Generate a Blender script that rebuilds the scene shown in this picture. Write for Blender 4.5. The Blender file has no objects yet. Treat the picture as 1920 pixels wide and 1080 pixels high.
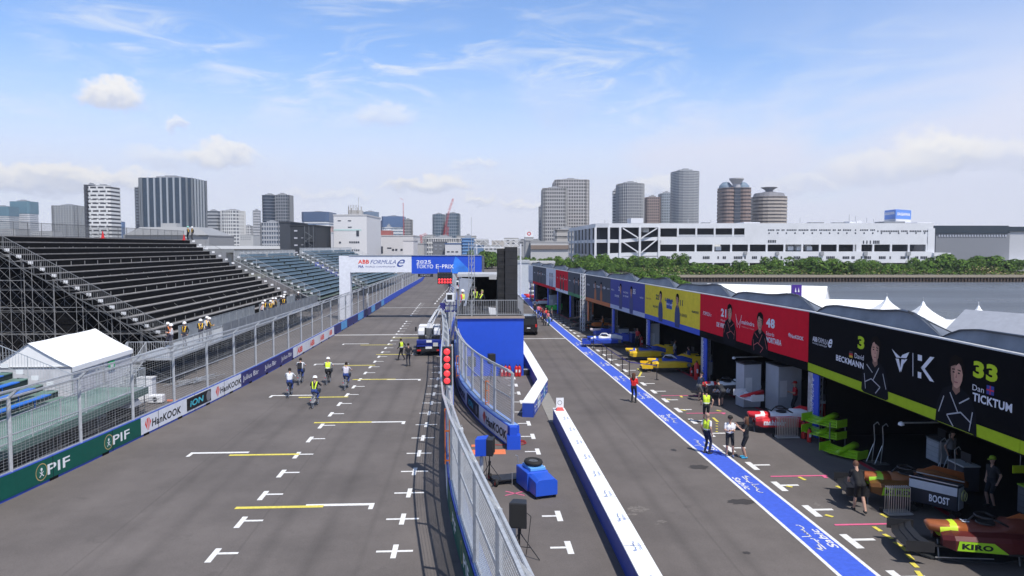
import bpy, bmesh, math, random
from mathutils import Vector, Matrix
import numpy as np
SC = bpy.context.scene
COL = SC.collection
R = math.radians
random.seed(7)
# ---------------------------------------------------------------- camera, world, sun, exposure
F = 1400.0                      # focal length in pixels of a 1920 wide frame
CAMZ = 9.0
PITCH = math.atan(78 / F)
YAW = math.atan(77 / (F * math.sqrt(1 + (78 / F) ** 2)))
CAM = Vector((0, 0, CAMZ))
FW = Vector((math.sin(YAW) * math.cos(PITCH), math.cos(YAW) * math.cos(PITCH), -math.sin(PITCH)))
RT = Vector((math.cos(YAW), -math.sin(YAW), 0))
UP = RT.cross(FW)
cd = bpy.data.cameras.new('camera'); cam = bpy.data.objects.new('camera', cd); COL.objects.link(cam)
cam.location = CAM
cam.matrix_world = Matrix.Translation(CAM) @ Matrix((RT, UP, -FW)).transposed().to_4x4()
cd.sensor_width = 36; cd.lens = 36 * F / 1920; cd.clip_end = 15000; cd.clip_start = 0.1
SC.camera = cam
SUNV = Vector((0.30, -0.55, 1.0)).normalized()
sl = bpy.data.lights.new('sun', 'SUN'); sun = bpy.data.objects.new('sun', sl); COL.objects.link(sun)
sl.energy = 4.9; sl.angle = R(0.55); sl.color = (1, 0.955, 0.89)
sun.rotation_euler = SUNV.to_track_quat('Z', 'Y').to_euler(); sun.location = (20, -30, 80)
SC.view_settings.view_transform = 'Standard'; SC.view_settings.look = 'None'
SC.view_settings.gamma = 1; SC.view_settings.exposure = 0.0
SC.cycles.max_bounces = 6; SC.cycles.transparent_max_bounces = 12
W = bpy.data.worlds.new('World'); SC.world = W; W.use_nodes = True
def ray(px, py): return ((px - 960) / F * RT + FW - (py - 540) / F * UP)
def build_world():
    nt = W.node_tree; nt.nodes.clear(); L = nt.links
    N = lambda t, **k: [nt.nodes.new(t), [setattr(nt.nodes[-1], a, b) for a, b in k.items()]][0]
    def M(op, a, b=None, c=None, cl=False):
        n = N('ShaderNodeMath', operation=op, use_clamp=cl)
        for i, v in enumerate((a, b, c)):
            if v is None: continue
            if isinstance(v, (int, float)): n.inputs[i].default_value = v
            else: L.new(v, n.inputs[i])
        return n.outputs[0]
    sky = N('ShaderNodeTexSky', sky_type='NISHITA', sun_disc=False)
    sky.sun_elevation = math.asin(SUNV.z); sky.sun_rotation = math.atan2(SUNV.x, SUNV.y)
    sky.air_density = 1.0; sky.dust_density = 0.6; sky.ozone_density = 2.2
    tc = N('ShaderNodeTexCoord'); sep = N('ShaderNodeSeparateXYZ'); L.new(tc.outputs['Generated'], sep.inputs[0])
    X, Y, Z = sep.outputs
    az = M('ARCTAN2', X, Y)                                       # bearing from the track axis
    def noise(scx, scz, det=6, rough=.55, dist=0, off=0):
        cb = N('ShaderNodeCombineXYZ'); L.new(M('MULTIPLY', az, scx), cb.inputs[0]); L.new(M('MULTIPLY', Z, scz), cb.inputs[1]); cb.inputs[2].default_value = off
        n = N('ShaderNodeTexNoise'); n.inputs['Scale'].default_value = 1; n.inputs['Detail'].default_value = det
        n.inputs['Roughness'].default_value = rough; n.inputs['Distortion'].default_value = dist
        L.new(cb.outputs[0], n.inputs['Vector']); return n.outputs[0]
    def ss(v, a, b, t0=0., t1=1.):
        n = N('ShaderNodeMapRange', interpolation_type='SMOOTHSTEP'); L.new(v, n.inputs[0])
        for i, q in enumerate((a, b, t0, t1)): n.inputs[i + 1].default_value = q
        return n.outputs[0]
    def mix(f, a, b):
        n = N('ShaderNodeMix', data_type='RGBA'); L.new(f, n.inputs[0])
        for i, v in ((6, a), (7, b)):
            if isinstance(v, tuple): n.inputs[i].default_value = (*v, 1)
            else: L.new(v, n.inputs[i])
        return n.outputs[2]
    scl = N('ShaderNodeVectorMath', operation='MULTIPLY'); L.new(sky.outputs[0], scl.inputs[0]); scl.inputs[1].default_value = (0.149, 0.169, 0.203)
    hi = N('ShaderNodeVectorMath', operation='SCALE'); L.new(scl.outputs[0], hi.inputs[0]); L.new(ss(Z, .34, .75, 1.0, .42), hi.inputs['Scale']); col = hi.outputs[0]  # upper sky, out of frame, dimmed to deepen the shadows
    # thin veil: whitening towards the horizon and on the right
    hz = ss(Z, .30, .0)
    n1 = noise(2.6, 7, 5, .5, .6, 3.1)
    right = ss(M('ADD', M('ADD', az, M('MULTIPLY', Z, -1.3)), M('MULTIPLY', M('SUBTRACT', n1, .5), 1.3)), -.2, .34)
    veil = M('MAXIMUM', M('MULTIPLY', ss(Z, .26, .04), M('ADD', .62, M('MULTIPLY', n1, .75))), M('MULTIPLY', right, ss(Z, .34, .12)), cl=True)
    col = mix(M('MULTIPLY', veil, .93, cl=True), col, (.83, .85, .99))
    # cirrus
    n2 = noise(7, 26, 9, .62, 1.6, 8.7); n3 = noise(2.3, 6, 3, .5, .3, 1.7)
    ci = M('MULTIPLY', M('MULTIPLY', ss(n2, .42, .74), ss(n3, .40, .64)), ss(az, .34, .12, .25, 1.))
    col = mix(M('MULTIPLY', M('MULTIPLY', ci, ss(Z, .06, .2)), 1.0, cl=True), col, (.84, .90, 1.0))
    # cumulus: heaps at given bearings
    w1 = noise(34, 40, 7, .6, 0, 5.5); w2 = noise(34, 40, 7, .6, 0, 9.5)
    for px, py, sx, sy, st in [(211, 178, 44, 24, .95), (70, 338, 125, 22, .9), (185, 334, 100, 16, .8), (415, 292, 60, 22, .8), (330, 232, 16, 12, .6), (330, 300, 70, 20, .4),
                               (805, 347, 82, 15, .85), (715, 218, 55, 24, .45), (1765, 285, 75, 34, .9), (1650, 315, 90, 26, .55), (1890, 290, 60, 24, .5), (895, 372, 30, 9, .6), (1235, 352, 60, 18, .6), (890, 312, 46, 8, .4), (985, 385, 55, 10, .55), (1500, 345, 70, 16, .35), (620, 365, 90, 12, .35), (1045, 185, 70, 50, .2)]:
        d = ray(px, py).normalized(); a0 = math.atan2(d.x, d.y)
        u = M('DIVIDE', M('ADD', M('SUBTRACT', az, a0), M('MULTIPLY', M('SUBTRACT', w1, .5), .05)), sx / F * 1.1)
        v = M('DIVIDE', M('ADD', M('SUBTRACT', Z, d.z), M('MULTIPLY', M('SUBTRACT', w2, .5), .05)), sy / F * 1.1)
        r2 = M('ADD', M('MULTIPLY', u, u), M('MULTIPLY', v, v))
        m = M('MULTIPLY', ss(r2, 1.35, .25), st)
        c = mix(ss(v, -.7, .5), (.66, .71, .85), (1.0, .985, .97))
        col = mix(m, col, c)
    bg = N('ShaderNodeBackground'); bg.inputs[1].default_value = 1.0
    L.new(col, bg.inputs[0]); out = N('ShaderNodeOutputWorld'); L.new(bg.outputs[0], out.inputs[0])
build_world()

# ---------------------------------------------------------------- helpers
def gp(px, py, z=0.0):
    d = ray(px, py); t = (z - CAMZ) / d.z; return CAM + d * t
def at(px, py, D):
    """point seen at a pixel, D metres along the (level) view axis"""
    d = ray(px, py); h = Vector((math.sin(YAW), math.cos(YAW), 0)); return CAM + d * (D / d.dot(h))
def onv(px, py, A, B):
    """point on the vertical plane through A and B"""
    n = Vector((B[1] - A[1], A[0] - B[0], 0)); d = ray(px, py); t = n.dot(Vector((A[0], A[1], 0)) - CAM) / n.dot(d); return CAM + d * t
def proj(p):
    v = Vector(p) - CAM; f = v.dot(FW); return 960 + F * v.dot(RT) / f, 540 - F * v.dot(UP) / f

def mat(name, col, rough=.7, metal=0., noise=0., nscale=3., bump=0., spec=.5, emit=0., coat=0., bscale=None):
    m = bpy.data.materials.new(name); m.use_nodes = True; nt = m.node_tree; b = nt.nodes['Principled BSDF']
    b.inputs['Base Color'].default_value = (*col, 1); b.inputs['Roughness'].default_value = rough
    b.inputs['Metallic'].default_value = metal; b.inputs['Specular IOR Level'].default_value = spec
    b.inputs['Coat Weight'].default_value = coat
    m.diffuse_color = (*col, 1)
    if emit: b.inputs['Emission Color'].default_value = (*col, 1); b.inputs['Emission Strength'].default_value = emit
    if noise or bump:
        tc = nt.nodes.new('ShaderNodeTexCoord'); n = nt.nodes.new('ShaderNodeTexNoise')
        n.inputs['Scale'].default_value = nscale; n.inputs['Detail'].default_value = 8; n.inputs['Roughness'].default_value = .62
        nt.links.new(tc.outputs['Object'], n.inputs['Vector'])
        if noise:
            mr = nt.nodes.new('ShaderNodeMapRange'); mr.inputs[1].default_value = .3; mr.inputs[2].default_value = .7
            mr.inputs[3].default_value = 1 - noise; mr.inputs[4].default_value = 1 + noise
            mx = nt.nodes.new('ShaderNodeVectorMath'); mx.operation = 'SCALE'; mx.inputs[0].default_value = col
            nt.links.new(n.outputs[0], mr.inputs[0]); nt.links.new(mr.outputs[0], mx.inputs['Scale']); nt.links.new(mx.outputs[0], b.inputs['Base Color'])
        if bump:
            n2 = nt.nodes.new('ShaderNodeTexNoise'); n2.inputs['Scale'].default_value = bscale or nscale * 6; n2.inputs['Detail'].default_value = 4
            nt.links.new(tc.outputs['Object'], n2.inputs['Vector'])
            bp = nt.nodes.new('ShaderNodeBump'); bp.inputs['Strength'].default_value = bump; bp.inputs['Distance'].default_value = .03
            nt.links.new(n2.outputs[0], bp.inputs['Height']); nt.links.new(bp.outputs[0], b.inputs['Normal'])
    return m
_mc = {}
def C(r, g, b, rough=.6, metal=0, noise=.08, **k):
    k.setdefault('spec', .3)
    """plain paint / cloth material, cached by its values"""
    key = (r, g, b, rough, metal, noise, tuple(k.items()))
    if key not in _mc: _mc[key] = mat('paint', (r, g, b), rough, metal, noise, **k)
    return _mc[key]

class MB:
    def __init__(s): s.v = []; s.f = []; s.m = []
    def poly(s, pts, mi=0): b = len(s.v); s.v += [tuple(p) for p in pts]; s.f.append(tuple(range(b, b + len(pts)))); s.m.append(mi); return s
    def box(s, x0, y0, z0, x1, y1, z1, mi=0):
        b = len(s.v); s.v += [(x0, y0, z0), (x1, y0, z0), (x1, y1, z0), (x0, y1, z0), (x0, y0, z1), (x1, y0, z1), (x1, y1, z1), (x0, y1, z1)]
        for q in ((0, 3, 2, 1), (4, 5, 6, 7), (0, 1, 5, 4), (1, 2, 6, 5), (2, 3, 7, 6), (3, 0, 4, 7)): s.f.append(tuple(b + i for i in q)); s.m.append(mi)
        return s
    def hexa(s, P, mi=0):
        """8 points: bottom ring then top ring"""
        b = len(s.v); s.v += [tuple(p) for p in P]
        for q in ((0, 3, 2, 1), (4, 5, 6, 7), (0, 1, 5, 4), (1, 2, 6, 5), (2, 3, 7, 6), (3, 0, 4, 7)): s.f.append(tuple(b + i for i in q)); s.m.append(mi)
        return s
    def tube(s, p, q, r, r2=None, n=4, mi=0, cap=True):
        p = Vector(p); q = Vector(q); d = (q - p)
        if d.length < 1e-6: return s
        d.normalize(); a = d.orthogonal().normalized() if abs(d.z) > .99 else Vector((0, 0, 1)).cross(d).normalized(); c = d.cross(a)
        r2 = r if r2 is None else r2; b = len(s.v); ph = math.pi / n
        for (o, rr) in ((p, r), (q, r2)):
            for i in range(n): t = 2 * math.pi * i / n + ph; s.v.append(tuple(o + a * (rr * math.cos(t)) + c * (rr * math.sin(t))))
        for i in range(n): j = (i + 1) % n; s.f.append((b + i, b + j, b + n + j, b + n + i)); s.m.append(mi)
        if cap: s.f.append(tuple(b + n - 1 - i for i in range(n))); s.m.append(mi); s.f.append(tuple(b + n + i for i in range(n))); s.m.append(mi)
        return s
    def path(s, pts, r, n=4, mi=0):
        for a, b in zip(pts, pts[1:]): s.tube(a, b, r, n=n, mi=mi)
        return s
    def loft(s, rings, mi=0, cap=True, close=True):
        n = len(rings[0]); b = len(s.v)
        for rg in rings: s.v += [tuple(p) for p in rg]
        for k in range(len(rings) - 1):
            for i in range(n if close else n - 1):
                j = (i + 1) % n; s.f.append((b + k * n + i, b + k * n + j, b + (k + 1) * n + j, b + (k + 1) * n + i)); s.m.append(mi)
        if cap: s.f.append(tuple(b + n - 1 - i for i in range(n))); s.m.append(mi); s.f.append(tuple(b + (len(rings) - 1) * n + i for i in range(n))); s.m.append(mi)
        return s
    def lathe(s, prof, c=(0, 0, 0), n=16, mi=0, axis='Z'):
        rg = []
        for r, h in prof:
            ring = []
            for i in range(n):
                t = 2 * math.pi * i / n; a, b = r * math.cos(t), r * math.sin(t)
                p = (a, b, h) if axis == 'Z' else ((h, a, b) if axis == 'X' else (b, h, a)); ring.append((p[0] + c[0], p[1] + c[1], p[2] + c[2]))
            rg.append(ring)
        return s.loft(rg, mi)
    def torus(s, c, Rr, r, n=20, k=6, mi=0, axis='X', a0=0, a1=2 * math.pi):
        full = abs(a1 - a0 - 2 * math.pi) < 1e-6; rg = []
        for i in range(n + (0 if full else 1)):
            t = a0 + (a1 - a0) * i / n; ring = []
            for j in range(k):
                u = 2 * math.pi * j / k; rr = Rr + r * math.cos(u); h = r * math.sin(u); a, b = rr * math.cos(t), rr * math.sin(t)
                p = (a, b, h) if axis == 'Z' else ((h, a, b) if axis == 'X' else (b, h, a)); ring.append((p[0] + c[0], p[1] + c[1], p[2] + c[2]))
            rg.append(ring)
        if full: rg.append(rg[0])
        return s.loft(rg, mi, cap=not full)
    def each(s, name, mats, parent=None, **k):
        """every connected piece becomes an object of its own"""
        par = list(range(len(s.v)))
        def fd(i):
            while par[i] != i: par[i] = par[par[i]]; i = par[i]
            return i
        for f in s.f:
            for q in f[1:]: par[fd(q)] = fd(f[0])
        gr = {}
        for f in s.f: gr.setdefault(fd(f[0]), []).append(f)
        for fs in gr.values():
            m = MB(); ids = {}
            for f in fs:
                for q in f:
                    if q not in ids: ids[q] = len(m.v); m.v.append(s.v[q])
                m.f.append(tuple(ids[q] for q in f)); m.m.append(0)
            o = m.build(name, mats, parent, **k)
        return o
    def build(s, name, mats, parent=None, smooth=False, off=None, label=None, bevel=0):
        me = bpy.data.meshes.new(name); v = s.v
        if off is not None: v = [(p[0] - off[0], p[1] - off[1], p[2] - off[2]) for p in v]
        me.from_pydata(v, [], s.f); mats = mats if isinstance(mats, (list, tuple)) else [mats]
        for m in mats: me.materials.append(m)
        if len(mats) > 1: me.polygons.foreach_set('material_index', s.m)
        if smooth: me.polygons.foreach_set('use_smooth', [True] * len(me.polygons))
        me.update(); o = bpy.data.objects.new(name, me); COL.objects.link(o)
        if parent: o.parent = parent
        if label: o['label'] = label
        if bevel:
            bm = o.modifiers.new('b', 'BEVEL'); bm.width = bevel; bm.segments = 2; bm.limit_method = 'ANGLE'
        return o
def thing(name, label, cat, loc=(0, 0, 0), rz=0., group=None):
    o = bpy.data.objects.new(name, None); COL.objects.link(o); o.location = loc; o.rotation_euler = (0, 0, rz); o.empty_display_size = .3
    o['label'] = label; o['category'] = cat
    if group: o['group'] = group
    return o
def tag(o, label, cat, group=None):
    o['label'] = label; o['category'] = cat
    if group: o['group'] = group
    return o
def struct(o, kind='structure'): o['kind'] = kind; return o
def kids(o): return [c for c in COL.objects if c.parent == o]
def copy_tree(o, parent=None):
    c = o.copy(); COL.objects.link(c); c.parent = parent
    for ch in list(o.children): copy_tree(ch, c)
    return c
# --- lettering
_tc = {}
def text_polys(s, bold=0., shear=0.):
    key = (s, bold, shear)
    if key not in _tc:
        cu = bpy.data.curves.new('t', 'FONT'); cu.body = s; cu.size = 1; cu.offset = bold; cu.shear = shear; cu.resolution_u = 3; cu.space_character = 1 + bold * 2
        ob = bpy.data.objects.new('t', cu); COL.objects.link(ob); bpy.context.view_layer.update()
        me = bpy.data.meshes.new_from_object(ob.evaluated_get(bpy.context.evaluated_depsgraph_get()))
        vs = [(v.co.x, v.co.y) for v in me.vertices]; fs = [tuple(p.vertices) for p in me.polygons]
        bpy.data.objects.remove(ob); bpy.data.curves.remove(cu); bpy.data.meshes.remove(me)
        xs = [a for a, b in vs]; ys = [b for a, b in vs]; x0, x1, y0, y1 = min(xs), max(xs), min(ys), max(ys)
        if not any(ch in s for ch in 'gjpqy,ç'): pass
        _tc[key] = ([((a - x0) / (x1 - x0), (b - y0) / (y1 - y0)) for a, b in vs], fs, (x1 - x0) / (y1 - y0))
    return _tc[key]
def add_text(mb, s, O, X, Yv, w, h, bold=.02, shear=0., mi=0):
    """text filling w x h metres from origin O (lower left) along unit vectors X, Yv"""
    vs, fs, asp = text_polys(s, bold, shear)
    if w is None: w = h * asp
    b = len(mb.v); O = Vector(O); X = Vector(X); Yv = Vector(Yv)
    mb.v += [tuple(O + X * (a * w) + Yv * (c * h)) for a, c in vs]
    for f in fs: mb.f.append(tuple(b + i for i in f)); mb.m.append(mi)
    return w
# --- polylines on the ground
def plen(P): return sum((Vector(b) - Vector(a)).length for a, b in zip(P, P[1:]))
def pat(P, s):
    """point and unit tangent at distance s"""
    for i, (a, b) in enumerate(zip(P, P[1:])):
        a = Vector((a[0], a[1], 0)); b = Vector((b[0], b[1], 0)); l = (b - a).length
        if s <= l or i == len(P) - 2: t = (b - a) / l; return a + t * s, t
        s -= l
def offp(P, d):
    """offset a polyline to its right by d"""
    out = []
    for i, p in enumerate(P):
        a = Vector(P[max(i - 1, 0)]).to_2d(); b = Vector(P[min(i + 1, len(P) - 1)]).to_2d(); t = (b - a).normalized(); out.append(Vector((p[0] + t.y * d, p[1] - t.x * d, 0)))
    return out
def smooth_path(P, step=4.0, it=6):
    n = max(2, int(plen(P) / step)); Q = [pat(P, plen(P) * i / n)[0] for i in range(n + 1)]
    for _ in range(it): Q = [Q[0]] + [(Q[i - 1] + Q[i] * 2 + Q[i + 1]) / 4 for i in range(1, len(Q) - 1)] + [Q[-1]]
    return Q
def s_at(P, px, z=0.):
    """distance along P whose point (at height z) is seen in column px"""
    best = (1e9, 0); n = 900; T = plen(P)
    for i in range(n + 1):
        p = pat(P, T * i / n)[0]; p.z = z
        if (p - CAM).dot(FW) < 1: continue
        d = abs(proj(p)[0] - px)
        if d < best[0]: best = (d, T * i / n)
    return best[1]
def strip(mb, P, s0, s1, z0, z1, off=0., mi=0, step=.7):
    """vertical band along P"""
    n = max(1, int((s1 - s0) / step)); 
    for i in range(n):
        a, ta = pat(P, s0 + (s1 - s0) * i / n + 1e-4); b, tb = pat(P, s0 + (s1 - s0) * (i + 1) / n - 1e-4)
        a = a + Vector((ta.y, -ta.x, 0)) * off; b = b + Vector((tb.y, -tb.x, 0)) * off
        mb.poly([(a.x, a.y, z0), (b.x, b.y, z0), (b.x, b.y, z1), (a.x, a.y, z1)], mi)
def flat(mb, P, s0, s1, o0, o1, z, mi=0, step=4.):
    n = max(1, int((s1 - s0) / step)); pr = []
    for i in range(n + 1):
        a, t = pat(P, s0 + (s1 - s0) * i / n); nr = Vector((t.y, -t.x, 0)); pr.append((a + nr * o0, a + nr * o1))
    for (a, b), (c, d) in zip(pr, pr[1:]): mb.poly([(a.x, a.y, z), (b.x, b.y, z), (d.x, d.y, z), (c.x, c.y, z)], mi)
def wall_solid(mb, P, o0, o1, z0, z1, mi=0):
    """solid wall following P between lateral offsets"""
    A = offp(P, o0); B = offp(P, o1); rg = [[(a.x, a.y, z0), (b.x, b.y, z0), (b.x, b.y, z1), (a.x, a.y, z1)] for a, b in zip(A, B)]
    return mb.loft(rg, mi)
# --- common materials
M_ = {}
M_['steel'] = mat('galvanised_steel', (.52, .54, .56), .45, .4, .15, 6)
M_['wire'] = mat('galvanised_wire', (.30, .31, .32), .5, .4, .15, 6)
M_['steel_dk'] = mat('dull_steel', (.16, .165, .17), .5, .5, .2, 5)
M_['alu'] = mat('aluminium', (.55, .56, .57), .35, .7, .1, 8)
M_['white'] = mat('white_paint', (.74, .75, .77), .55, 0, .06, 2)
M_['whitefab'] = mat('white_pvc_cloth', (.85, .86, .87), .6, 0, .04, 1.5)
M_['black'] = mat('black_cloth', (.008, .008, .009), .95, 0, .2, 3, spec=.1)
M_['blackp'] = mat('black_plastic', (.018, .018, .02), .45, 0, .15, 6)
M_['blue'] = mat('royal_blue_vinyl', (.012, .075, .56), .5, 0, .05, 2)
M_['blued'] = mat('deep_blue_paint', (.02, .06, .36), .5, 0, .12, 2)
M_['navy'] = mat('navy_vinyl', (.03, .03, .16), .5, 0, .06, 2)
M_['red'] = mat('red_paint', (.55, .02, .02), .4, 0, .08, 3)
M_['redv'] = mat('red_vinyl', (.72, .010, .03), .8, 0, .05, 3, spec=.1)
M_['glass'] = mat('dark_glass', (.02, .025, .03), .08, 0, 0, spec=.8)
M_['rubber'] = mat('tyre_rubber', (.015, .015, .015), .8, 0, .2, 10)
M_['yellow'] = mat('yellow_paint', (.70, .60, .10), .6, 0, .2, 9)
M_['linew'] = mat('road_paint_white', (.74, .74, .73), .6, 0, .16, 9)
M_['pink'] = mat('pink_tape', (.72, .13, .27), .6, 0, .12, 9)
M_['redlamp'] = mat('lit_red_lamp', (1, .05, .06), .4, emit=.55)
# ================================================================ GROUND, WATER, ROAD
def asphalt():
    m = bpy.data.materials.new('asphalt'); m.use_nodes = True; nt = m.node_tree; L = nt.links; b = nt.nodes['Principled BSDF']
    b.inputs['Roughness'].default_value = .82; b.inputs['Specular IOR Level'].default_value = .35
    tc = nt.nodes.new('ShaderNodeTexCoord')
    def nz(scale, det, rough, sx=1, sy=1):
        mp = nt.nodes.new('ShaderNodeMapping'); mp.inputs['Scale'].default_value = (sx, sy, 1); L.new(tc.outputs['Object'], mp.inputs[0])
        n = nt.nodes.new('ShaderNodeTexNoise'); n.inputs['Scale'].default_value = scale; n.inputs['Detail'].default_value = det; n.inputs['Roughness'].default_value = rough
        L.new(mp.outputs[0], n.inputs['Vector']); return n.outputs[0]
    def mr(v, a, b_, c, d):
        n = nt.nodes.new('ShaderNodeMapRange'); L.new(v, n.inputs[0])
        for i, q in enumerate((a, b_, c, d)): n.inputs[i + 1].default_value = q
        return n.outputs[0]
    def mul(a, b_):
        n = nt.nodes.new('ShaderNodeMath'); n.operation = 'MULTIPLY'; L.new(a, n.inputs[0]); L.new(b_, n.inputs[1]); return n.outputs[0]
    v = mul(mr(nz(.16, 5, .55), .34, .66, .85, 1.1), mr(nz(1.1, 6, .65, 1, .35), .3, .7, .94, 1.06))      # broad patches and streaks along the track
    v = mul(v, mr(nz(22, 4, .7), .3, .7, .86, 1.14)); v = mul(v, mr(nz(90, 2, .8), .35, .65, .9, 1.1))
    v = mul(v, mr(nz(.75, 4, .6), .64, .74, 1, .80))                                                    # dark stains
    v = mul(v, mr(nz(.5, 9, .8, 1, .6), .68, .78, 1, 1.25))                                             # pale scuffs
    sep = nt.nodes.new('ShaderNodeSeparateXYZ'); L.new(tc.outputs['Object'], sep.inputs[0])
    def seam(x, w):                                                                                     # paving joints
        s = nt.nodes.new('ShaderNodeMath'); s.operation = 'SUBTRACT'; L.new(sep.outputs[0], s.inputs[0]); s.inputs[1].default_value = x
        a = nt.nodes.new('ShaderNodeMath'); a.operation = 'ABSOLUTE'; L.new(s.outputs[0], a.inputs[0]); return mr(a.outputs[0], w * .5, w, .88, 1)
    for x in (-11.2, -6.9, 7.4): v = mul(v, seam(x, .05))
    def lane(x, w, k):
        s = nt.nodes.new('ShaderNodeMath'); s.operation = 'SUBTRACT'; L.new(sep.outputs[0], s.inputs[0]); s.inputs[1].default_value = x
        a = nt.nodes.new('ShaderNodeMath'); a.operation = 'ABSOLUTE'; L.new(s.outputs[0], a.inputs[0]); n_ = nt.nodes.new('ShaderNodeMath'); n_.operation = 'MULTIPLY_ADD'; L.new(nz(.8, 5, .7, 1, .12), n_.inputs[0]); n_.inputs[1].default_value = w * 1.6; L.new(a.outputs[0], n_.inputs[2]); return mr(n_.outputs[0], w * .6, w * 2.0, k, 1)
    for x, w_, k_ in ((-4.6, .3, .80), (-6.1, .28, .82), (-9.4, .3, .84), (-10.8, .25, .86), (6.4, .25, .82), (7.9, .25, .83), (-3.2, .12, .86), (5.6, .5, .95), (13.2, .6, .93), (1.5, .5, .93)): v = mul(v, lane(x, w_, k_))
    v = mul(v, mr(nz(.35, 7, .72), .42, .60, 1.05, .93)); v = mul(v, mr(nz(5.5, 5, .75, 1, .5), .60, .74, 1, .82))
    sc = nt.nodes.new('ShaderNodeVectorMath'); sc.operation = 'SCALE'; sc.inputs[0].default_value = (.134, .119, .112); L.new(v, sc.inputs['Scale']); L.new(sc.outputs[0], b.inputs['Base Color'])
    bp = nt.nodes.new('ShaderNodeBump'); bp.inputs['Strength'].default_value = .25; bp.inputs['Distance'].default_value = .01; L.new(nz(60, 3, .7), bp.inputs['Height']); L.new(bp.outputs[0], b.inputs['Normal'])
    return m
M_['asphalt'] = asphalt()
RIVX = 50.0
qa = at(1196, 518, 232); qb = at(2700, 518, 232); qa.z = qb.z = 0
g = MB()
g.poly([(-6000, -300, 0), (RIVX, -300, 0), (qa.x, qa.y, 0), (qa.x, 9000, 0), (-6000, 9000, 0)])
g.poly([(qa.x, qa.y, 0), (qb.x + (qb.x - qa.x) * 14, qb.y + (qb.y - qa.y) * 14, 0), (9000, 9000, 0), (qa.x, 9000, 0)])
struct(g.build('ground', mat('dry_ground', (.15, .15, .12), .9, 0, .3, .05)))
def water():
    m = mat('river_water', (.105, .113, .125), .25, 0, 0, spec=.5); nt = m.node_tree; b = nt.nodes['Principled BSDF']; L = nt.links
    tc = nt.nodes.new('ShaderNodeTexCoord'); mp = nt.nodes.new('ShaderNodeMapping'); mp.inputs['Scale'].default_value = (.5, 1.6, 1); L.new(tc.outputs['Object'], mp.inputs[0])
    n = nt.nodes.new('ShaderNodeTexNoise'); n.inputs['Scale'].default_value = .5; n.inputs['Detail'].default_value = 7; n.inputs['Roughness'].default_value = .7; L.new(mp.outputs[0], n.inputs['Vector'])
    bp = nt.nodes.new('ShaderNodeBump'); bp.inputs['Strength'].default_value = .85; bp.inputs['Distance'].default_value = .6; L.new(n.outputs[0], bp.inputs['Height']); L.new(bp.outputs[0], b.inputs['Normal'])
    n2 = nt.nodes.new('ShaderNodeTexNoise'); n2.inputs['Scale'].default_value = .02; n2.inputs['Detail'].default_value = 4; L.new(mp.outputs[0], n2.inputs['Vector'])
    mr = nt.nodes.new('ShaderNodeMapRange'); mr.inputs[1].default_value = .35; mr.inputs[2].default_value = .65; mr.inputs[3].default_value = .22; mr.inputs[4].default_value = .5; L.new(n2.outputs[0], mr.inputs[0]); L.new(mr.outputs[0], b.inputs['Roughness'])
    return m
w = MB(); w.poly([(RIVX - 1, -300, -2), (4000, -300, -2), (4000, qb.y + 400, -2), (qa.x - 3, qa.y + 12, -2)])
struct(w.build('water', water()))
q = MB(); q.poly([(RIVX, -300, -3), (qa.x, qa.y, -3), (qa.x, qa.y, 0), (RIVX, -300, 0)])
struct(q.build('near_quay_wall', C(.22, .21, .2, .9)))
# far quay: sheet piling with a concrete cap
qd = (qb - qa).normalized(); qn = Vector((qd.y, -qd.x, 0)); LQ = (qb - qa).length
m = MB(); n = int(LQ / 1.0)
prof = []
for i in range(n):
    s = i * 1.0
    for ds, o in ((0, .1), (.45, .1), (.5, .55), (.95, .55)): p = qa + qd * (s + ds) + qn * o; prof.append(p)
for a, b in zip(prof, prof[1:]): m.poly([(a.x, a.y, -3), (b.x, b.y, -3), (b.x, b.y, -.5), (a.x, a.y, -.5)])
t = thing('quay_wall', 'long brown sheet-pile quay wall with pale cap across the river', 'wall', qa)
m.build('sheet_piling', mat('rusty_piling', (.085, .06, .045), .85, .2, .35, .6), t, off=qa)
m = MB(); e = qa + qd * LQ
m.hexa([(qa.x + qn.x * .8, qa.y + qn.y * .8, -.6), (e.x + qn.x * .8, e.y + qn.y * .8, -.6), (e.x - qn.x * .6, e.y - qn.y * .6, -.6), (qa.x - qn.x * .6, qa.y - qn.y * .6, -.6)] + [(p[0], p[1], .12) for p in ((qa.x + qn.x * .8, qa.y + qn.y * .8), (e.x + qn.x * .8, e.y + qn.y * .8), (e.x - qn.x * .6, e.y - qn.y * .6), (qa.x - qn.x * .6, qa.y - qn.y * .6))])
m.build('cap', C(.30, .26, .2, .9), t, off=qa)
rd = MB(); rd.poly([(-60, -10, .004), (RIVX - 1.5, -10, .004), (RIVX - 1.5, 330, .004), (-60, 330, .004)])
struct(rd.build('road', M_['asphalt']))

def arabic(mb, O, X, Yv, w, h, r=.06):
    """joined cursive word of four letters, as strokes"""
    O = Vector(O); X = Vector(X); Yv = Vector(Yv); N = X.cross(Yv)
    for L in ([(0, .62), (.10, .95), (.04, .5), (.22, .42), (.24, .18), (.05, .18)], [(.24, .18), (.44, .18), (.45, .42)], [(.53, .18), (.53, .98)], [(.53, .18), (.60, .18), (.61, .38), (.62, .18), (.69, .18), (.70, .38), (.71, .18), (.79, .18), (.80, .4), (.84, -.02), (.92, -.12), (1, .1), (1, .3)], [(.35, -.02), (.38, -.02)]):
        for (a, b), (c, d) in zip(L, L[1:]):
            p = O + X * (a * w) + Yv * (b * h); q = O + X * (c * w) + Yv * (d * h); t = (q - p).normalized(); n = N.cross(t) * (r * h); t = t * (r * h * .6)
            mb.poly([p - t - n, q + t - n, q + t + n, p - t + n])
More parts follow.
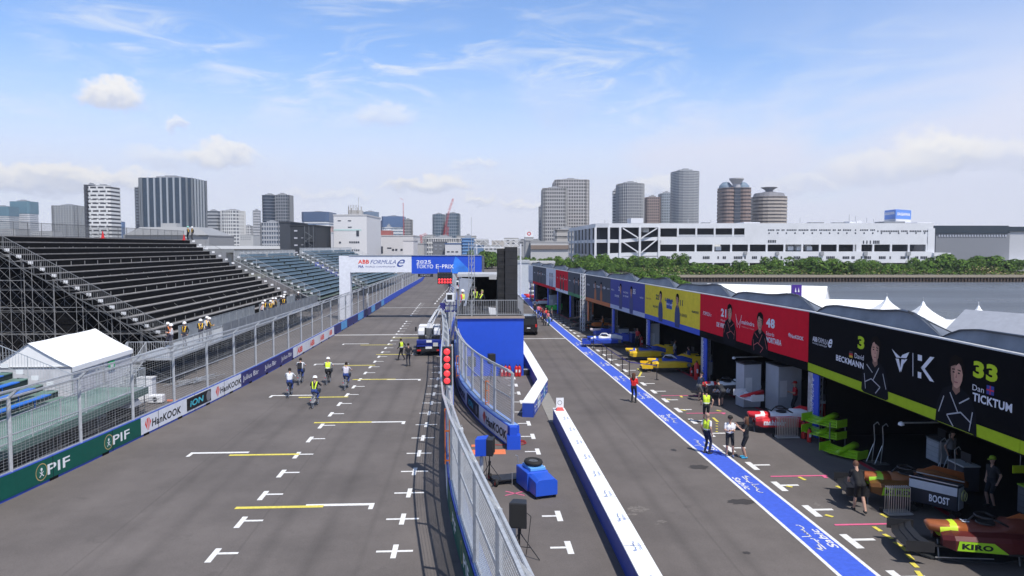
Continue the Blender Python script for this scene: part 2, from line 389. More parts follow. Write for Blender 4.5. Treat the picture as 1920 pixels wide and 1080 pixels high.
# ================================================================ PATHS
LB = smooth_path([gp(-420, 1130), gp(-200, 1040), gp(0, 950), gp(265, 820), gp(452, 729), gp(550, 674), gp(626, 629), gp(690, 592), gp(745, 556), gp(792, 527), Vector((-15, 260, 0)), Vector((-18, 320, 0))], 4, 3)
STR = smooth_path([gp(1900, 1330), gp(1616, 1080), gp(1298, 820), gp(1190, 730), gp(1071, 635), gp(1005, 580), gp(979, 552), Vector((7.6, 170, 0)), Vector((5.5, 230, 0))], 4, 3)
ZT = 5.9
GB = [Vector((gp(1517, 585, ZT).x - .05, 7.5, 0))]                          # garage boundaries along the fascia
GPX = [(1919, 668), (1517, 585), (1313, 550.5), (1209.5, 533), (1144.7, 522.6), (1098, 515.2), (1065, 509.6), (1042, 505.6), (1024, 502.6), (999, 498.4), (991, 497.2)]
for px, py in GPX: p = gp(px, py, ZT); GB.append(Vector((p.x, p.y, 0)))
print('GB', [tuple(round(c, 1) for c in p[:2]) for p in GB]); print('LB', [tuple(round(c, 1) for c in p[:2]) for p in LB[::6]])

# ---------------------------------------------------------------- painted markings
mk = {'linew': MB(), 'yellow': MB(), 'pink': MB(), 'orange': MB()}
def rect(k, x0, y0, x1, y1, z=.009): mk[k].poly([(x0, y0, z), (x1, y0, z), (x1, y1, z), (x0, y1, z)])
def quadpx(k, pts, z=.009): mk[k].poly([tuple(gp(x, y, z)) for x, y in pts])
S = 2.62; Y0 = 21.75
for i in range(48):
    y = Y0 + S * i; dx = -max(0, y - 60) * .008
    if y < 120:
        if i not in (14, ):
            rect('linew', -2.36 + dx, y - .5, -2.20 + dx, y + .5); rect('linew', -2.82 + dx, y - .06, -2.361 + dx, y + .07); rect('linew', -2.199 + dx, y - .06, -1.74 + dx, y + .07)
        if y > 20 and abs(y - 94) > 3:
            rect('linew', -7.62 + dx, y - .5, -7.44 + dx, y + .5) ; rect('linew', -7.439 + dx, y + .05, -6.85 + dx, y + .19)
        if y < 52: rect('linew', 2.62, y - .06, 2.98, y + .06) if False else None
        if y < 54: rect('linew', 2.34, y - .06, 2.81, y + .07); rect('linew', 2.811, y - .48, 3.0, y + .48)
for (a, b, yel) in [((441, 953), (603, 956), 1), ((573, 948), (700, 951), 0), ((357, 850), (463, 852), 0), ((430, 854), (558, 856), 1), ((589, 793), (695, 795), 1), ((675, 792), (759, 794), 0),
                    ((508, 742), (590, 743.5), 0), ((560, 745.5), (651, 747), 1), ((661, 712), (740, 714.5), 1), ((725, 712), (788, 714), 0), ((590, 683), (652, 684.5), 0), ((645, 685.5), (702, 687), 1),
                    ((705, 665), (760, 667), 1), ((755, 664.5), (790, 666), 0), ((643, 645), (690, 646.5), 0), ((676, 647.2), (735, 648.5), 1), ((735, 634), (792, 635.5), 1)]:
    k = 'yellow' if yel else 'linew'; A = gp(*a); B = gp(*b); z = .0135 if yel else .009
    mk[k].poly([(A.x, A.y - .11, z), (B.x, A.y - .11, z), (B.x, A.y + .11, z), (A.x, A.y + .11, z)])
    if not yel:
        if a[0] < 660 and a[0] in (357, 508, 590, 643): rect(k, A.x, A.y - .55, A.x + .16, A.y - .1101)
        if a[0] not in (357, 508, 590, 643): rect(k, B.x - .16, A.y - .5, B.x, A.y - .1101)
p = gp(700, 628); rect('linew', -14.2, p.y - .18, -2.9, p.y + .18); p = gp(760, 577); rect('linew', -13.6, p.y - .14, -1.0, p.y + .14)
for i in range(26):
    y = 118 + i * 5; x = gp(787 + 48 * (1 - (525 - 600) / -75 * 0) * 0, 590).x if False else -6.1 - (y - 100) * -.018
    rect('linew', x, y - 1.1, x + .22, y + 1.1)
p = gp(1020, 635); rect('linew', 3.9, p.y - .15, 9.35, p.y + .15)
for i in range(40):                                                        # pit bay marks right of the blue lane
    s = S * i + .4; y = Y0 + S * i - 13.1
    if y < 8: continue
    a, tn = pat(STR, s_at(STR, proj((0, 0, 0))[0]) if False else max(0, y - STR[0].y)); a = a + Vector((tn.y, -tn.x, 0)) * 1.02
    if y > 118: break
    rect('linew', a.x - .12, y - .55, a.x + .12, y + .55); rect('linew', a.x + .121, y + .02, a.x + .78, y + .18)
for (x0, x1, y_) in [(1445, 1554, 894), (1565, 1700, 985), (1287, 1362, 775.5), (1240, 1310, 742.5), (1535, 1600, 826), (1100, 1135, 631)]:
    A = gp(x0, y_); B = gp(x1, y_); z = .0165; mk['pink'].poly([(A.x, A.y - .06, z), (B.x, A.y - .06, z), (B.x, A.y + .06, z), (A.x, A.y + .06, z)])
    rect('pink', B.x - .25, A.y - .3, B.x - .1, A.y - .061, .0165)
def dash(k, x0, y0, x1, y1, w=.14, z=.021):
    a = gp(x0, y0, z); b = gp(x1, y1, z); d = (b - a).normalized(); nr = Vector((d.y, -d.x, 0)) * w / 2; mk[k].poly([a - nr, b - nr, b + nr, a + nr])
for q_ in [(1638, 987, 1652, 996), (1657, 1001, 1673, 1010), (1677, 1016, 1690, 1024), (1690, 1024, 1701, 1034), (1700, 1038, 1711, 1049), (1709, 1054, 1720, 1064), (1719, 1070, 1730, 1084), (1652, 963, 1665, 970), (1547, 965, 1562, 969), (1498, 894, 1510, 900),
           (1474, 911, 1486, 913), (1568, 911, 1578, 915), (1417, 784, 1425, 795), (1276, 742, 1279, 745), (1250, 748, 1257, 749), (1276, 768, 1286, 770), (1343, 769, 1352, 771), (1337, 783, 1346, 791), (1342, 794, 1346, 794), (1342, 799, 1346, 799), (1342, 804, 1346, 804), (1342, 809, 1346, 809), (1196, 691, 1203, 697), (1203, 697, 1198, 706)]:
    dash('yellow', *q_)
for (x0, y0, x1, y1) in ((948, 921, 984, 929), (947, 929, 983, 921)): dash('pink', x0, y0, x1, y1, .06, .012)
rect('orange', gp(868, 848).x, gp(868, 853).y, gp(948, 848).x, gp(868, 844).y) ; rect('orange', gp(884, 836).x, gp(884, 838).y, gp(897, 836).x, gp(884, 834).y)
for (x0, y0, x1, y1) in [(1832, 985, 1870, 1003), (1838, 1000, 1870, 988)][:0]: pass
lab = {'linew': 'white_lines', 'yellow': 'yellow_lines', 'pink': 'pink_tape_lines', 'orange': 'orange_tape_lines'}
M_['orange'] = mat('orange_paint', (.75, .2, .08), .6, 0, .15, 9)
for k, mb in mk.items(): struct(mb.build('road_markings', M_[k]))
# dark wet patches and pale spill
def blob(px, py, rx, ry, z=.0075, n=22):
    c = gp(px, py); return [(c.x + rx * math.cos(2 * math.pi * i / n) * (1 + .25 * math.sin(i * 2.7 + px)), c.y + ry * math.sin(2 * math.pi * i / n) * (1 + .2 * math.sin(i * 1.9)), z) for i in range(n)]
mb = MB()
for b_ in [(1390, 941, .5, .28), (1311, 876, .42, .3), (1263, 844, .12, .2), (1400, 1037, .12, .1)]: mb.poly(blob(*b_))
struct(mb.build('road_stain', C(.055, .05, .048, .6)))
mb = MB()
for b_ in [(1240, 978, .16, .12), (1232, 983, .1, .06), (1195, 955, .35, .3), (858, 731, .5, .35), (1100, 935, .12, .06), (1186, 965, .2, .1), (1534, 948, .1, .3)]: mb.poly(blob(*b_))
struct(mb.build('road_scuff', C(.16, .145, .135, .9, noise=.4, nscale=9)))
# blue pit lane strip with white edges and lettering
mb = MB(); TS = plen(STR); flat(mb, STR, 0, TS, -.47, .47, .0125); st = mb.build('pit_lane_line', mat('lane_blue', (.055, .12, .62), .55, 0, .13, 6)); struct(st)
mb = MB(); flat(mb, STR, 0, TS, -.59, -.471, .0145); flat(mb, STR, 0, TS, .471, .59, .0145); struct(mb.build('pit_lane_line', M_['linew']))
mb = MB(); k = 0
for (px, py, up) in [(1530, 1008, 1), (1405, 908, -1), (1313, 836, 1), (1255, 785, -1), (1205, 742, 1), (1168, 710, -1), (1136, 683, 1), (1112, 663, -1), (1092, 645, 1)]:
    s = (gp(px, py) - Vector(STR[0])).length; p, tn = pat(STR, s); nr = Vector((tn.y, -tn.x, 0))
    X_ = tn * up; Y_ = -nr * up; O = p - X_ * 1.0 + Y_ * .0; O.z = .0175; arabic(mb, O, X_, Y_, 2.0, .34, .07)
    O2 = p - X_ * .85 - Y_ * .40; O2.z = .0175; add_text(mb, 'Sabic', O2, X_, Y_, 1.5, .26, .02, .2)
struct(mb.build('pit_lane_lettering', M_['linew']))

# ================================================================ LEFT BARRIER + DEBRIS FENCE
def barrier(name, label, P, o0, o1, z1, mtl, loc):
    t = thing(name, label, 'barrier', loc); m = MB(); wall_solid(m, P, o0, o1, 0, z1); m.build('concrete_body', mtl, t, off=loc); return t
def debris_fence(label, P, back, side, z0=.9, zk=3.6, zt=3.95, step=4.0, s0=0, s1=None, vstep=.22, hstep=.11, wr=.007, group=None, wm=None, lean=.4):
    """posts with a kinked top, rails and a wire mesh; side=+1 leans to the right of P"""
    s1 = plen(P) if s1 is None else s1; A, ta = pat(P, s0); t = thing('debris_fence', label, 'fence', (A.x, A.y, 0), 0, group)
    n = int((s1 - s0) / step); wires = MB(); rails = MB(); off = (A.x, A.y, 0); prev = None
    for i in range(n + 1):
        s = s0 + i * step; p, tn = pat(P, min(s, s1 - .01)); nr = Vector((tn.y, -tn.x, 0)); b = p + nr * back; tip = b + nr * lean * side
        pm = MB(); pm.tube((b.x, b.y, z0 - .6), (b.x, b.y, zk), .075, n=4); pm.tube((b.x, b.y, zk), (tip.x, tip.y, zt), .06, n=4)
        pm.build('post', M_['steel'], t, off=off)
        if prev is not None:
            a, a2 = prev; far = s > 70
            for z, q0, q1 in ((zk, a, b), (zt, a2, tip), (z0 + (zk - z0) * .5, a, b), (z0 + .04, a, b)): rails.tube((q0.x, q0.y, z), (q1.x, q1.y, z), .045 if z != z0 + (zk - z0) * .5 else .028, n=4)
            rr = wr * (1.4 if far else 1); hs = hstep * (2 if far else 1); vs = vstep * (2 if far else 1)
            z = z0 + hs
            while z < zk - .03: wires.tube((a.x, a.y, z), (b.x, b.y, z), rr, n=3, cap=False); z += hs
            for f in (.25, .5, .75): wires.tube((a.x + (a2.x - a.x) * f, a.y + (a2.y - a.y) * f, zk + (zt - zk) * f), (b.x + (tip.x - b.x) * f, b.y + (tip.y - b.y) * f, zk + (zt - zk) * f), rr, n=3, cap=False)
            k = int(step / vs)
            for j in range(k): q_ = a + (b - a) * ((j + .5) / k); wires.tube((q_.x, q_.y, z0), (q_.x, q_.y, zk), rr * .8, n=3, cap=False)
        prev = (b, tip)
    rails.build('rail', M_['steel'], t, off=off); wires.build('wire_mesh', wm or M_['steel'], t, off=off); return t
LT = plen(LB)
lb = barrier('trackside_barrier', 'long banner covered concrete barrier along the left edge of the track', LB, -.24, 0, .93, M_['blued'], LB[0])
def panel(parent, P, px0, px1, z0, z1, mtl, off, name='banner_panel', lbl=None, s0=None, s1=None, zz=0):
    s0 = s_at(P, px0, zz) if s0 is None else s0; s1 = s_at(P, px1, zz) if s1 is None else s1
    m = MB(); strip(m, P, s0, s1, z0, z1, off); o = m.build(name, mtl, parent, off=_wl(parent)); 
    if lbl: o['label'] = lbl
    return o, s0, s1
def words(parent, P, s0, s1, z0, z1, txt, mtl, off, bold=.02, shear=0., rev=False, name='lettering', mb=None):
    a, ta = pat(P, s0); b, tb = pat(P, s1); tn = (b - a).normalized(); nr = Vector((tn.y, -tn.x, 0)); O = (a if not rev else b) + nr * off; O.z = z0
    m = MB(); add_text(m, txt, (0, 0, z0), (1, 0, 0), (0, 0, 1), 1, z1 - z0, bold, shear); nv = []
    for u, _, z in m.v: q, tq = pat(P, s0 + (s1 - s0) * (u if not rev else 1 - u)); q = q + Vector((tq.y, -tq.x, 0)) * off; nv.append((q.x, q.y, z))
    m.v = nv
    return m.build(name, mtl, parent.parent if False else parent, off=parent.matrix_world.translation if False else _wl(parent))
def _wl(o):
    v = Vector((0, 0, 0))
    while o: v += o.location; o = o.parent
    return v
def shape(parent, P, s, zc, pts, mtl, off, name, rev=False, scale=1.):
    """flat emblem: list of polygons in metres round its centre, laid on the wall face"""
    a, tn = pat(P, s); nr = Vector((tn.y, -tn.x, 0)); X = -tn if rev else tn; m = MB()
    for pg in pts: m.poly([tuple(a + X * (u * scale) + nr * off + Vector((0, 0, zc + v * scale))) for u, v in pg])
    return m.build(name, mtl, parent, off=_wl(parent))
def circ(r, n=24, cx=0, cy=0, sy=1): return [(cx + r * math.cos(2 * math.pi * i / n), cy + r * sy * math.sin(2 * math.pi * i / n)) for i in range(n)]
def ring(r0, r1, n=24): return [[(r0 * math.cos(a), r0 * math.sin(a)), (r1 * math.cos(a), r1 * math.sin(a)), (r1 * math.cos(b), r1 * math.sin(b)), (r0 * math.cos(b), r0 * math.sin(b))] for a, b in [(2 * math.pi * i / n, 2 * math.pi * (i + 1) / n) for i in range(n)]]
WING = [[(-.30, .05), (-.2, .26), (-.06, -.28), (-.02, -.34)], [(-.14, .28), (-.02, .32), (.0, -.3)], [(.04, .32), (.14, .28), (.05, -.26), (.02, -.3)], [(.19, .24), (.28, .08), (.2, -.02), (.09, -.22)]]
MG = C(.004, .095, .07, .5); MW = C(.72, .74, .80, .5); MN = M_['navy']; MWT = C(.85, .86, .88, .5)
MK = C(.015, .015, .018, .5); MRED = C(.75, .06, .03, .5); MCY = C(.08, .5, .62, .5); MLB = C(.12, .38, .72, .5); MGOLD = C(.45, .36, .16, .5)
pn, a0, a1 = panel(lb, LB, None, 264, .10, .925, MG, .02, s0=0, lbl='dark green banner panel')
for (c0, c1, cc) in ((93, 129, 76), (213, 240, 201)):
    words(pn, LB, s_at(LB, c0), s_at(LB, c1), .28, .68, 'PIF', MWT, .024, .012)
    s = s_at(LB, cc); shape(pn, LB, s, .50, ring(.29, .33), MGOLD, .026, 'emblem'); shape(pn, LB, s, .5, [circ(.25)], C(.02, .13, .09, .5), .024, 'emblem')
    shape(pn, LB, s, .5, [circ(.06, 10, 0, .1), [(-.015, .08), (.015, .08), (.015, -.06), (-.015, -.06)], [(-.13, -.17), (-.1, -.19), (.11, .0), (.09, .02)], [(.13, -.17), (.1, -.19), (-.11, .0), (-.09, .02)]], MWT, .028, 'emblem')
pn, a0, a1 = panel(lb, LB, 264, 452, .10, .925, MW, .012, lbl='white banner panel')
words(pn, LB, s_at(LB, 283), s_at(LB, 340), .28, .66, 'HanKOOK', MK, .016, .03, .12); shape(pn, LB, s_at(LB, 275), .48, WING, MRED, .016, 'emblem')
words(pn, LB, s_at(LB, 414), s_at(LB, 451), .30, .66, 'HanKOOK', MK, .016, .03, .12); shape(pn, LB, s_at(LB, 409.5), .48, WING, MRED, .016, 'emblem')
p2, b0, b1 = panel(pn, LB, 349, 397, .2, .86, MK, .03, 'advert_panel')
words(pn, LB, s_at(LB, 357), s_at(LB, 379), .36, .7, 'iON', MCY, .045, .03, .12)
shape(pn, LB, s_at(LB, 390), .52, [circ(.3, 20, 0, 0, 1.0)], C(.2, .2, .22, .6), .04, 'tyre_picture')
pn, a0, a1 = panel(lb, LB, 452, 550, .10, .925, MN, .012, lbl='navy banner panel')
for c0, c1 in ((457, 485), (497, 519), (528, 547)): words(pn, LB, s_at(LB, c0), s_at(LB, c1), .28, .7, 'Julius Bär', MWT, .016, .0)
pn, a0, a1 = panel(lb, LB, 550, 626, .10, .925, MW, .012, lbl='white banner panel')
for c0, c1 in ((557.5, 568), (581, 589.5), (600, 607), (616.5, 622)): words(pn, LB, s_at(LB, c0), s_at(LB, c1), .25, .74, 'ABB', MRED, .016, .05)
pn, a0, a1 = panel(lb, LB, 626, 720, .10, .925, MN, .012, lbl='navy banner panel')
for c0, c1 in ((639, 651), (671.5, 681), (696, 703), (715, 720)): panel(lb, LB, c0, c1, .10, .925, MLB, .02, lbl='pale blue banner panel')
panel(lb, LB, 720, 0, .10, .925, M_['blue'], .012, s1=LT - 1, lbl='plain blue banner panel')
m = MB()
for s in np.arange(3, 120, 3.4): a, tn = pat(LB, s); b = a + tn * .5; m.poly([(a.x + .03, a.y, 0.01), (b.x + .03, b.y, .01), (b.x + .03, b.y, .12), (a.x + .03, a.y, .12)])
m.each('lifting_slot', M_['black'], lb, off=LB[0])
debris_fence('tall steel debris fence on top of the barrier left of the track', LB, -.14, 1, .9, step=4.0, s1=LT - 30, wm=M_['wire'])
# two white boards standing on the far barrier
for px, d, k in ((689, 0, 'nearer'), (754.5, 0, 'farther')):
    s = s_at(LB, px); a, tn = pat(LB, s); t = thing('distance_board', f'upright white distance board on the left barrier, the {k} of two', 'sign', (a.x, a.y, .9), 0, 'distance boards on the left barrier')
    m = MB(); m.box(-.02, -.35, .0, .04, .35, 2.0); m.build('board', M_['white'], t); m = MB(); add_text(m, '100' if k == 'nearer' else '50', (.045, .22, .3), (0, 0, 1), (0, -1, 0), 1.4, .42, .04) if False else add_text(m, '1000', (.045, .2, .25), (0, 0, 1), (0, -1, 0), 1.5, .4, .03); m.build('lettering', MK, t)

# ================================================================ RIGHT BARRIERS
RB = smooth_path([Vector((1.8, 4, 0)), Vector((.84, 12.2, 0)), Vector((.54, 14.5, 0)), Vector((.12, 17.3, 0)), Vector((-.12, 19.2, 0)), Vector((-.70, 23.8, 0)), Vector((-.86, 25.6, 0)), Vector((-1.25, 35, 0)), Vector((-1.42, 42, 0)), Vector((-1.55, 47, 0)), Vector((-2.0, 56, 0)), Vector((-2.2, 60, 0))], 2, 2)
RB2 = smooth_path([gp(824, 668), gp(843, 620), gp(847, 600), gp(850, 585), gp(852, 560), gp(845, 540), gp(838, 522)], 3, 2)
t = barrier('trackside_barrier', 'near barrier right of the track, green and white banners facing the grid', RB, 0, .42, .98, M_['blued'], RB[0])
pn, a0, a1 = panel(t, RB, 0, 0, .08, .96, MG, -.02, s0=.5, s1=22, lbl='dark green banner panel')
def emb(s): return s
for s in (9.2, 12.6, 15.4, 18.6):
    words(pn, RB, s - .55, s + .65, .3, .7, 'PIF', MWT, -.025, .012, rev=True)
    shape(pn, RB, s + 1.1, .52, ring(.27, .32), MGOLD, -.025, 'emblem', rev=True)
panel(t, RB, 0, 0, .08, .96, MW, -.02, s0=22, s1=plen(RB) - 10, lbl='white banner panel'); panel(t, RB, 0, 0, .08, .96, M_['blue'], -.02, s0=plen(RB) - 10, s1=plen(RB) - .3)
m = MB(); wall_solid(m, RB, .05, .38, .981, 1.02); m.build('wall_cap', C(.16, .24, .42, .5), t, off=RB[0])
debris_fence('near steel debris fence right of the track, leaning over the grid', RB, .12, -1, 1.0, 3.6, 3.95, 3.4, 1, plen(RB) - .5, .1, .1, .007, lean=.3)
t = barrier('trackside_barrier', 'far barrier right of the track beside the blue platform', RB2, 0, .5, .98, M_['blued'], RB2[0])
debris_fence('steel debris fence right of the track beside the blue platform', RB2, .3, -1, 1.0, 3.6, 3.95, 4.0, 0, None, .2, .15, .007)
IB = smooth_path([gp(851, 640), gp(853, 716), gp(866, 752), gp(905, 800), gp(954, 838)], 1.5, 2); IB.reverse()      # near end first
t = barrier('curved_barrier', 'curved barrier with white banner between the two track fences', IB, 0, .5, .95, M_['blue'], IB[0])
TI = plen(IB)
def s_b(px): return s_at(IB, px, .5)
pn, a0, a1 = panel(t, IB, 0, 0, .1, .94, MW, -.03, s0=.1, s1=TI - 8, lbl='white banner panel')
words(pn, IB, s_b(951), s_b(913), .26, .68, 'HanKOOK', MK, -.045, .03, .1, rev=True); shape(pn, IB, s_b(909.5), .5, WING, MRED, -.045, 'emblem', rev=True)
panel(pn, IB, 0, 0, .16, .88, MK, -.04, 'advert_panel', s0=s_b(899), s1=s_b(877)); words(pn, IB, s_b(889), s_b(880), .34, .7, 'iON', MCY, -.055, .03, .1, rev=True)
shape(pn, IB, s_b(895), .52, [circ(.25, 18)], C(.2, .2, .22, .6), -.05, 'tyre_picture', rev=True)
words(pn, IB, s_b(873), s_b(861), .28, .68, 'HanKOOK', MK, -.045, .03, .1, rev=True); shape(pn, IB, s_b(858.5), .5, WING, MRED, -.045, 'emblem', rev=True)
m = MB(); wall_solid(m, IB[:-4], .04, .46, .951, .975); m.build('wall_cap', C(.2, .33, .66, .5), t, off=IB[0])
p, tn = pat(IB, 0); m = MB(); m.box(p.x - .1, p.y - .5, 0, p.x + .5, p.y - .02, .62); m.box(p.x + .02, p.y - .48, .62, p.x + .34, p.y - .03, 1.0); m.build('end_block', M_['blue'], t, off=IB[0])
debris_fence('steel debris fence on the curved barrier in front of the blue platform', IB, .25, -1, .95, 3.3, 3.45, 2.7, .2, TI - 1, .14, .12, .006, lean=.2)
# pit wall
PW = [Vector((4.4, 4, 0)), Vector((4.35, 20, 0)), gp(1040, 793)]
t = thing('pit_wall', 'long low pit wall with white top and dark blue side', 'wall', PW[0]); m = MB()
xa, xb = 4.22, 4.78; ye = gp(1040, 792).y
m.hexa([(xa, 4, 0), (xb, 4, 0), (xb - .05, ye, 0), (xa - .05, ye, 0), (xa, 4, .7), (xb, 4, .7), (xb - .05, ye, .7), (xa - .05, ye, .7)]); m.build('wall_body', M_['blued'], t, off=PW[0])
m = MB(); m.hexa([(xa - .015, 4, .701), (xb + .02, 4, .701), (xb - .03, ye + .02, .701), (xa - .065, ye + .02, .701), (xa - .015, 4, .745), (xb + .02, 4, .745), (xb - .03, ye + .02, .745), (xa - .065, ye + .02, .745)]); m.build('top_banner', M_['whitefab'], t, off=PW[0])
m = MB()
for i in range(11): (arabic(m, (4.50, 13 + i * 2.2, .749), (0, 1, 0), (-1, 0, 0), .7, .13, .08), add_text(m, 'Sabic', (4.66, 13.1 + i * 2.2, .749), (0, 1, 0), (-1, 0, 0), .5, .09, 0))
m.build('lettering', C(.1, .2, .5, .6), t, off=PW[0])
for i in range(0): pass
m = MB(); m.box(4.0, ye, .008, 4.75, ye + 7.5, .03); struct(m.build('concrete_gutter', C(.26, .25, .23, .9)))
p = gp(1050, 774, .74); t = thing('pit_sign', 'small white sign in a red foot at the end of the pit wall', 'sign', (4.45, ye - .5, .75))
m = MB(); m.box(-.18, -.02, .1, .2, .02, .62); m.build('board', M_['white'], t); m = MB(); m.hexa([(-.2, -.2, 0), (.22, -.2, 0), (.22, .2, 0), (-.2, .2, 0), (-.12, -.06, .14), (.14, -.06, .14), (.14, .06, .14), (-.12, .06, .14)]); m.build('foot', M_['red'], t)
m = MB(); 
for pg in ring(.09, .12, 16): m.poly([(u, -.024, .38 + v) for u, v in pg])
m.build('symbol', C(.3, .3, .32), t)
# far bent barrier with white top
FB = [gp(965, 783), gp(1019, 733), gp(985, 662)]
FB = [Vector((3.05, FB[0].y, 0)), Vector((gp(1020, 735).x, gp(1020, 735).y, 0)), Vector((gp(984, 668).x, gp(984, 668).y, 0)), Vector((4.1, 84, 0)), Vector((4.0, 150, 0))]
t = thing('pit_wall', 'bent barrier with white top below the blue platform', 'wall', FB[0]); m = MB(); wall_solid(m, FB, -.38, .22, 0, .75); m.build('wall_body', M_['blued'], t, off=FB[0])
m = MB(); wall_solid(m, FB, -.40, .24, .751, .8); m.build('top_banner', M_['whitefab'], t, off=FB[0])
L1 = (FB[1] - FB[0]).length
for i, (u0, u1) in enumerate(((.02, .22), (.24, .44), (.46, .64), (.66, .8), (.82, .97))):
    o, a0, a1 = panel(t, FB, 0, 0, .1, .72, (MLB if i % 2 else M_['blue']) if i != 1 else MW, .235, s0=u0 * L1, s1=u1 * L1)
    m = MB(); q_, tq = pat(FB, a0 + .1); q_ = q_ + Vector((tq.y, -tq.x, 0)) * .242; arabic(m, (q_.x, q_.y, .42), tq, (0, 0, 1), a1 - a0 - .2, .2, .1); m.build('lettering', MWT if i != 1 else MLB, t, off=FB[0]); words(t, FB, a0 + .25, a1 - .2, .18, .32, 'Sabic', MWT if i != 1 else MLB, .24, .01)

def joints(P, s0, s1, step, o, z0, z1, parent, off):
    m = MB()
    for s in np.arange(s0, s1, step): a, tn = pat(P, s); nr = Vector((tn.y, -tn.x, 0)) * o; b = a + tn * .035; m.poly([(a.x + nr.x, a.y + nr.y, z0), (b.x + nr.x, b.y + nr.y, z0), (b.x + nr.x, b.y + nr.y, z1), (a.x + nr.x, a.y + nr.y, z1)])
    m.build('joint', C(.01, .015, .03, .8), parent, off=off)
joints(LB, 2, 150, 4.0, .026, .0, .93, lb, LB[0])
m = MB()
for y in np.arange(12, 37, 2.0): m.poly([(xa - .02, y, .7465), (xb + .0, y, .7465), (xb + .0, y + .025, .7465), (xa - .02, y + .025, .7465)]); m.poly([(xa - .008, y, 0), (xa - .008, y + .03, 0), (xa - .008, y + .03, .7), (xa - .008, y, .7)])
m.build('joint', C(.12, .14, .2, .8), [o for o in COL.objects if o.name == 'pit_wall'][0], off=PW[0])
# ================================================================ START GANTRY
GY = 93.0
t = thing('start_gantry', 'white and blue start gantry with banner across the track', 'gantry', (-15.3, GY, 0))
def bx(name, mtl, x0, y0, z0, x1, y1, z1, par, off=None, bevel=0, label=None): m = MB(); m.box(x0, y0, z0, x1, y1, z1); return m.build(name, mtl, par, off=off if off is not None else _wl(par), bevel=bevel, label=label)
gx = lambda px: at(px, 500, GY).x; gz = lambda py: at(760, py, GY).z
bx('pillar', MW, gx(640), GY - .6, 0, gx(660), GY + .6, gz(479.5), t)
bx('banner_beam', MW, gx(660) + .003, GY - .6, gz(510), gx(773), GY + .6, gz(479), t, label='white half of the banner beam')
bx('banner_beam', M_['blue'], gx(773) + .003, GY - .6, gz(512.5), gx(903), GY + .6, gz(478.5), t, label='blue half of the banner beam')
bx('pillar', M_['steel_dk'], gx(904), GY - .4, 0, gx(908), GY + .4, gz(480), t)
def wtx(txt, x0, x1, yb, yt, mtl, bold=.02, shear=0., par=t, Y=GY - .61, nm='lettering'):
    m = MB(); D = GY; add_text(m, txt, (gx(x0), Y, gz(yb)), (1, 0, 0), (0, 0, 1), gx(x1) - gx(x0), gz(yt) - gz(yb), bold, shear); return m.build(nm, mtl, par, off=_wl(par))
wtx('ABB', 675, 695, 494, 486.5, MRED, .03); wtx('FORMULA', 697, 744, 494.5, 487, C(.04, .08, .3), .0, .4); wtx('e', 746, 761, 500, 486, C(.04, .08, .3), .0, .5)
wtx('FIA', 675.5, 685, 501.5, 497, C(.04, .08, .3), .04); wtx('WORLD CHAMPIONSHIP', 688, 743, 501, 498.2, C(.1, .12, .3), .0)
wtx('2025', 782, 809, 494, 487.5, MWT, .012); wtx('TOKYO', 782, 813, 502.8, 495.5, MWT, .01); wtx('E', 818, 823.5, 502.8, 495.5, MWT, .0); wtx('-', 824.8, 828, 500, 498.9, MWT, .0); wtx('PRIX', 829.5, 851, 502.8, 495.5, MWT, .01)
m = MB(); Yb = GY - .604
m.poly([(gx(838), Yb, gz(512)), (gx(880), Yb, gz(512)), (gx(880), Yb, gz(500)), (gx(855), Yb, gz(482))]) if False else m.poly([(gx(846), Yb, gz(512)), (gx(880), Yb, gz(512)), (gx(880), Yb, gz(505)), (gx(854), Yb, gz(479.3))])
m.build('sky_blue_graphic', mat('cyan_fade', (.03, .20, .72), .6, 0, .4, .5), t, off=t.location)
m = MB(); m.box(gx(660) - .1, GY - .7, gz(479) + .003, gx(903), GY + .7, gz(478)); m.build('top_rail', M_['alu'], t, off=t.location)
def lamp_panel(label, c, cols, rows, lit, pitch, r, par=None):
    t = thing('start_light', label, 'traffic light', c); w = cols * pitch / 2 + .04; h = rows * pitch
    m = MB(); m.box(-w, 0, 0, w, .22, h + .08); m.build('housing', M_['blackp'], t)
    for i in range(rows):
        for j in range(cols):
            on = i in lit; m = MB(); cx = (j - (cols - 1) / 2) * pitch; cz = .04 + (i + .5) * pitch
            m.loft([[(cx + a, -.02, cz + b) for a, b in circ(r, 14)], [(cx + a * .6, -.045, cz + b * .6) for a, b in circ(r, 14)]][::-1]); m.loft([[(cx + a, 0, cz + b) for a, b in circ(r * 1.05, 14)], [(cx + a, -.02, cz + b) for a, b in circ(r * 1.05, 14)]])
            m.build('lamp', M_['redlamp'] if on else C(.03, .03, .03, .3), t)
    return t
lt = lamp_panel('block of start lights under the gantry, lower two rows red', (gx(834.5), GY - .75, gz(532)), 5, 4, (0, 1), .345, .14)
m = MB(); m.tube((-.8, .1, 1.4), (-.8, .1, 2.1), .04); m.tube((.8, .1, 1.4), (.8, .1, 2.1), .04); m.each('hanger', M_['steel'], lt)
t2 = thing('timing_board', 'small black clock board under the gantry', 'sign', (gx(799), GY - .75, gz(518.5))); bx('housing', M_['blackp'], gx(785), GY - .75, gz(518.5), gx(813), GY - .6, gz(512.8), t2)
m = MB(); add_text(m, '10:47:07', (gx(790), GY - .756, gz(517.3)), (1, 0, 0), (0, 0, 1), gx(808) - gx(790), .22, .0); m.build('digits', C(.5, .5, .52), t2, off=t2.location)
nl = at(838.5, 721, 27.7); lt = lamp_panel('upright column of five red lamps on a pole over the near fence', (nl.x, 27.6, nl.z), 1, 5, range(5), .272, .112)
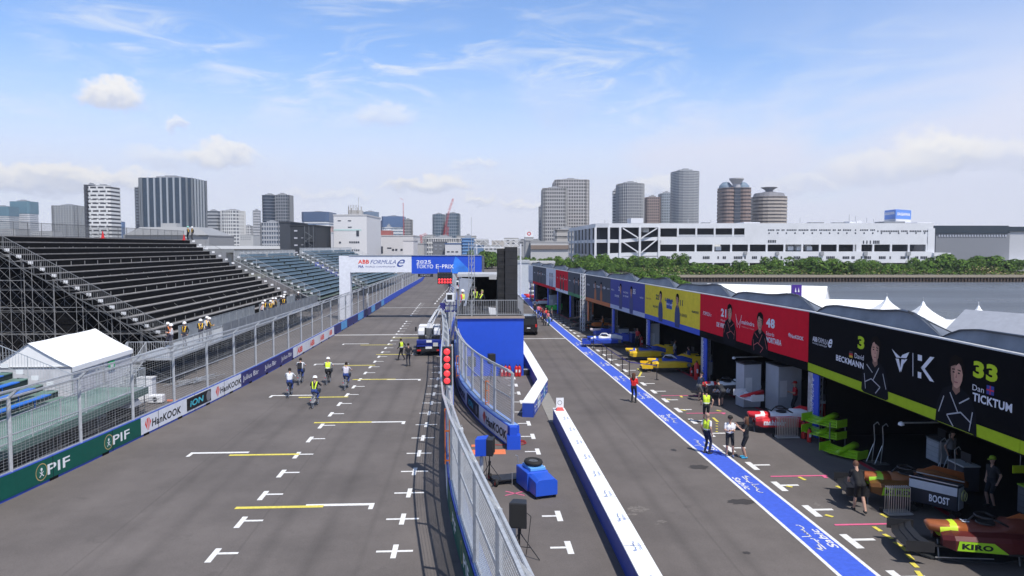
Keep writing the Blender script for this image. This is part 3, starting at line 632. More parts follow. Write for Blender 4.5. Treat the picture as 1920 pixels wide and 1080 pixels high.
bx('pole', M_['steel'], nl.x + .14, 27.83, 1.0, nl.x + .22, 27.91, nl.z + 1.5, lt); bx('bracket', M_['steel'], nl.x - .1, 27.822, nl.z + .5, nl.x + .139, 27.86, nl.z + .56, lt)
# ================================================================ RAILINGS AND GRANDSTANDS
def railing(mb, P, h=1.05, sp=.13, r=.012, post=2.0, R0=.025, zb=.12):
    """bar railing along 3-D points"""
    for a, b in zip(P, P[1:]):
        a = Vector(a); b = Vector(b); d = b - a; L = d.length
        for z in (h, zb): mb.tube(a + Vector((0, 0, z)), b + Vector((0, 0, z)), R0, n=4)
        n = max(1, int(L / sp))
        for i in range(n): p = a + d * ((i + .5) / n); mb.tube(p + Vector((0, 0, zb)), p + Vector((0, 0, h)), r, n=3, cap=False)
        n = max(1, round(L / post))
        for i in range(n + 1): p = a + d * (i / n); mb.tube(p, p + Vector((0, 0, h + .03)), R0, n=4)
def scaffold(mb, x0, x1, y0, y1, z1f, sx=2.0, sy=2.0, r=.03, diag=True):
    nx = max(1, round(abs(x1 - x0) / sx)); ny = max(1, round((y1 - y0) / sy))
    for i in range(nx + 1):
        x = x0 + (x1 - x0) * i / nx; zt = z1f(x)
        for j in range(ny + 1):
            y = y0 + (y1 - y0) * j / ny; mb.tube((x, y, 0), (x, y, zt), r, n=4)
            z = .5
            while z < zt - .2:
                if i < nx and z1f(x0 + (x1 - x0) * (i + 1) / nx) > z: mb.tube((x, y, z), (x0 + (x1 - x0) * (i + 1) / nx, y, z), r * .8, n=3)
                if j < ny: mb.tube((x, y, z), (x, y0 + (y1 - y0) * (j + 1) / ny, z), r * .8, n=3)
                if diag and i < nx and (i + j) % 2 == 0: mb.tube((x, y, z), (x0 + (x1 - x0) * (i + 1) / nx, y, min(z + 2, z1f(x0 + (x1 - x0) * (i + 1) / nx))), r * .7, n=3)
                z += 2.0
def stand(label, X0, z0, Y0, Y1, n, run, rise, kind, near_rail=True, far_rail=True, scy=2.2, dx=0.):
    """tiers climb towards -X; dx bends the far end"""
    t = thing('grandstand', label, 'grandstand', (X0, Y0, 0)); off = t.location; sh = lambda x, y: x + dx * (y - Y0)
    deck = MB(); riser = MB(); edge = MB(); seats = []
    for i in range(n):
        xa = X0 - i * run; xb = xa - run; z = z0 + i * rise
        A, B, C_, D = (sh(xa, Y0), Y0), (sh(xa, Y1), Y1), (sh(xb, Y1), Y1), (sh(xb, Y0), Y0)
        deck.hexa([(A[0], A[1], z - .05), (B[0], B[1], z - .05), (C_[0], C_[1], z - .05), (D[0], D[1], z - .05), (A[0], A[1], z), (B[0], B[1], z), (C_[0], C_[1], z), (D[0], D[1], z)])
        if i:
            riser.poly([(A[0] - .03, A[1], z - rise), (B[0] - .03, B[1], z - rise), (B[0] - .03, B[1], z - .05), (A[0] - .03, A[1], z - .05)])
            if kind == 'bare': edge.hexa([(A[0], A[1], z + .002), (B[0], B[1], z + .002), (B[0] - .36, B[1], z + .002), (A[0] - .36, A[1], z + .002)] + [(A[0], A[1], z + .05), (B[0], B[1], z + .05), (B[0] - .36, B[1], z + .05), (A[0] - .36, A[1], z + .05)])
        if kind != 'bare' and i < n:
            ya = Y0 + .3
            m = MB(); y = Y0 + 1.3
            if kind == 'seat':
                k = 0
                while y < Y1 - 1.2:
                    if k % 26 == 0 and m.v: seats.append(m); m = MB()
                    if k % 26 > 1: x = sh(xb, y) + .3; m.box(x - .2, y - .21, z + .36, x + .22, y + .21, z + .41); m.box(x - .25, y - .21, z + .38, x - .2, y + .21, z + .68)
                    y += .5; k += 1
            else:
                xs = sh(xb, Y0) + .35; m.box(xs - .17, Y0 + .2, z + .38, xs + .17, Y1 - 1.6, z + .43)
                y = Y0 + 1
                while y < Y1 - 1: m.box(xs - .02, y, z, xs + .02, y + .05, z + .38); y += 2
            seats.append(m)
    dk = {'bare': mat('bare_decking', (.085, .080, .078), .8, 0, .45, 1.2), 'seat': mat('green_decking', (.11, .15, .13), .8, 0, .2, 1), 'bench': mat('worn_green_decking', (.12, .21, .175), .7, 0, .3, .9)}[kind]
    deck.build('deck', dk, t, off=off)
    riser.build('riser', M_['black'] if kind == 'bare' else C(.03, .045, .045, .8), t, off=off)
    if edge.v: edge.build('plank', mat('aluminium_plank', (.30, .285, .27), .6, .1, .3, 1.5), t, off=off)
    for m in seats: m.build('seat_row' if kind == 'seat' else 'bench', mat('seat_blue', (.13, .195, .25), .6, 0, .3, 2) if kind == 'seat' else C(.03, .17, .62, .45), t, off=off)
    zt = lambda x: z0 + max(0, min(n - 1, (X0 - x) / run)) * rise - .1
    sc = MB(); scaffold(sc, X0 - .3, X0 - n * run, Y0 + .15, Y1 - .2, zt, 2.1, scy if Y0 < 60 else 5); sc.build('scaffold', M_['steel_dk'] if kind != 'bare' else mat('scaffold_steel', (.30, .30, .30), .5, .4, .2, 4), t, off=off)
    if kind == 'bare':
        m = MB()
        for i in range(9):
            xa_ = X0 - .6 - i * 1.55; zc = zt(xa_ - 1.5)
            for j, y_ in enumerate((Y0 - .15, Y0 + 1.2)):
                z_ = .2
                while z_ < zc - .8: m.tube((xa_, y_, z_), (xa_ - 1.55, y_, min(z_ + 1.6, zc)), .018, n=4); m.tube((xa_ - 1.55, y_, z_), (xa_, y_, min(z_ + 1.6, zt(xa_))), .014, n=3); m.tube((xa_, y_, z_ + .8), (xa_ - 1.55, y_, z_ + .8), .018, n=4); z_ += 1.6
                m.tube((xa_, y_, 0), (xa_, y_, zt(xa_)), .024, n=4)
        m.build('end_bracing', mat('brace_steel', (.26, .26, .26), .5, .4, .2, 4), t, off=off)
    # numbered plates up the aisle ends, stepped side
    pl = MB()
    for i in range(1, n):
        for y, s in ((Y0 + .18, 1), (Y1 - .18, 1)):
            x = sh(X0 - i * run, y) - .3; z = z0 + i * rise; pl.box(x - .17, y - .02, z + .25, x + .17, y + .02, z + .47)
    pl.each('row_plate', M_['white'], t, off=off)
    for flag, y in ((near_rail, Y0 + .02), (far_rail, Y1 - .02)):
        if flag:
            m = MB(); pts = [(sh(X0 - i * run, y), y, z0 + i * rise) for i in (0, n - 1)]; railing(m, pts, 1.1, .16, .011, 2.2); m.build('side_railing', M_['steel'] if kind != 'bare' else mat('rail_steel', (.24, .245, .25), .5, .4, .2, 4), t, off=off)
            m = MB()
            for i in range(n):
                x = sh(X0 - i * run, y); z = z0 + i * rise; m.tube((x, y, z - rise), (x, y, z), .03); m.tube((x, y, z), (x - run, y, z), .03)
            a, b = (sh(X0, y), y - .03, z0 - .5), (sh(X0 - n * run, y), y - .03, z0 + n * rise - .5); m.tube(a, b, .05)
            m.build('stringer', M_['steel'] if kind != 'bare' else M_['steel_dk'], t, off=off)
    m = MB(); xb = X0 - n * run + .06; railing(m, [(sh(xb, Y0), Y0, z0 + (n - 1) * rise), (sh(xb, Y1), Y1, z0 + (n - 1) * rise)], 1.2, .14, .013, 2.0); m.build('rear_railing', M_['steel_dk'] if kind == 'bare' else M_['steel'], t, off=off)
    return t
s1 = stand('large bare black grandstand with long aluminium planks', -22.2, 1.8, 56.6, 98.5, 18, .82, .47, 'bare', scy=2.2)
# black pieces inside the frame of the first stand, a dark backing for the lattice
m = MB()
for i in range(6): m.box(-24 - i * 1.9, 57.5 + (i % 3), .2, -25.3 - i * 1.9, 57.54 + (i % 3), 2.0 + i * .85)
m.each('black_panel', M_['black'], s1, off=s1.location)
m = MB(); m.poly([(-22.3, 58.8, .1), (-37, 58.8, .1), (-37, 58.8, 9.2), (-22.3, 58.8, 1.7)]); m.poly([(-23, 57.6, 0.02), (-36, 57.6, .02), (-36, 95, .02), (-23, 95, .02)]); m.build('black_backing', M_['black'], s1, off=s1.location)  # plain black sheets behind the end frame and on the ground below
s2 = stand('second grandstand with rows of small blue seats', -20.6, 1.8, 103, 134, 13, .88, .45, 'seat', dx=.03)
s3 = stand('third grandstand of blue seats seen under the start gantry', -18.9, 1.8, 137, 185, 14, .86, .44, 'seat', dx=.035)
s0 = stand('near green grandstand with bright blue benches', -19.9, 1.5, 26.5, 38.2, 16, .72, .31, 'bench', near_rail=False)
m = MB(); m.box(-19.88, 24, 1.42, -17.3, 40.6, 1.5); m.build('walkway', mat('green_walkway', (.12, .21, .175), .7, 0, .3, .9), s0, off=s0.location)
m = MB(); m.box(-17.29, 24, 1.15, -17.25, 40.6, 1.5); m.build('fascia_board', C(.1, .16, .14), s0, off=s0.location)
m = MB(); railing(m, [(-17.35, 24, 1.5), (-17.35, 40.5, 1.5), (-19.9, 40.5, 1.5)], 1.05, .13, .01, 2); m.build('front_railing', M_['steel'], s0, off=s0.location)
m = MB(); scaffold(m, -17.4, -19.8, 24, 40.4, lambda x: 1.42, 1.2, 1.6, .028); m.build('scaffold', M_['steel_dk'], s0, off=s0.location)
m = MB(); m.box(-19.75, 24.2, .1, -19.7, 40, 1.4); m.build('black_backing', M_['black'], s0, off=s0.location)  # plain black sheet below the green walkway, behind its scaffold
# walkway before the black stand
t = thing('raised_walkway', 'raised steel walkway with mesh panels before the black grandstand', 'walkway', (-20.7, 49, 0)); off = t.location
m = MB(); m.box(-22.15, 49, 1.66, -19.3, 96, 1.8); m.build('deck', M_['steel'], t, off=off)
m = MB(); scaffold(m, -19.4, -22.0, 49, 96, lambda x: 1.66, 2.4, 2.2, .03); m.build('scaffold', M_['steel_dk'], t, off=off)
m = MB(); m.poly([(-22.16, 49, 0.03), (-22.16, 96, .03), (-22.16, 96, 1.7), (-22.16, 49, 1.7)]); m.build('black_backing', M_['black'], t, off=off)  # plain black sheet backing the scaffold below this deck
pm = mat('grey_mesh_panel', (.25, .27, .29), .5, .3, .2, 2)
for k, (x, ya) in enumerate(((-22.1, 57.5), (-19.36, 59.2))):
    y = ya
    while y < 95:
        if k == 0 and 77 < y < 78.5: y += 1.6; continue
        m = MB(); m.box(x - .012, y + .08, 1.92, x + .012, y + 1.92, 2.92); m.tube((x, y, 1.8), (x, y, 3.0), .03); m.tube((x, y, 2.97), (x, y + 2, 2.97), .028); m.build('mesh_panel', pm, t, off=off); y += 2.0
m = MB(); railing(m, [(-19.4, 59, 1.8), (-19.4, 49.1, 1.8), (-22.1, 49.1, 1.8)], 1.05, .14, .012, 2); m.build('railing', M_['steel'], t, off=off)
st = MB()
for i in range(8): st.box(-22.1, 45.6 + i * .42, .2 * (i + 1), -20.9, 46.0 + i * .42, .2 * (i + 1) + .05)
st.build('stair', M_['steel'], t, off=off)
m = MB(); railing(m, [(-20.9, 45.6, .1), (-20.9, 49.0, 1.8)], 1.05, .16, .012, 2); railing(m, [(-22.1, 45.6, .1), (-22.1, 49.0, 1.8)], 1.05, .16, .012, 2); m.build('stair_railing', M_['steel'], t, off=off)
# loose tubes stacked on the ground behind the fence
for k, (px, py, n) in enumerate(((360, 718, 12), (205, 775, 14), (285, 700, 8))):
    c = gp(px, py); t = thing('scaffold_tube_pile', ['loose pile of steel tubes behind the white banner barrier', 'tangle of steel tubes lying under the green walkway', 'small pile of steel tubes beside the white tent'][k], 'tube pile', c)
    m = MB()
    for i in range(n): a = random.uniform(-.5, .5) + 1.2; l = random.uniform(1, 2.1); z = .05 + .045 * (i % 5) ; ox = random.uniform(-.7, .7); oy = random.uniform(-.8, .8); m.tube((ox - math.cos(a) * l, oy - math.sin(a) * l, z), (ox + math.cos(a) * l, oy + math.sin(a) * l, z + random.uniform(0, .35)), .03, n=6)
    m.build('tube', M_['alu'], t)

# ---------------------------------------------------------------- white tent between the stands
A = Vector((-21.3, 41, 0)); t = thing('marquee_tent', 'white gabled marquee tent between the two left grandstands', 'tent', (-23.4, 44.3, 0)); off = t.location
x0, x1, xr, y0, y1, ze, zr = -25.6, -21.45, -23.6, 41.0, 48.0, 2.55, 3.85
m = MB(); N = 10
for (xa, za, xb, zb) in ((x1 + .12, ze - .02, xr, zr), (xr, zr, x0 - .12, ze - .02)):
    rows = [[(xa + (xb - xa) * i / 5, y0 - .1 + (y1 - y0 + .2) * j / N, za + (zb - za) * i / 5 - .05 * math.sin(math.pi * i / 5) - .03 * math.sin(math.pi * ((j * 2) % N) / N)) for i in range(6)] for j in range(N + 1)]
    m.loft(rows, close=False, cap=False)
m.build('roof', M_['whitefab'], t, off=off, smooth=True)
m = MB(); 
for xx in (x1 + .12, x0 - .12): m.poly([(xx, y0 - .1, ze - .28), (xx, y1 + .1, ze - .28), (xx, y1 + .1, ze - .01), (xx, y0 - .1, ze - .01)])
m.each('valance', M_['whitefab'], t, off=off)
m = MB(); m.poly([(x0, y0, ze), (x1, y0, ze), (xr, y0, zr - .05)]); m.poly([(x0, y1, ze), (x1, y1, ze), (xr, y1, zr - .05)]); m.each('gable', M_['whitefab'], t, off=off)
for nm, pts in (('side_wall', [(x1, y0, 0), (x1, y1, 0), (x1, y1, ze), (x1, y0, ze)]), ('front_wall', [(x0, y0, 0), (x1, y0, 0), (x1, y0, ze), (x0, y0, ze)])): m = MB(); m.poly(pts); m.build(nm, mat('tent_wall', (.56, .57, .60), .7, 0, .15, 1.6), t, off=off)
m = MB()
for y in (y0, (y0 + y1) / 2, y1):
    for x in (x0, x1): m.tube((x + .04 * (1 if x == x1 else -1), y, 0), (x + .04 * (1 if x == x1 else -1), y, ze), .05)
m.tube((x0, y0 - .03, ze), (x1, y0 - .03, ze), .035); m.build('frame', M_['alu'], t, off=off)
m = MB(); m.box(x1 + .06, 45.0, 1.75, x1 + .09, 45.75, 2.2); o = m.build('exit_sign', C(.02, .45, .16, .5), t, off=off); m = MB(); m.box(x1 + .091, 45.2, 1.82, x1 + .1, 45.55, 2.1); m.build('pictogram', M_['white'], o, off=off)
# white cabinet, small generator, grey tarp heap behind the fence
c = gp(276, 752); t = thing('white_cabinet', 'white fluted cabinet behind the debris fence', 'cabinet', c); m = MB()
for i in range(8): m.box(-.42 + i * .105, -.3, .08, -.42 + i * .105 + .095, .3, 1.35)
m.build('door', M_['white'], t); m = MB(); m.box(-.44, -.29, .0, .44, .29, .08); m.box(-.45, -.32, 1.35, .45, .32, 1.42); m.build('frame', C(.6, .6, .6), t)
c = gp(294, 756); t = thing('portable_generator', 'small white box generator with round vent behind the fence', 'generator', c); m = MB(); m.box(-.4, -.25, .06, .4, .25, .5); m.build('case', M_['white'], t, bevel=.04)
m = MB(); m.lathe([(.13, -.27), (.1, -.28)], (0, 0, .28), 14, axis='Y'); m.build('vent', M_['blackp'], t); m = MB(); m.box(.5, .2, .06, 1.5, .32, .14); m.build('cable_cover', M_['orange'], t)
c = gp(232, 790); t = thing('covered_trolley', 'grey tarp covered trolley behind the debris fence', 'trolley', c); m = MB(); m.box(-.6, -.45, .15, .6, .45, .85); m.build('frame', M_['blackp'], t)
m = MB(); m.loft([[(-.7, -.55, .8), (.7, -.55, .8), (.7, .55, .8), (-.7, .55, .8)], [(-.6, -.45, 1.1), (.62, -.42, 1.05), (.5, .42, 1.2), (-.55, .42, 1.12)]]); m.build('tarp', C(.25, .27, .32, .7), t)

# ================================================================ BLUE PLATFORM AND STAGE
PY = 51.5; px0 = at(858, 640, PY).x; px1 = at(982, 640, PY).x; PZ = at(920, 597, PY).z
t = thing('camera_platform', 'tall platform with plain blue front wall beside the pit lane', 'platform', (1.4, PY, 0)); off = t.location
m = MB(); m.poly([(px0, PY, 0), (px1, PY, 0), (px1, PY, PZ), (px0, PY, PZ)]); m.poly([(px1, PY, 0), (px1, PY + 9, 0), (px1, PY + 9, PZ), (px1, PY, PZ)]); m.poly([(px0, PY, 0), (px0, PY + 9, 0), (px0, PY + 9, PZ), (px0, PY, PZ)])
m.build('blue_wall', M_['blue'], t, off=off)
bx('deck', C(.05, .05, .052, .8), px0 - .1, PY - .06, PZ + .003, px1 + .04, PY + 9, PZ + .155, t); bx('deck_edge', C(.33, .27, .23, .7), px0 - .12, PY - .12, PZ + .003, px1 + .06, PY - .062, PZ + .17, t)
for i in range(3):
    xa = px0 + (px1 - px0) * [0, .22, .6][i]; xb = px0 + (px1 - px0) * [.21, .59, .98][i]; m = MB(); railing(m, [(xa, PY + .02, PZ + .16), (xb, PY + .02, PZ + .16)], 1.1, .12, .013, 3); m.build('railing', M_['alu'], t, off=off)
m = MB(); railing(m, [(px1 - .02, PY + .1, PZ + .16), (px1 - .02, PY + 8, PZ + .16)], 1.1, .14, .013, 2); m.build('railing', M_['alu'], t, off=off)
# black loudspeaker column on the platform
def box_thing(name, label, cat, loc, dims, mtl, part='case', bevel=.02):
    t = thing(name, label, cat, loc); m = MB(); w, d, h = dims; m.box(-w / 2, -d / 2, 0, w / 2, d / 2, h); m.build(part, mtl, t, bevel=bevel); return t
bxm = PY + 3.2; xa = at(932, 500, bxm).x; xb = at(970, 500, bxm).x; zt = at(950, 463, bxm).z
t = thing('screen_tower', 'tall black wrapped screen tower standing on the blue platform', 'tower', ((xa + xb) / 2, bxm, PZ + .16)); off = t.location
xm = xa + (xb - xa) * .38
m = MB(); m.box(xm + .003, bxm - .35, PZ + .16, xb, bxm + .5, zt); m.build('screen_back', mat('black_wrap', (.016, .016, .018), .6, 0, .4, 1.5, .3), t, off=off, bevel=.03)
m = MB(); m.box(xa, bxm - .2, PZ + .16, xm, bxm + .4, zt - .12); m.build('wing_panel', mat('black_wrap2', (.011, .011, .012), .7, 0, .4, 1.5, .3), t, off=off, bevel=.05)
m = MB()
for i in range(9): m.box(xa + .1, bxm - .37, PZ + .5 + i * .52, xb - .02, bxm - .352, PZ + .53 + i * .52)
m.build('seam', C(.04, .04, .045, .5), t, off=off)
def truss(mb, a, b, w=.3, r=.022, step=.4, n=4):
    a = Vector(a); b = Vector(b); d = (b - a); L = d.length; d.normalize(); u = d.orthogonal().normalized() if abs(d.z) > .9 else Vector((0, 0, 1)); v = d.cross(u).normalized(); u = v.cross(d)
    cs = [(u * sx + v * sy) * (w / 2) for sx, sy in ((-1, -1), (1, -1), (1, 1), (-1, 1))]
    for c in cs: mb.tube(a + c, b + c, r, n=4)
    k = int(L / step)
    for i in range(k):
        for j in range(4):
            p = a + d * (L * i / k) + cs[j]; q_ = a + d * (L * (i + 1) / k) + cs[(j + 1) % 4]
            mb.tube(p, q_, r * .55, n=3, cap=False)
    return mb
tp = at(884, 455, PY + .9); t = thing('lighting_truss', 'silver lattice truss mast rising from the blue platform', 'truss', (tp.x, tp.y, PZ + .16)); m = MB(); truss(m, (tp.x, tp.y, PZ + .16), (tp.x, tp.y, tp.z), .28); m.build('mast', M_['alu'], t, off=t.location)
m = MB(); m.tube((tp.x, tp.y, tp.z), (tp.x, tp.y, at(884, 407, PY + .9).z), .015, n=4); m.build('aerial', M_['steel'], t, off=t.location)
# stage roof behind with black interior
SX0, SX1, SY0, SY1 = at(862, 520, 63).x, at(968, 520, 63).x, 63., 68.
t = thing('pit_stage', 'long dark covered stage behind the screen tower', 'stage', ((SX0 + SX1) / 2, SY0, 0)); off = t.location
zr = at(900, 514, SY0).z
bx('roof', C(.45, .46, .48, .6), SX0 - .2, SY0, zr - .22, SX1 + .2, SY1, zr, t); bx('deck', C(.06, .06, .065), SX0, SY0 + .3, 3.6, SX1, SY1, 3.8, t)
bx('rear_wall', M_['black'], SX0 + .1, SY1 - .3, 3.81, SX1 - .1, SY1 - .1, zr - .23, t)
for xx in (SX0 + 1.5, SX1 - .05): bx('side_wall', M_['black'], xx - .05, SY0 + .6, 3.81, xx, SY1 - .31, zr - .23, t)
bx('base_wall', M_['black'], SX0 + .05, SY0 + .35, 0, SX1 - .05, SY1 - .4, 3.59, t)
for i in range(1):
    m = MB()
    for xx in (SX0, SX1): m.tube((xx, SY0 + .5 + i * 12, 0), (xx, SY0 + .5 + i * 12, zr - .2), .09)
    m.each('column', M_['steel'], t, off=off)
m = MB(); y = SY0 + 1
for i in range(0): m.poly([(SX0 - .02, y + i * 8, 3.9), (SX0 - .02, y + i * 8 + 5, 3.9), (SX0 + .9, y + i * 8 + 5, zr - .5), (SX0 + .9, y + i * 8, zr - .5)])
m.poly([(SX0 - .02, SY0 + .1, 3.9), (SX0 + .5, SY0 - .1, 3.9), (SX0 + 1.1, SY0 - .1, zr - .4), (SX0 - .02, SY0 + .1, zr - .3)]); m.build('curtain', C(.35, .38, .45, .7), t, off=off)
bx('hanging_frame', C(.4, .4, .4), at(917, 520, SY0).x, SY0 - .05, at(917, 524, SY0).z, at(931, 520, SY0).x, SY0 - .02, at(917, 516, SY0).z, t)
# lattice boom running across above the stage
A_ = at(889, 457, 95); B_ = at(976, 457, 95); t = thing('camera_boom', 'pale lattice boom across the skyline above the stage', 'truss', A_)
m = MB(); truss(m, A_, B_, 1.0, .05, 1.0); m.build('boom', M_['white'], t, off=A_); m = MB(); c = at(893, 457, 95); m.tube((A_.x + .3, A_.y, 0), (A_.x + .3, A_.y, A_.z), .1); m.tube((B_.x, B_.y, 0), (B_.x, B_.y, B_.z), .1); m.each('mast', M_['white'], t, off=A_)
# items on the platform
c = at(931, 561, PY + 2.4); t = thing('equipment_case', 'tilted white case lying at the foot of the screen tower', 'case', (at(925, 561, PY + 1).x, PY + 1.0, PZ + .17)); m = MB(); m.hexa([(-.25, -.2, 0), (.25, -.2, 0), (.25, .2, 0), (-.25, .2, 0), (-.35, -.2, .5), (.15, -.2, .45), (.15, .2, .45), (-.35, .2, .5)]); m.build('lid', M_['white'], t); m = MB(); m.box(-.3, -.25, -.002, .3, .25, .0); m.build('mat_board', M_['blackp'], t)
c = at(845, 556, PY + 3); t = thing('site_light', 'boxy white site lamp on a mast beside the platform', 'lamp', (c.x, c.y, 0)); m = MB(); m.tube((0, 0, 0), (0, 0, c.z - .3), .05); m.build('mast', M_['steel'], t); m = MB(); m.box(-.32, -.25, c.z - .35, .32, .25, c.z + .25); m.build('case', M_['white'], t); m = MB(); m.box(-.25, -.27, c.z - .2, .12, -.255, c.z + .15); m.build('lens', M_['blackp'], t)
# fire extinguishers at the foot of the blue wall
def extinguisher(loc, label, group, s=1.):
    t = thing('fire_extinguisher', label, 'fire extinguisher', loc, 0, group)
    m = MB(); m.lathe([(.02, 0), (.09 * s, .01), (.095 * s, .05), (.095 * s, .5 * s), (.07 * s, .58 * s), (.03 * s, .62 * s)], n=12); m.build('cylinder', M_['red'], t, smooth=True)
    m = MB(); m.box(-.03, -.08, .62 * s, .03, .04, .68 * s); m.tube((.02, -.05, .66 * s), (.13 * s, -.05, .4 * s), .014); m.tube((.13 * s, -.05, .4 * s), (.12 * s, -.06, .15 * s), .014); m.build('valve', M_['blackp'], t)
    m = MB(); m.box(-.05, -.099 * s, .25 * s, .05, -.09 * s, .4 * s); m.build('label_plate', M_['white'], t); return t
for i, px in enumerate((941, 948, 955, 968, 974)):
    c = gp(px, 706); extinguisher(c, 'red fire extinguisher at the foot of the blue wall, ' + ['leftmost of the row', 'second from left', 'middle one', 'second from right', 'rightmost of the row'][i], 'extinguishers by the blue wall', 1.25)
c = gp(986, 703); t = box_thing('equipment_case', 'small black case beside the red extinguishers', 'case', c, (.5, .4, .38), M_['blackp']); m = MB(); m.box(-.24, -.19, .383, .24, .19, .41); m.build('lid', C(.3, .3, .32), t)
# ================================================================ PIT GARAGES
def outward(A, B):
    d = (Vector(B) - Vector(A)).normalized(); return Vector((-d.y, d.x, 0))      # towards the pit lane
class Fas:
    """helper: put flat prints on the fascia A(near)-B(far) of garage g"""
    def __init__(s, A, B, par): s.A, s.B, s.par = A, B, par; s.n = outward(A, B); s.X = -(Vector(B) - Vector(A)).normalized()
    def P(s, px, py, o=.01): return onv(px, py, s.A, s.B) + s.n * o
    def text(s, t, xl, yt, yb, xr, m, bold=.02, shear=0., o=.012):
        O = s.P(xl, yb, o); T = s.P(xl, yt, o); E = s.P(xr, yb, o); w = (E - O).to_2d().length
        mb = MB(); add_text(mb, t, O, s.X, (0, 0, 1), w, T.z - O.z, bold, shear); return mb.build('lettering', m, s.par, off=_wl(s.par))
    def polys(s, px, py, sc, pgs, m, name, o=.012):
        c = s.P(px, py, o); mb = MB()
        for pg in pgs: mb.poly([tuple(c + s.X * (u * sc) + Vector((0, 0, v * sc))) for u, v in pg])
        return mb.build(name, m, s.par, off=_wl(s.par))
SKIN = C(.55, .31, .23, .8, spec=.1); SKIN2 = C(.26, .14, .10, .7); HAIR = C(.012, .009, .008, .9, spec=.05)
def portrait(f, px, py, hh, sx=1., suit=None, low=2.6, trim=None, flip=1):
    """flat picture of a driver in dark overalls; hh = head height in metres"""
    suit = suit or C(.007, .008, .012, .9, spec=.1); low = min(low, (f.P(px, py).z - ZB - .02) / hh); F_ = lambda L: [(a * flip, b) for a, b in L]
    f.polys(px, py, hh, [F_([(-.2, -.45), (-.85 * sx, -.72), (-1.15 * sx, -1.3), (-1.2 * sx, -2.0), (-.95 * sx, -low), (1.0 * sx, -low), (1.2 * sx, -2.0), (1.12 * sx, -1.25), (.8 * sx, -.7), (.22, -.45)])], suit, 'overalls_print', .014)
    f.polys(px, py, hh, [F_([(-.19, -.35), (-.22, -.62), (0, -.78), (.22, -.62), (.2, -.35)])], SKIN2, 'neck_print', .016)
    f.polys(px, py, hh, [F_([(-.39, -.12), (-.45, .3), (-.28, .58), (.1, .66), (.40, .50), (.46, .2), (.40, -.16)])], HAIR, 'hair_print', .018)
    f.polys(px, py, hh, [F_([(-.31, .14), (-.36, 0), (-.33, -.22), (-.22, -.42), (-.05, -.54), (.12, -.5), (.28, -.3), (.33, -.02), (.32, .12), (.22, .22), (.05, .26), (-.12, .38), (-.24, .30)])], SKIN, 'face_print', .020)
    f.polys(px, py, hh, [F_([(.05, .3), (.33, .2), (.33, -.02), (.28, -.3), (.14, -.5), (.1, -.3), (.14, 0)])], C(.34, .19, .14, .7), 'face_print', .0215)
    f.polys(px, py, hh, [F_([(-.24, .1), (-.06, .12), (-.06, .155), (-.25, .14)]), F_([(.08, .12), (.26, .1), (.26, .14), (.08, .155)]), F_([(-.2, .0), (-.08, .0), (-.09, .05), (-.19, .05)]), F_([(.1, 0), (.22, 0), (.21, .05), (.11, .05)])], HAIR, 'eyes_print', .023)
    f.polys(px, py, hh, [F_([(-.12, -.3), (.12, -.3), (.08, -.345), (-.08, -.345)]), F_([(-.03, -.16), (.06, -.16), (.03, -.12), (-.01, .02)])], C(.3, .1, .09), 'mouth_print', .023)
    if trim:
        w = .05; L = [((-.75, -.75), (-.2, -1.05)), ((.35, -.75), (-.15, -1.4)), ((-.9, -1.6), (-.3, -1.35)), ((-.3, -1.35), (.5, -1.6)), ((.5, -1.6), (.1, -1.95)), ((-.95, -1.2), (-.8, -1.9)), ((.7, -.95), (1.0, -1.6))]
        pg = []
        for (a, b) in L: d = Vector((b[0] - a[0], b[1] - a[1])).normalized(); q_ = (-d.y * w / 2, d.x * w / 2); pg.append(F_([(a[0] - q_[0], a[1] - q_[1]), (b[0] - q_[0], b[1] - q_[1]), (b[0] + q_[0], b[1] + q_[1]), (a[0] + q_[0], a[1] + q_[1])]))
        f.polys(px, py, hh, pg, trim, 'overalls_trim_print', .017)
ML = C(.38, .52, .02, .7, spec=.1); MLT = C(.50, .66, .03, .7, spec=.1); MY = C(.86, .66, .05, .7, spec=.1); MO = C(.60, .16, .03, .5)
GREY = C(.10, .105, .12, .8, spec=.2); BLK = C(.0035, .0038, .0055, .9, spec=.08)
cols = [(BLK, ML), (BLK, ML), (M_['redv'], BLK), (MY, M_['blue']), (C(.025, .04, .30, .5), C(.5, .55, .7)), (GREY, MO), (GREY, C(.05, .26, .1)), (M_['redv'], MW), (MW, M_['redv']), (GREY, M_['redv']), (MW, C(.5, .5, .55)), (MW, MW)]
names = ['black and lime fascia nearest the camera', 'black fascia with lime band and the number 33', 'red fascia with two drivers and black band', 'yellow fascia over a blue band', 'dark blue fascia over a pale band', 'grey fascia over an orange band', 'grey fascia over a green band', 'small red fascia over a white band', 'white fascia over a red band', 'distant grey fascia over a thin red band', 'narrow white fascia at the far end', 'last white fascia of the row']
ZB, ZC = 3.12, 3.50
pave = MB()
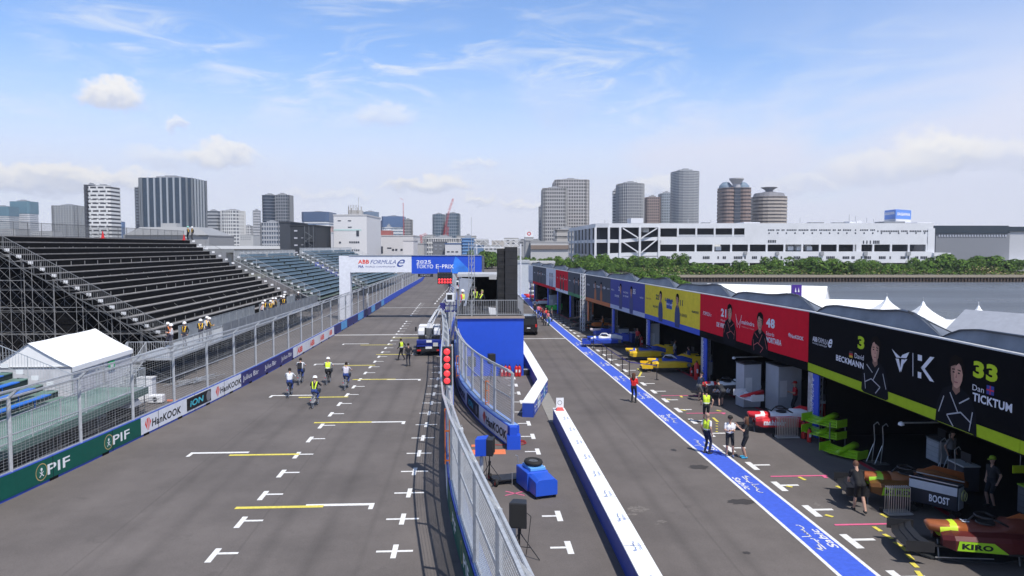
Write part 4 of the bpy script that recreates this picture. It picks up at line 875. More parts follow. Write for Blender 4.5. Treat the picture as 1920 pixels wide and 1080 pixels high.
for i in range(len(GB) - 1):
    A, B = GB[i], GB[i + 1]; n = outward(A, B); d = (B - A).normalized(); L = (B - A).length; t = thing('pit_garage', 'open pit garage with ' + names[min(i, 11)], 'garage', A, 0, 'pit garages in a row'); off = A
    fc, bc = cols[min(i, 11)]
    def slab(name, m, u0, u1, w0, w1, z0, z1, par=t, lbl=None, A=A, d=d, n=n, off=off):
        """box: along the front, depth into the garage (+), height"""
        mb = MB(); P = [A + d * u - n * w for (u, w) in ((u0, w0), (u1, w0), (u1, w1), (u0, w1))]; mb.hexa([(p.x, p.y, z0) for p in P] + [(p.x, p.y, z1) for p in P]); return mb.build(name, m, par, off=off, label=lbl)
    slab('fascia_panel', fc, .01, L - .01, 0, .12, ZC, ZT); slab('fascia_band', bc, .01, L - .01, -.003, .123, ZB, ZC - .002)
    slab('top_rail', C(.6, .62, .64, .4), 0, L, -.02, .14, ZT + .002, ZT + .05)
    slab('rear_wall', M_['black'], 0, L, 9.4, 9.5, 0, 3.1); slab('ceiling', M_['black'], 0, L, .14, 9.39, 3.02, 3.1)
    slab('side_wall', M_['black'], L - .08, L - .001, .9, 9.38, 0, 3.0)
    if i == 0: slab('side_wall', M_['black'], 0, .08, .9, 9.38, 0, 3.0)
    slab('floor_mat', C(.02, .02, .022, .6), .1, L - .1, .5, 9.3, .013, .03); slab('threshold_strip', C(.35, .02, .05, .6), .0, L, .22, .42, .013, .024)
    if i: slab('banner_column', M_['blue'] if i not in (5,) else MO, L - .85, L - .2, .16, .22, .05, 3.02)
    mb = MB(); P0 = A + d * (L - .1) - n * .45
    if i: truss(mb, (P0.x, P0.y, 0), (P0.x, P0.y, 3.0), .34, .03, .3); mb.build('truss_column', M_['alu'], t, off=off)
    if i != 1: slab('column_cover', mat('silver_foil', (.42, .43, .44), .3, .3, .5, 3, .4), L + .1 if False else .12, .5, .3, .7, .02, 3.0)
    if i in (1, 2, 3):
        O = A + d * (L - .36) + n * -.155; m = MB(); add_text(m, 'FORMULA e', (O.x, O.y, .9), (0, 0, 1), d * 1 if False else d, 1.9, .34, .0, .3); m.build('lettering', MW, t, off=off)
# pale prints on the fascias
def G(i):
    for o in COL.objects:
        if o.name.startswith('pit_garage') and (o.location - GB[i]).length < .01: return o
e = lambda u, v: (1500 + u / 4.571, 560 + v / 4.571)
f = Fas(GB[1], GB[2], G(1)); f1 = f; TR = C(.4, .42, .46)
f.text('ABB', 1524, 630, 639, 1532.5, MW, .03); f.text('FORMULA', 1533, 632, 641.5, 1552, MW, .0, .4); f.text('e', 1553, 634, 651, 1561, MW, .02, .4); f.text('FIA WORLD CHAMPIONSHIP', 1524, 641, 644, 1551, MW, 0)
f.text('3', 1608.5, 629, 653, 1621, MLT, .045); f.text('David', 1603, 661.5, 671, 1620, MW, .0); f.text('BECKMANN', 1568, 664.5, 675.5, 1620, MW, .03)
f.polys(1596, 664.5, .15, [[(-1, -.9), (1, -.9), (1, -.3), (-1, -.3)]], C(.6, .42, .03), 'flag_print'); f.polys(1596, 664.5, .15, [[(-1, -.29), (1, -.29), (1, .29), (-1, .29)]], C(.5, .02, .02), 'flag_print'); f.polys(1596, 664.5, .15, [[(-1, .3), (1, .3), (1, .9), (-1, .9)]], C(.03, .03, .03), 'flag_print')
portrait(f, 1642, 657, .86, trim=TR, low=2.75); portrait(f, 1794.5, 700, .90, trim=TR, low=2.7, flip=-1)
hp = lambda L, cx, cy, sc: [((a - cx) / sc, (cy - b) / sc) for a, b in L]
def pxpoly(f, pts, m, name, o=.012):
    mb = MB(); mb.poly([tuple(f.P(*e(u, v), o)) for u, v in pts]); return mb.build(name, m, f.par, off=_wl(f.par))
for pts in ([(790, 430), (828, 505), (868, 507), (820, 462)], [(940, 458), (880, 482), (862, 507), (915, 510)], [(822, 512), (850, 515), (865, 610), (858, 632)], [(872, 520), (900, 522), (868, 632), (862, 600)], [(905, 520), (922, 520), (890, 560), (885, 552)]): pxpoly(f, pts, MW, 'emblem')
pxpoly(f, [(968, 465), (973, 466), (973, 665), (968, 664)], MW, 'divider_line')
for pts in ([(1012, 478), (1048, 486), (1048, 535), (1012, 528)], [(1012, 625), (1042, 633), (1042, 685), (1012, 677)], [(1040, 590), (1118, 497), (1155, 503), (1072, 600)], [(1040, 592), (1072, 600), (1152, 715), (1115, 705)]): pxpoly(f, pts, MW, 'emblem')
f.text('33', 1825, 675, 706.5, 1871, MLT, .05); f.text('Dan', 1824, 720, 731, 1845.5, MW, .0); f.text('TICKTUM', 1824, 735, 751, 1899, MW, .03)
c_ = e(1634, 786); f.polys(c_[0], c_[1], .17, [[(-1, -.8), (1, -.8), (1, .8), (-1, .8)]], C(.03, .05, .3), 'flag_print'); f.polys(c_[0], c_[1], .17, [[(-1, -.12), (1, -.12), (1, .12), (-1, .12)], [(-.12, .13), (.12, .13), (.12, .8), (-.12, .8)], [(-.12, -.8), (.12, -.8), (.12, -.13), (-.12, -.13)]], C(.6, .03, .04), 'flag_print', .015)
# the pictures drop over the lime band
for (px, py, s_) in ((1642, 657, .86), (1794.5, 700, .90)): pass
e2 = lambda u, v: (1200 + u / 5.333, 520 + v / 5.333)
f = Fas(GB[2], GB[3], G(2))
f.text('21', 1352, 578, 593, 1362, MW, .04); f.text('DE VRIES', 1344, 603.5, 612, 1361.6, MW, .03); f.text('Nyck', 1352, 598, 602.5, 1361, MW, 0); f.text('mahindra', 1390.7, 599.5, 607, 1414.7, MW, .01); f.text('FORMULA E TEAM', 1391, 611, 613.5, 1414, C(.7, .3, .3), 0)
f.text('48', 1436.8, 595.5, 613, 1453, MW, .045); f.text('Edoardo', 1437, 621, 628, 1452, MW, 0); f.text('MORTARA', 1437, 630.6, 641, 1465.5, MW, .03); f.text('HanKOOK', 1482.5, 626, 633, 1507, MW, .03); f.text('FORMULA e', 1318.5, 583, 590, 1334, MW, 0, .3)
f.polys(1480.5, 628.5, .38, [[(a, b) for a, b in pg] for pg in WING], MW, 'emblem')
f.polys(1385, 602, .42, [[(-1, .9), (-.9, .9), (-.3, -.9), (-.4, -.9)], [(1, .9), (.9, .9), (.3, -.9), (.4, -.9)], [(-.9, .5), (-.82, .5), (.0, -.5), (-.08, -.5)], [(.9, .5), (.82, .5), (0, -.5), (.08, -.5)]], MW, 'emblem')
portrait(f, 1368.7, 586, .80, low=2.4, trim=C(.5, .1, .1), flip=-1); portrait(f, 1425.5, 604, .85, low=2.4, trim=C(.5, .1, .1))
f = Fas(GB[3], GB[4], G(3)); D_ = C(.05, .05, .06)
f.text('22', 1230, 551.5, 561, 1235.8, D_, .04); f.text('MALONEY', 1225, 571.5, 576, 1234.7, D_, .01); f.text('LOLA', 1247, 558, 564, 1262.8, C(.02, .04, .2), .05); f.text('11', 1275.3, 562, 573, 1280.5, D_, .03); f.text('DI GRASSI', 1274, 586.6, 592, 1288, D_, .01); f.text('HanKOOK', 1297.5, 581.5, 586, 1310.6, D_, .03); f.text('HanKOOK', 1212, 557, 560, 1221, C(.45, .2, .05), .02)
f.polys(1255, 570.5, .62, [[(-1, -.55), (1, -.55), (1, .55), (-1, .55)]], C(.03, .08, .35), 'blue_box_print'); f.text('ABT', 1257, 569.5, 573.5, 1261.5, MW, .05, o=.016); f.text('YAMAHA', 1248.5, 567, 571, 1256, MW, .02, o=.016)
portrait(f, 1239, 556.5, .72, low=2.6, suit=C(.03, .05, .16), sx=.62); portrait(f, 1270.5, 563, .75, low=2.6, suit=C(.03, .05, .16), sx=.62)
f = Fas(GB[4], GB[5], G(4))
f.text('2', 1160, 537, 545, 1162, MW, .04); f.text('55', 1186.8, 541.5, 551, 1191.8, MW, .04); f.text('JAGUAR' if False else 'HanKOOK', 1200, 556, 559, 1206.7, MW, .02); f.text('FORMULA e', 1146, 541, 544, 1152, MW, 0); f.text('RACING', 1169, 546, 549, 1178, MW, .02); f.text('E-TEAM', 1169, 553, 556, 1178, MW, .02); f.text('DRIVER', 1153, 552, 556, 1161, MW, .02)
portrait(f, 1164, 541, .72, low=2.6, suit=C(.06, .07, .2), sx=.62); portrait(f, 1184, 547, .75, low=2.6, suit=C(.06, .07, .2), sx=.62)
for gi, (xa, xb) in ((5, (1098, 1144)), (6, (1065, 1096)), (7, (1043, 1064)), (8, (1025, 1041)), (9, (1000, 1023))):
    f = Fas(GB[gi], GB[gi + 1], G(gi)); w = xb - xa
    gcols = MW if gi != 8 else C(.3, .3, .4)
    yc = lambda x: proj(tuple(pat([GB[gi], GB[gi + 1]], s_at([GB[gi], GB[gi + 1]], x))[0].xy) + (4.9,))[1]
    k = w / 46
    for fx, tx, wd, hh in ((.06, 'FORMULA', .11, 3.4), (.33, '13', .05, 7), (.45, 'TEAM', .12, 4), (.74, '9', .04, 7), (.70, 'NAME', .12, 3), (.88, 'HanKOOK', .10, 3)):
        x = xa + w * fx; y = yc(x); f.text(tx, x, y - hh * k / 2, y + hh * k / 2, x + w * wd, gcols, .02)
    sk = C(.012, .014, .02) if gi != 5 else C(.45, .14, .04)
    portrait(f, xa + w * .40, yc(xa + w * .4) - 2 * k, .66, low=2.3, suit=sk if gi != 8 else C(.2, .2, .3), sx=.55); portrait(f, xa + w * .64, yc(xa + w * .64) - 2 * k, .66, low=2.3, suit=sk if gi != 8 else C(.2, .2, .3), sx=.55)

# ---------------------------------------------------------------- fabric roofs behind the fascias
FLINE = [Vector((16.9, -6, 0))] + [Vector(p) + Vector((.35, 0, 0)) for p in GB]
roofm = mat('grey_roof_fabric', (.13, .145, .17), .42, .25, .15, .8)
prof = [(0, 5.85), (.06, 6.1), (.14, 6.42), (.22, 6.58), (.30, 6.62), (.42, 6.5), (.55, 6.42), (.68, 6.4), (.82, 6.38), (.9, 6.28), (.96, 6.08), (1.0, 5.9)]
Yc = 14.6; k = 0; s = 0
while Yc < 118:
    Y1 = Yc + 10.0; rg = []; rr = random.Random(k)
    for (u, z) in prof:
        y = Yc + (Y1 - Yc) * u; a, tn = pat(FLINE, y + 6); nx = Vector((tn.y, -tn.x, 0)); ring_ = []
        for j in range(9): v = j / 8; p = a + nx * (v * 9.0); ring_.append((p.x, p.y, z * (1 - v) + (3.2 + (z - 5.8) * .3) * v - .35 * math.sin(math.pi * v) * (.4 + (z - 5.8))))
        rg.append(ring_)
    m = MB(); m.loft(rg, close=False, cap=False); a, tn = pat(FLINE, Yc + 6)
    t = thing('garage_roof', ['grey fabric garage roof nearest the camera at the right edge', 'grey fabric roof over the black and lime garage', 'grey fabric roof behind the join of black and red fascias', 'grey fabric roof over the red fascia', 'grey fabric roof behind the join of red and yellow fascias', 'grey fabric roof over the yellow fascia', 'grey fabric roof over the dark blue fascia', 'small grey fabric roof over the orange banded fascia', 'small grey fabric roof over the green banded fascia', 'far grey fabric roof over the small red fascia', 'farthest grey fabric roof of the garage row', 'last sliver of grey fabric roof'][k], 'roof', (a.x, a.y, 0), 0, 'curved garage roofs')
    m.build('fabric', roofm, t, off=t.location, smooth=True)
    m = MB(); fr = [r_[0] for r_ in rg]; m.loft([[(p[0] - (p[2] - 5.7) * -.25, p[1], p[2]) for p in fr], [(p[0] - .12, p[1], 5.7) for p in fr]], close=False, cap=False); m.build('front_gable', mat('gable_fabric', (.20, .22, .26), .5, .1, .3, .5), t, off=t.location, smooth=True)
    m = MB()
    for u0 in (0, 3, 11): m.path([rg[u0][j] for j in range(9)], .04, 4) if False else m.path([tuple(Vector(q_) + Vector((0, 0, .03))) for q_ in rg[u0]], .04, 4)
    m.build('seam', C(.05, .055, .065), t, off=t.location); Yc = Y1 - .15; k += 1
# truss mast in front of the grey fascias
c = at(1097, 590, 80); t = thing('lighting_truss', 'white lattice truss mast standing before the grey pit fascia', 'truss', (c.x - .4, 78.5, 0)); m = MB(); truss(m, (0, 0, 0), (0, 0, 6.1), .35, .03, .4); m.each('mast', M_['white'], t)
for kx in (1085, 1089, 1104):
    c = gp(kx, 600); t = thing('tyre_rack', 'tall narrow wheeled tyre rack by the orange garage, ' + {1085: 'leftmost of the three', 1089: 'middle one of the three', 1104: 'nearest the orange wall'}[kx], 'rack', c); m = MB()
    for (sx, sy) in ((-.3, -.3), (.3, -.3), (.3, .3), (-.3, .3)): m.tube((sx, sy, 0), (sx, sy, 2.4), .03)
    for z in (.3, 1, 1.7, 2.35): m.box(-.3, -.3, z, .3, .3, z + .04)
    m.build('frame', M_['alu'], t)
# interior partitions: white cabinets / foil boxes inside the red garage, orange wall etc.
def cab(px, py, w, d, h, label, m=None, rz=0.):
    c = gp(px, py); t = thing('garage_partition', label, 'partition', c, rz, 'pale partitions in the garages'); mb = MB(); mb.box(-w / 2, 0, .04, w / 2, d, h); mb.build('panel', m or mat('pale_panel', (.40, .42, .46), .6, 0, .1, 1), t, bevel=.02)
    mb = MB(); mb.box(-w / 2 - .03, -.03, h, w / 2 + .03, d + .03, h + .07); mb.build('top_frame', M_['blackp'], t)
    mb = MB(); mb.box(-w / 2 + .1, -.012, h * .35, -w / 2 + .5, -.003, h * .7); mb.build('notice', C(.6, .61, .63), t); return t
cab(1410, 765, 1.05, .9, 2.45, 'tall pale partition with curved side in the red garage, left of the pair', rz=.15)
cab(1480, 775, 1.35, 1.4, 2.55, 'tall pale partition with small red notice in the red garage, right of the pair', rz=.1)
cab(1226, 668, .9, .8, 2.7, 'tall pale partition inside the yellow garage'); cab(1041, 582, 1.6, .8, 2.2, 'grey partition inside the garage under the white and red fascia'); cab(1170, 640, .9, .7, 1.2, 'low pale cabinet in the blue garage')
c = gp(1112, 602); t = thing('orange_wall', 'bright orange wall panel at the mouth of the orange garage', 'wall panel', c, 0); m = MB(); m.box(-.05, -1.0, .02, .05, 1.0, 2.95); m.build('panel', MO, t); m = MB(); m.box(-.07, 1.0, 0.0, .07, 1.08, 3.0); m.build('edge', M_['alu'], t)
# extinguishers and stand by the garages
for i, (px, py, s_, lb_) in enumerate(((1507, 822, 1.25, 'large red fire extinguisher beside the black and lime garage'), (1517, 829, 1.0, 'smaller red fire extinguisher at the end of the red threshold'), (1306, 712, 1.9, 'tall red extinguisher cylinder beside the yellow garage'), (1203, 650, 1.5, 'red extinguisher between blue and yellow garages'), (1296, 705, 1.0, 'small red extinguisher in front of the yellow garage column'))):
    extinguisher(gp(px, py), lb_, 'extinguishers by the garages', s_)
# ================================================================ RACING CARS
def ell(cx, y, cz, hw, hh, n=12, pw=2.6, tilt=0.):
    out = []
    for i in range(n):
        t = 2 * math.pi * i / n; c, s = math.cos(t), math.sin(t)
        out.append((cx + hw * math.copysign(abs(c) ** (2 / pw), c), y, cz + hh * math.copysign(abs(s) ** (2 / pw), s)))
    return out
def racing_car(label, loc, rz, body, side, accent=None, wheels=False, rear=True, txt=None, txtm=None, fw=True, num=None, z=0.12, band=None, noseband=None, short=None, wy=0., panelm=None):
    short = (not wheels) if short is None else short
    """open wheel electric racing car, nose at the origin pointing -Y"""
    t = thing('racing_car', label, 'racing car', loc, rz, 'racing cars outside the garages'); accent = accent or side
    m = MB(); m.loft([ell(0, y, zc + z, hw, hh) for y, hw, zc, hh in ([(0, .06, .2, .04), (.25, .11, .22, .07), (.8, .16, .29, .11), (1.5, .23, .38, .16)] if not short else [(1.42, .10, .56, .05), (1.5, .19, .50, .14)]) + [(2.1, .31, .43, .2), (2.45, .35, .44, .22)]]); m.build('nose', body, t, smooth=True)
    m = MB(); m.loft([ell(0, y, zc + z, hw, hh) for y, hw, zc, hh in [(2.452, .352, .44, .221), (2.8, .38, .42, .24), (3.3, .36, .42, .23), (3.45, .34, .5, .32), (3.9, .27, .5, .34), (4.6, .14, .42, .22), (5.0, .06, .36, .1)]]); m.build('engine_cover', accent, t, smooth=True)
    m = MB(); m.loft([[(-.02, 3.5, .8 + z), (.02, 3.5, .8 + z), (.02, 4.9, .45 + z), (-.02, 4.9, .45 + z)], [(-.015, 3.9, .98 + z), (.015, 3.9, .98 + z), (.015, 4.85, .78 + z), (-.015, 4.85, .78 + z)]]); m.build('fin', body, t)
    m = MB(); m.lathe([(.001, 0), (.24, .0), (.26, .03), (.24, .06), (.001, .05)], (0, 3.02, .63 + z), 14); m.build('cockpit_rim', M_['blackp'], t)
    m = MB(); m.torus((0, 3.05, .86 + z), .30, .035, 12, 6, axis='Z', a0=R(-200), a1=R(20)); m.tube((0, 2.72, .86 + z), (0, 2.5, .62 + z), .03, n=6); m.tube((.28, 3.12, .86 + z), (.28, 3.5, .66 + z), .035, n=6); m.tube((-.28, 3.12, .86 + z), (-.28, 3.5, .66 + z), .035, n=6); m.build('halo', M_['blackp'] if band is None else M_['white'], t, smooth=True)
    for s in (-1, 1):
        m = MB(); m.loft([[(s * (.30), y, z + a), (s * w, y, z + a + .03), (s * w, y, z + b - .1), (s * (w - .12), y, z + b), (s * .28, y, z + b + .05)] for y, w, a, b in ([(2.3, .42, .12, .36), (2.6, .68, .06, .46)] if not short else [(1.75, .50, .04, .34), (2.0, .74, .0, .42)]) + [(3.4, .82, .05, .47), (4.1, .74, .06, .4), (4.6, .5, .1, .3)]]); o = m.build('sidepod', side, t)
        if txt and not panelm:
            m = MB(); xx = s * (.845 if not short else .80); y0, y1 = (2.62, 4.0) if not short else (2.05, 3.2)
            if s > 0: add_text(m, txt, (xx, y0, z + .14), (0, 1, 0), (0, 0, 1), y1 - y0, .27, .04)
            else: add_text(m, txt, (xx, y1, z + .14), (0, -1, 0), (0, 0, 1), y1 - y0, .27, .04)
            m.build('lettering', txtm or MK, o)
    if panelm:
        for s in (-1, 1):
            m = MB(); X_ = lambda y: s * (.752 + .08 * (y - 2) / 1.4); q_ = [(X_(2.03), 2.03, z + .05), (X_(3.32), 3.32, z + .06), (X_(2.95), 2.95, z + .335), (X_(2.08), 2.08, z + .325)]; m.poly(q_ if s > 0 else q_[::-1]); o = m.build('side_panel', panelm, t)
            m = MB(); x0_, x1_ = X_(2.15) + s * .006, X_(2.9) + s * .006; add_text(m, txt, (x0_ if s > 0 else x1_, 2.15 if s > 0 else 2.9, z + .11), Vector((x1_ - x0_, .75, 0)).normalized() * s, (0, 0, 1), .78, .16, .05); m.build('lettering', MK, o)
    m = MB(); m.hexa([(-.25, .9, z - .02), (.25, .9, z - .02), (.9, 4.7, z - .02), (-.9, 4.7, z - .02), (-.25, .9, z + .03), (.25, .9, z + .03), (.9, 4.7, z + .03), (-.9, 4.7, z + .03)]); m.build('floor', M_['blackp'], t)
    if fw and (not short or band or wy != .9):
        m = MB()
        for k, (yy, zz, ch) in enumerate(((.0 + wy, .09, .3), (.22 + wy, .16, .22), (.38 + wy, .24, .16))):
            m.loft([[(x, yy + abs(x) * .25, zz + z - .04), (x, yy + ch + abs(x) * .25, zz + z + .02), (x, yy + ch + abs(x) * .25, zz + z + .04), (x, yy + abs(x) * .25, zz + z - .02)] for x in (-.88, -.4, .4, .88)])
        w_ = m.build('front_wing', M_['blackp'] if band is None else band, t)
        m = MB()
        for s in (-1, 1): m.box(s * .89 - .012, .1 + wy, z, s * .89 + .012, .85 + wy, z + .3)
        m.each('endplate', M_['blackp'] if band is None else band, w_)
    if rear:
        m = MB(); m.box(-.5, 4.75, z + .72, .5, 5.05, z + .75); m.box(-.5, 4.9, z + .8, .5, 5.12, z + .83)
        w_ = m.build('rear_wing', M_['blackp'], t); m = MB()
        for s in (-1, 1): m.box(s * .5 - .012, 4.55, z + .25, s * .5 + .012, 5.15, z + .88)
        m.each('endplate', body, w_)
    if num:
        m = MB(); add_text(m, num, (-.13, 2.38, .672 + z), (1, 0, .0), (0, 1, .0), .26, .2, .04); m.build('race_number', MW, t)
    if noseband: m = MB(); m.loft([ell(0, y, zc + z, hw * 1.02 + .003, hh * 1.02 + .003) for y, hw, zc, hh in [(1.75, .26, .40, .18), (2.1, .315, .43, .203), (2.2, .323, .433, .207)]], cap=False); m.build('nose_band', noseband, t, smooth=True)
    m = MB()
    for s in (-1, 1):
        for yy in ((1.35, 4.35) if not short else (4.35,)):
            m.tube((s * .2, yy, .34 + z), (s * .72, yy - .05, .30 + z), .018); m.tube((s * .2, yy + .25, .3 + z), (s * .72, yy - .03, .2 + z), .018); m.lathe([(.001, -.05), (.13, -.05), (.15, 0), (.13, .05), (.001, .05)], (s * .74, yy - .05, .26 + z), 12, axis='X')
    m.build('suspension', M_['steel_dk'], t)
    if wheels:
        for s in (-1, 1):
            for yy in (1.3, 4.3):
                m = MB(); m.lathe([(.001, -.15), (.22, -.15), (.33, -.13), (.345, -.06), (.345, .06), (.33, .13), (.22, .15), (.001, .15)], (s * .82, yy, .345), 20, axis='X'); w = m.build('wheel', M_['rubber'], t, smooth=True); m = MB(); m.lathe([(.2, -.162), (.2, .162)], (s * .82, yy, .345), 16, axis='X'); m.build('rim', M_['steel_dk'], w)
    else:
        m = MB()
        for yy in (1.7, 3.8):
            for s in (-1, 1): m.tube((s * .35, yy, 0), (s * .2, yy, z + .15), .025)
        m.each('support_trestle', M_['steel_dk'], t)
    return t
COP = mat('copper_paint', (.42, .13, .045), .3, .35, .12, 3, coat=.4); LIME = mat('lime_paint', (.32, .62, .02), .35, 0, .05, 3, coat=.3)
MLT2 = C(.55, .72, .04, .4); cw = lambda px, py: gp(px, py)
RZN = R(-90)     # nose points to the pit lane (-X)
def car_at(px, py, ang, **k):
    c = gp(px, py); wy_ = k.get('wy'); c.x -= 0 if wy_ else .2 if px in (1408, 1318) else 1.7 if px < 1060 else .85; k.setdefault('wy', .9 if not k.get('wheels') else 0.); off = 0 if k.get('wheels') else 1.42; a = R(-90 - ang - 4); c = c + Vector((math.sin(a), -math.cos(a), 0)) * off; return racing_car(loc=(c.x, c.y, 0), rz=R(-90 - ang - 4), z=k.pop('z', .3), **k)
car_at(1732, 1040, 10, z=.42, wy=.55, label='copper, black and lime racing car nearest the camera', body=COP, side=C(.10, .018, .018, .35), accent=C(.12, .03, .02, .4), txt='KIRO', num='33', rear=False, noseband=MLT2, panelm=LIME)
car_at(1606, 938, 10, z=.42, wy=.75, label='copper and lime racing car with the man leaning over it', body=COP, side=C(.16, .07, .02, .35), accent=C(.25, .10, .04, .4), txt='KIRO', rear=False, noseband=LIME, panelm=LIME)
RDP = mat('red_car_paint', (.60, .02, .03), .35, 0, .05, coat=.3); car_at(1408, 806, 6, label='red and white racing car behind the man in white shirt', body=RDP, side=RDP, accent=M_['white'], txt='mahindra', txtm=MW, rear=False, noseband=M_['white'])
car_at(1318, 744, 4, label='red and white racing car with two mechanics bending at it', body=RDP, side=C(.05, .04, .04), accent=M_['white'], txt='mahindra', txtm=MW, rear=False, noseband=M_['white'])
YEL = mat('yellow_car_paint', (.75, .48, .015), .35, 0, .05, coat=.3)
car_at(1235, 695, 4, label='yellow racing car nearer of the two before the yellow garage', body=YEL, side=YEL, accent=M_['blued'], noseband=M_['blued'], band=YEL)
car_at(1192, 674, 4, label='yellow racing car farther of the two before the yellow garage', body=YEL, side=YEL, accent=M_['blued'], noseband=M_['blued'])
DBL = mat('blue_car_paint', (.02, .06, .40), .35, 0, .05, coat=.3)
car_at(1118, 649, 3, label='dark blue racing car under the blue fascia', body=DBL, side=DBL, accent=M_['white'], band=DBL, noseband=M_['white'])
car_at(1122, 633, 3, label='white and blue racing car behind the dark blue one', body=C(.7, .6, .6, .4), side=DBL, accent=DBL)
car_at(1083, 617, 0, label='black racing car with orange floor by the orange garage', body=C(.1, .08, .07, .4), side=MO, accent=C(.05, .05, .05), wheels=True)
car_at(1080, 605, 0, label='brown and white racing car on its wheels by the orange garage', body=C(.3, .2, .15), side=C(.08, .07, .07), accent=C(.6, .6, .6), wheels=True)
GRN = mat('green_car_paint', (.03, .52, .06), .35, 0, .05, coat=.3)
car_at(1046, 585, 0, label='bright green racing car before the green banded garage', body=GRN, side=GRN, accent=GRN, band=M_['blackp'])
car_at(1025, 573, 0, label='red and white racing car with white wing beside the green one', body=RDP, side=M_['white'], accent=RDP, band=M_['white'])
car_at(1001, 561, 0, label='red racing car far down the pit lane', body=RDP, side=RDP, accent=M_['white']); car_at(990, 551, 0, label='black and white racing car farther than the red ones', body=C(.1, .1, .11), side=M_['white'], accent=M_['blackp'])
car_at(978, 545, 0, label='white racing car farthest down the pit lane', body=M_['white'], side=M_['white'], accent=DBL)
# lime noses on a rack beside the black garage
def nose_cone(loc, rz, label, m1=LIME, m2=None):
    t = thing('nose_cone', label, 'nose cone', loc, rz, 'spare lime nose cones'); m = MB(); m.loft([ell(0, y, zc, hw, hh) for y, hw, zc, hh in [(0, .05, .1, .04), (.3, .12, .13, .08), (.9, .17, .2, .12), (1.3, .2, .26, .14)]]); m.build('nose', m2 or LIME, t, smooth=True)
    m = MB()
    for k, (yy, zz, ch) in enumerate(((.0, .0, .32), (.24, .07, .24), (.42, .15, .18))): m.loft([[(x, yy + abs(x) * .3, zz - .03), (x, yy + ch + abs(x) * .3, zz + .01), (x, yy + ch + abs(x) * .3, zz + .04), (x, yy + abs(x) * .3, zz)] for x in (-.9, -.4, .4, .9)])
    m.build('front_wing', m1, t); m = MB()
    for s in (-1, 1): m.box(s * .9 - .015, .1, -.02, s * .9 + .015, .85, .32)
    m.each('endplate', m1, t); return t
c = gp(1552, 853)
for (px, py, z_, lb_) in ((1535, 838, .98, 'lime nose cone on the top shelf of the rack'), (1535, 838, .45, 'lime nose cone on the middle shelf of the rack'), (1572, 862, .14, 'lime nose cone lying lowest in front of the rack')):
    c = gp(px, py); nose_cone((c.x, c.y + .2, z_), R(-62), lb_)
c = gp(1535, 838); t = thing('nose_rack', 'dark frame holding the lime nose cones', 'rack', (c.x + .1, c.y + .3, 0)); m = MB()
for (sx, sy) in ((.3, -.5), (1.0, -.5), (.3, .5), (1.0, .5)): m.tube((sx, sy, 0), (sx, sy, 1.15), .03)
for z_ in (.38, .9): m.box(.3, -.5, z_, 1.0, .5, z_ + .04)
m.build('frame', M_['steel_dk'], t)
# nose cone with red front hanging at the red garage
c = gp(1400, 790); nose_cone((c.x + .2, c.y + 1.5, .9), R(-80), 'red and white nose cone raised behind the red car', M_['white'], RDP)
# black rear floor lying on the ground nearest
c = gp(1715, 1046); t = thing('floor_panel', 'black car floor panel lying on the ground nearest the camera', 'car part', c, R(-8)); m = MB()
m.loft([[(x, y0, z0), (x, y1, z1), (x, y1 + .02, z1 + .05), (x, y0, z0 + .05)] for x, y0, y1, z0, z1 in [(0, .25, .4, .12, .16), (.4, -.1, .5, .03, .14), (1.2, -.25, .55, .02, .12), (2.2, -.3, .4, .02, .14), (2.9, -.1, .25, .05, .2), (3.3, .1, .3, .3, .5)]]); m.build('panel', mat('carbon_panel', (.03, .033, .036), .35, 0, .3, 5), t); m = MB(); m.box(.5, -.16, .09, 2.1, -.14, .12); m.build('edge_trim', M_['alu'], t)

# ---------------------------------------------------------------- small pit furniture
def bar_rack(px, py, w, h, n, label):
    c = gp(px, py); t = thing('bar_trolley', label, 'trolley', c, 0, 'steel bar trolleys'); m = MB()
    for i in range(n): x = -w / 2 + w * i / (n - 1); m.tube((x, 0, .1), (x, 0, h), .016, n=6); m.tube((x, 0, h), (x, .25, h), .016, n=6); m.tube((x, .25, h), (x, .25, .1), .012, n=6)
    m.build('bar', mat('brushed_bar', (.5, .47, .44), .35, .7, .1), t); m = MB(); m.box(-w / 2 - .06, -.12, .03, w / 2 + .06, .38, .08); m.build('base_plate', C(.4, .38, .36), t)
    m = MB()
    for s in (-1, 1): m.lathe([(.001, -.03), (.08, -.03), (.08, .03), (.001, .03)], (s * (w / 2 + .1), .3, .09), 10, axis='X')
    m.build('wheel', M_['rubber'], t)
bar_rack(1686, 966, .72, .92, 10, 'steel bar trolley beside the man leaning over the car'); bar_rack(1477, 822, .95, .95, 13, 'steel bar trolley beside the red and white car')
c = gp(1752, 975); t = thing('battery_box', 'grey and black charging cabinet with hoses in the black garage', 'cabinet', (c.x + .35, c.y + .5, 0), R(-52)); m = MB(); m.box(-.75, -.3, .35, .75, .3, 1.15); b_ = m.build('case', C(.02, .025, .035, .4), t, bevel=.03)
m = MB(); m.box(-.74, -.312, .85, .74, -.302, 1.13); m.build('pale_panel', C(.5, .52, .56), b_); m = MB(); add_text(m, 'BOOST', (-.1, -.315, .5), (1, 0, 0), (0, 0, 1), .62, .25, .03); m.build('lettering', MW, b_)
m = MB(); m.box(.752, -.22, .38, .77, .22, 1.1); m.build('end_panel', C(.4, .42, .44), b_)
m = MB(); m.torus((.83, 0, .85), .17, .02, 14, 5, axis='X'); m.torus((.86, .1, .8), .14, .015, 14, 5, axis='X'); m.build('hose', C(.45, .45, .2), t)
m = MB(); m.tube((-.75, -.3, 1.22), (.75, -.3, 1.22), .02); m.tube((-.75, .3, 1.22), (.75, .3, 1.22), .02); m.build('handrail', M_['alu'], t)
m = MB()
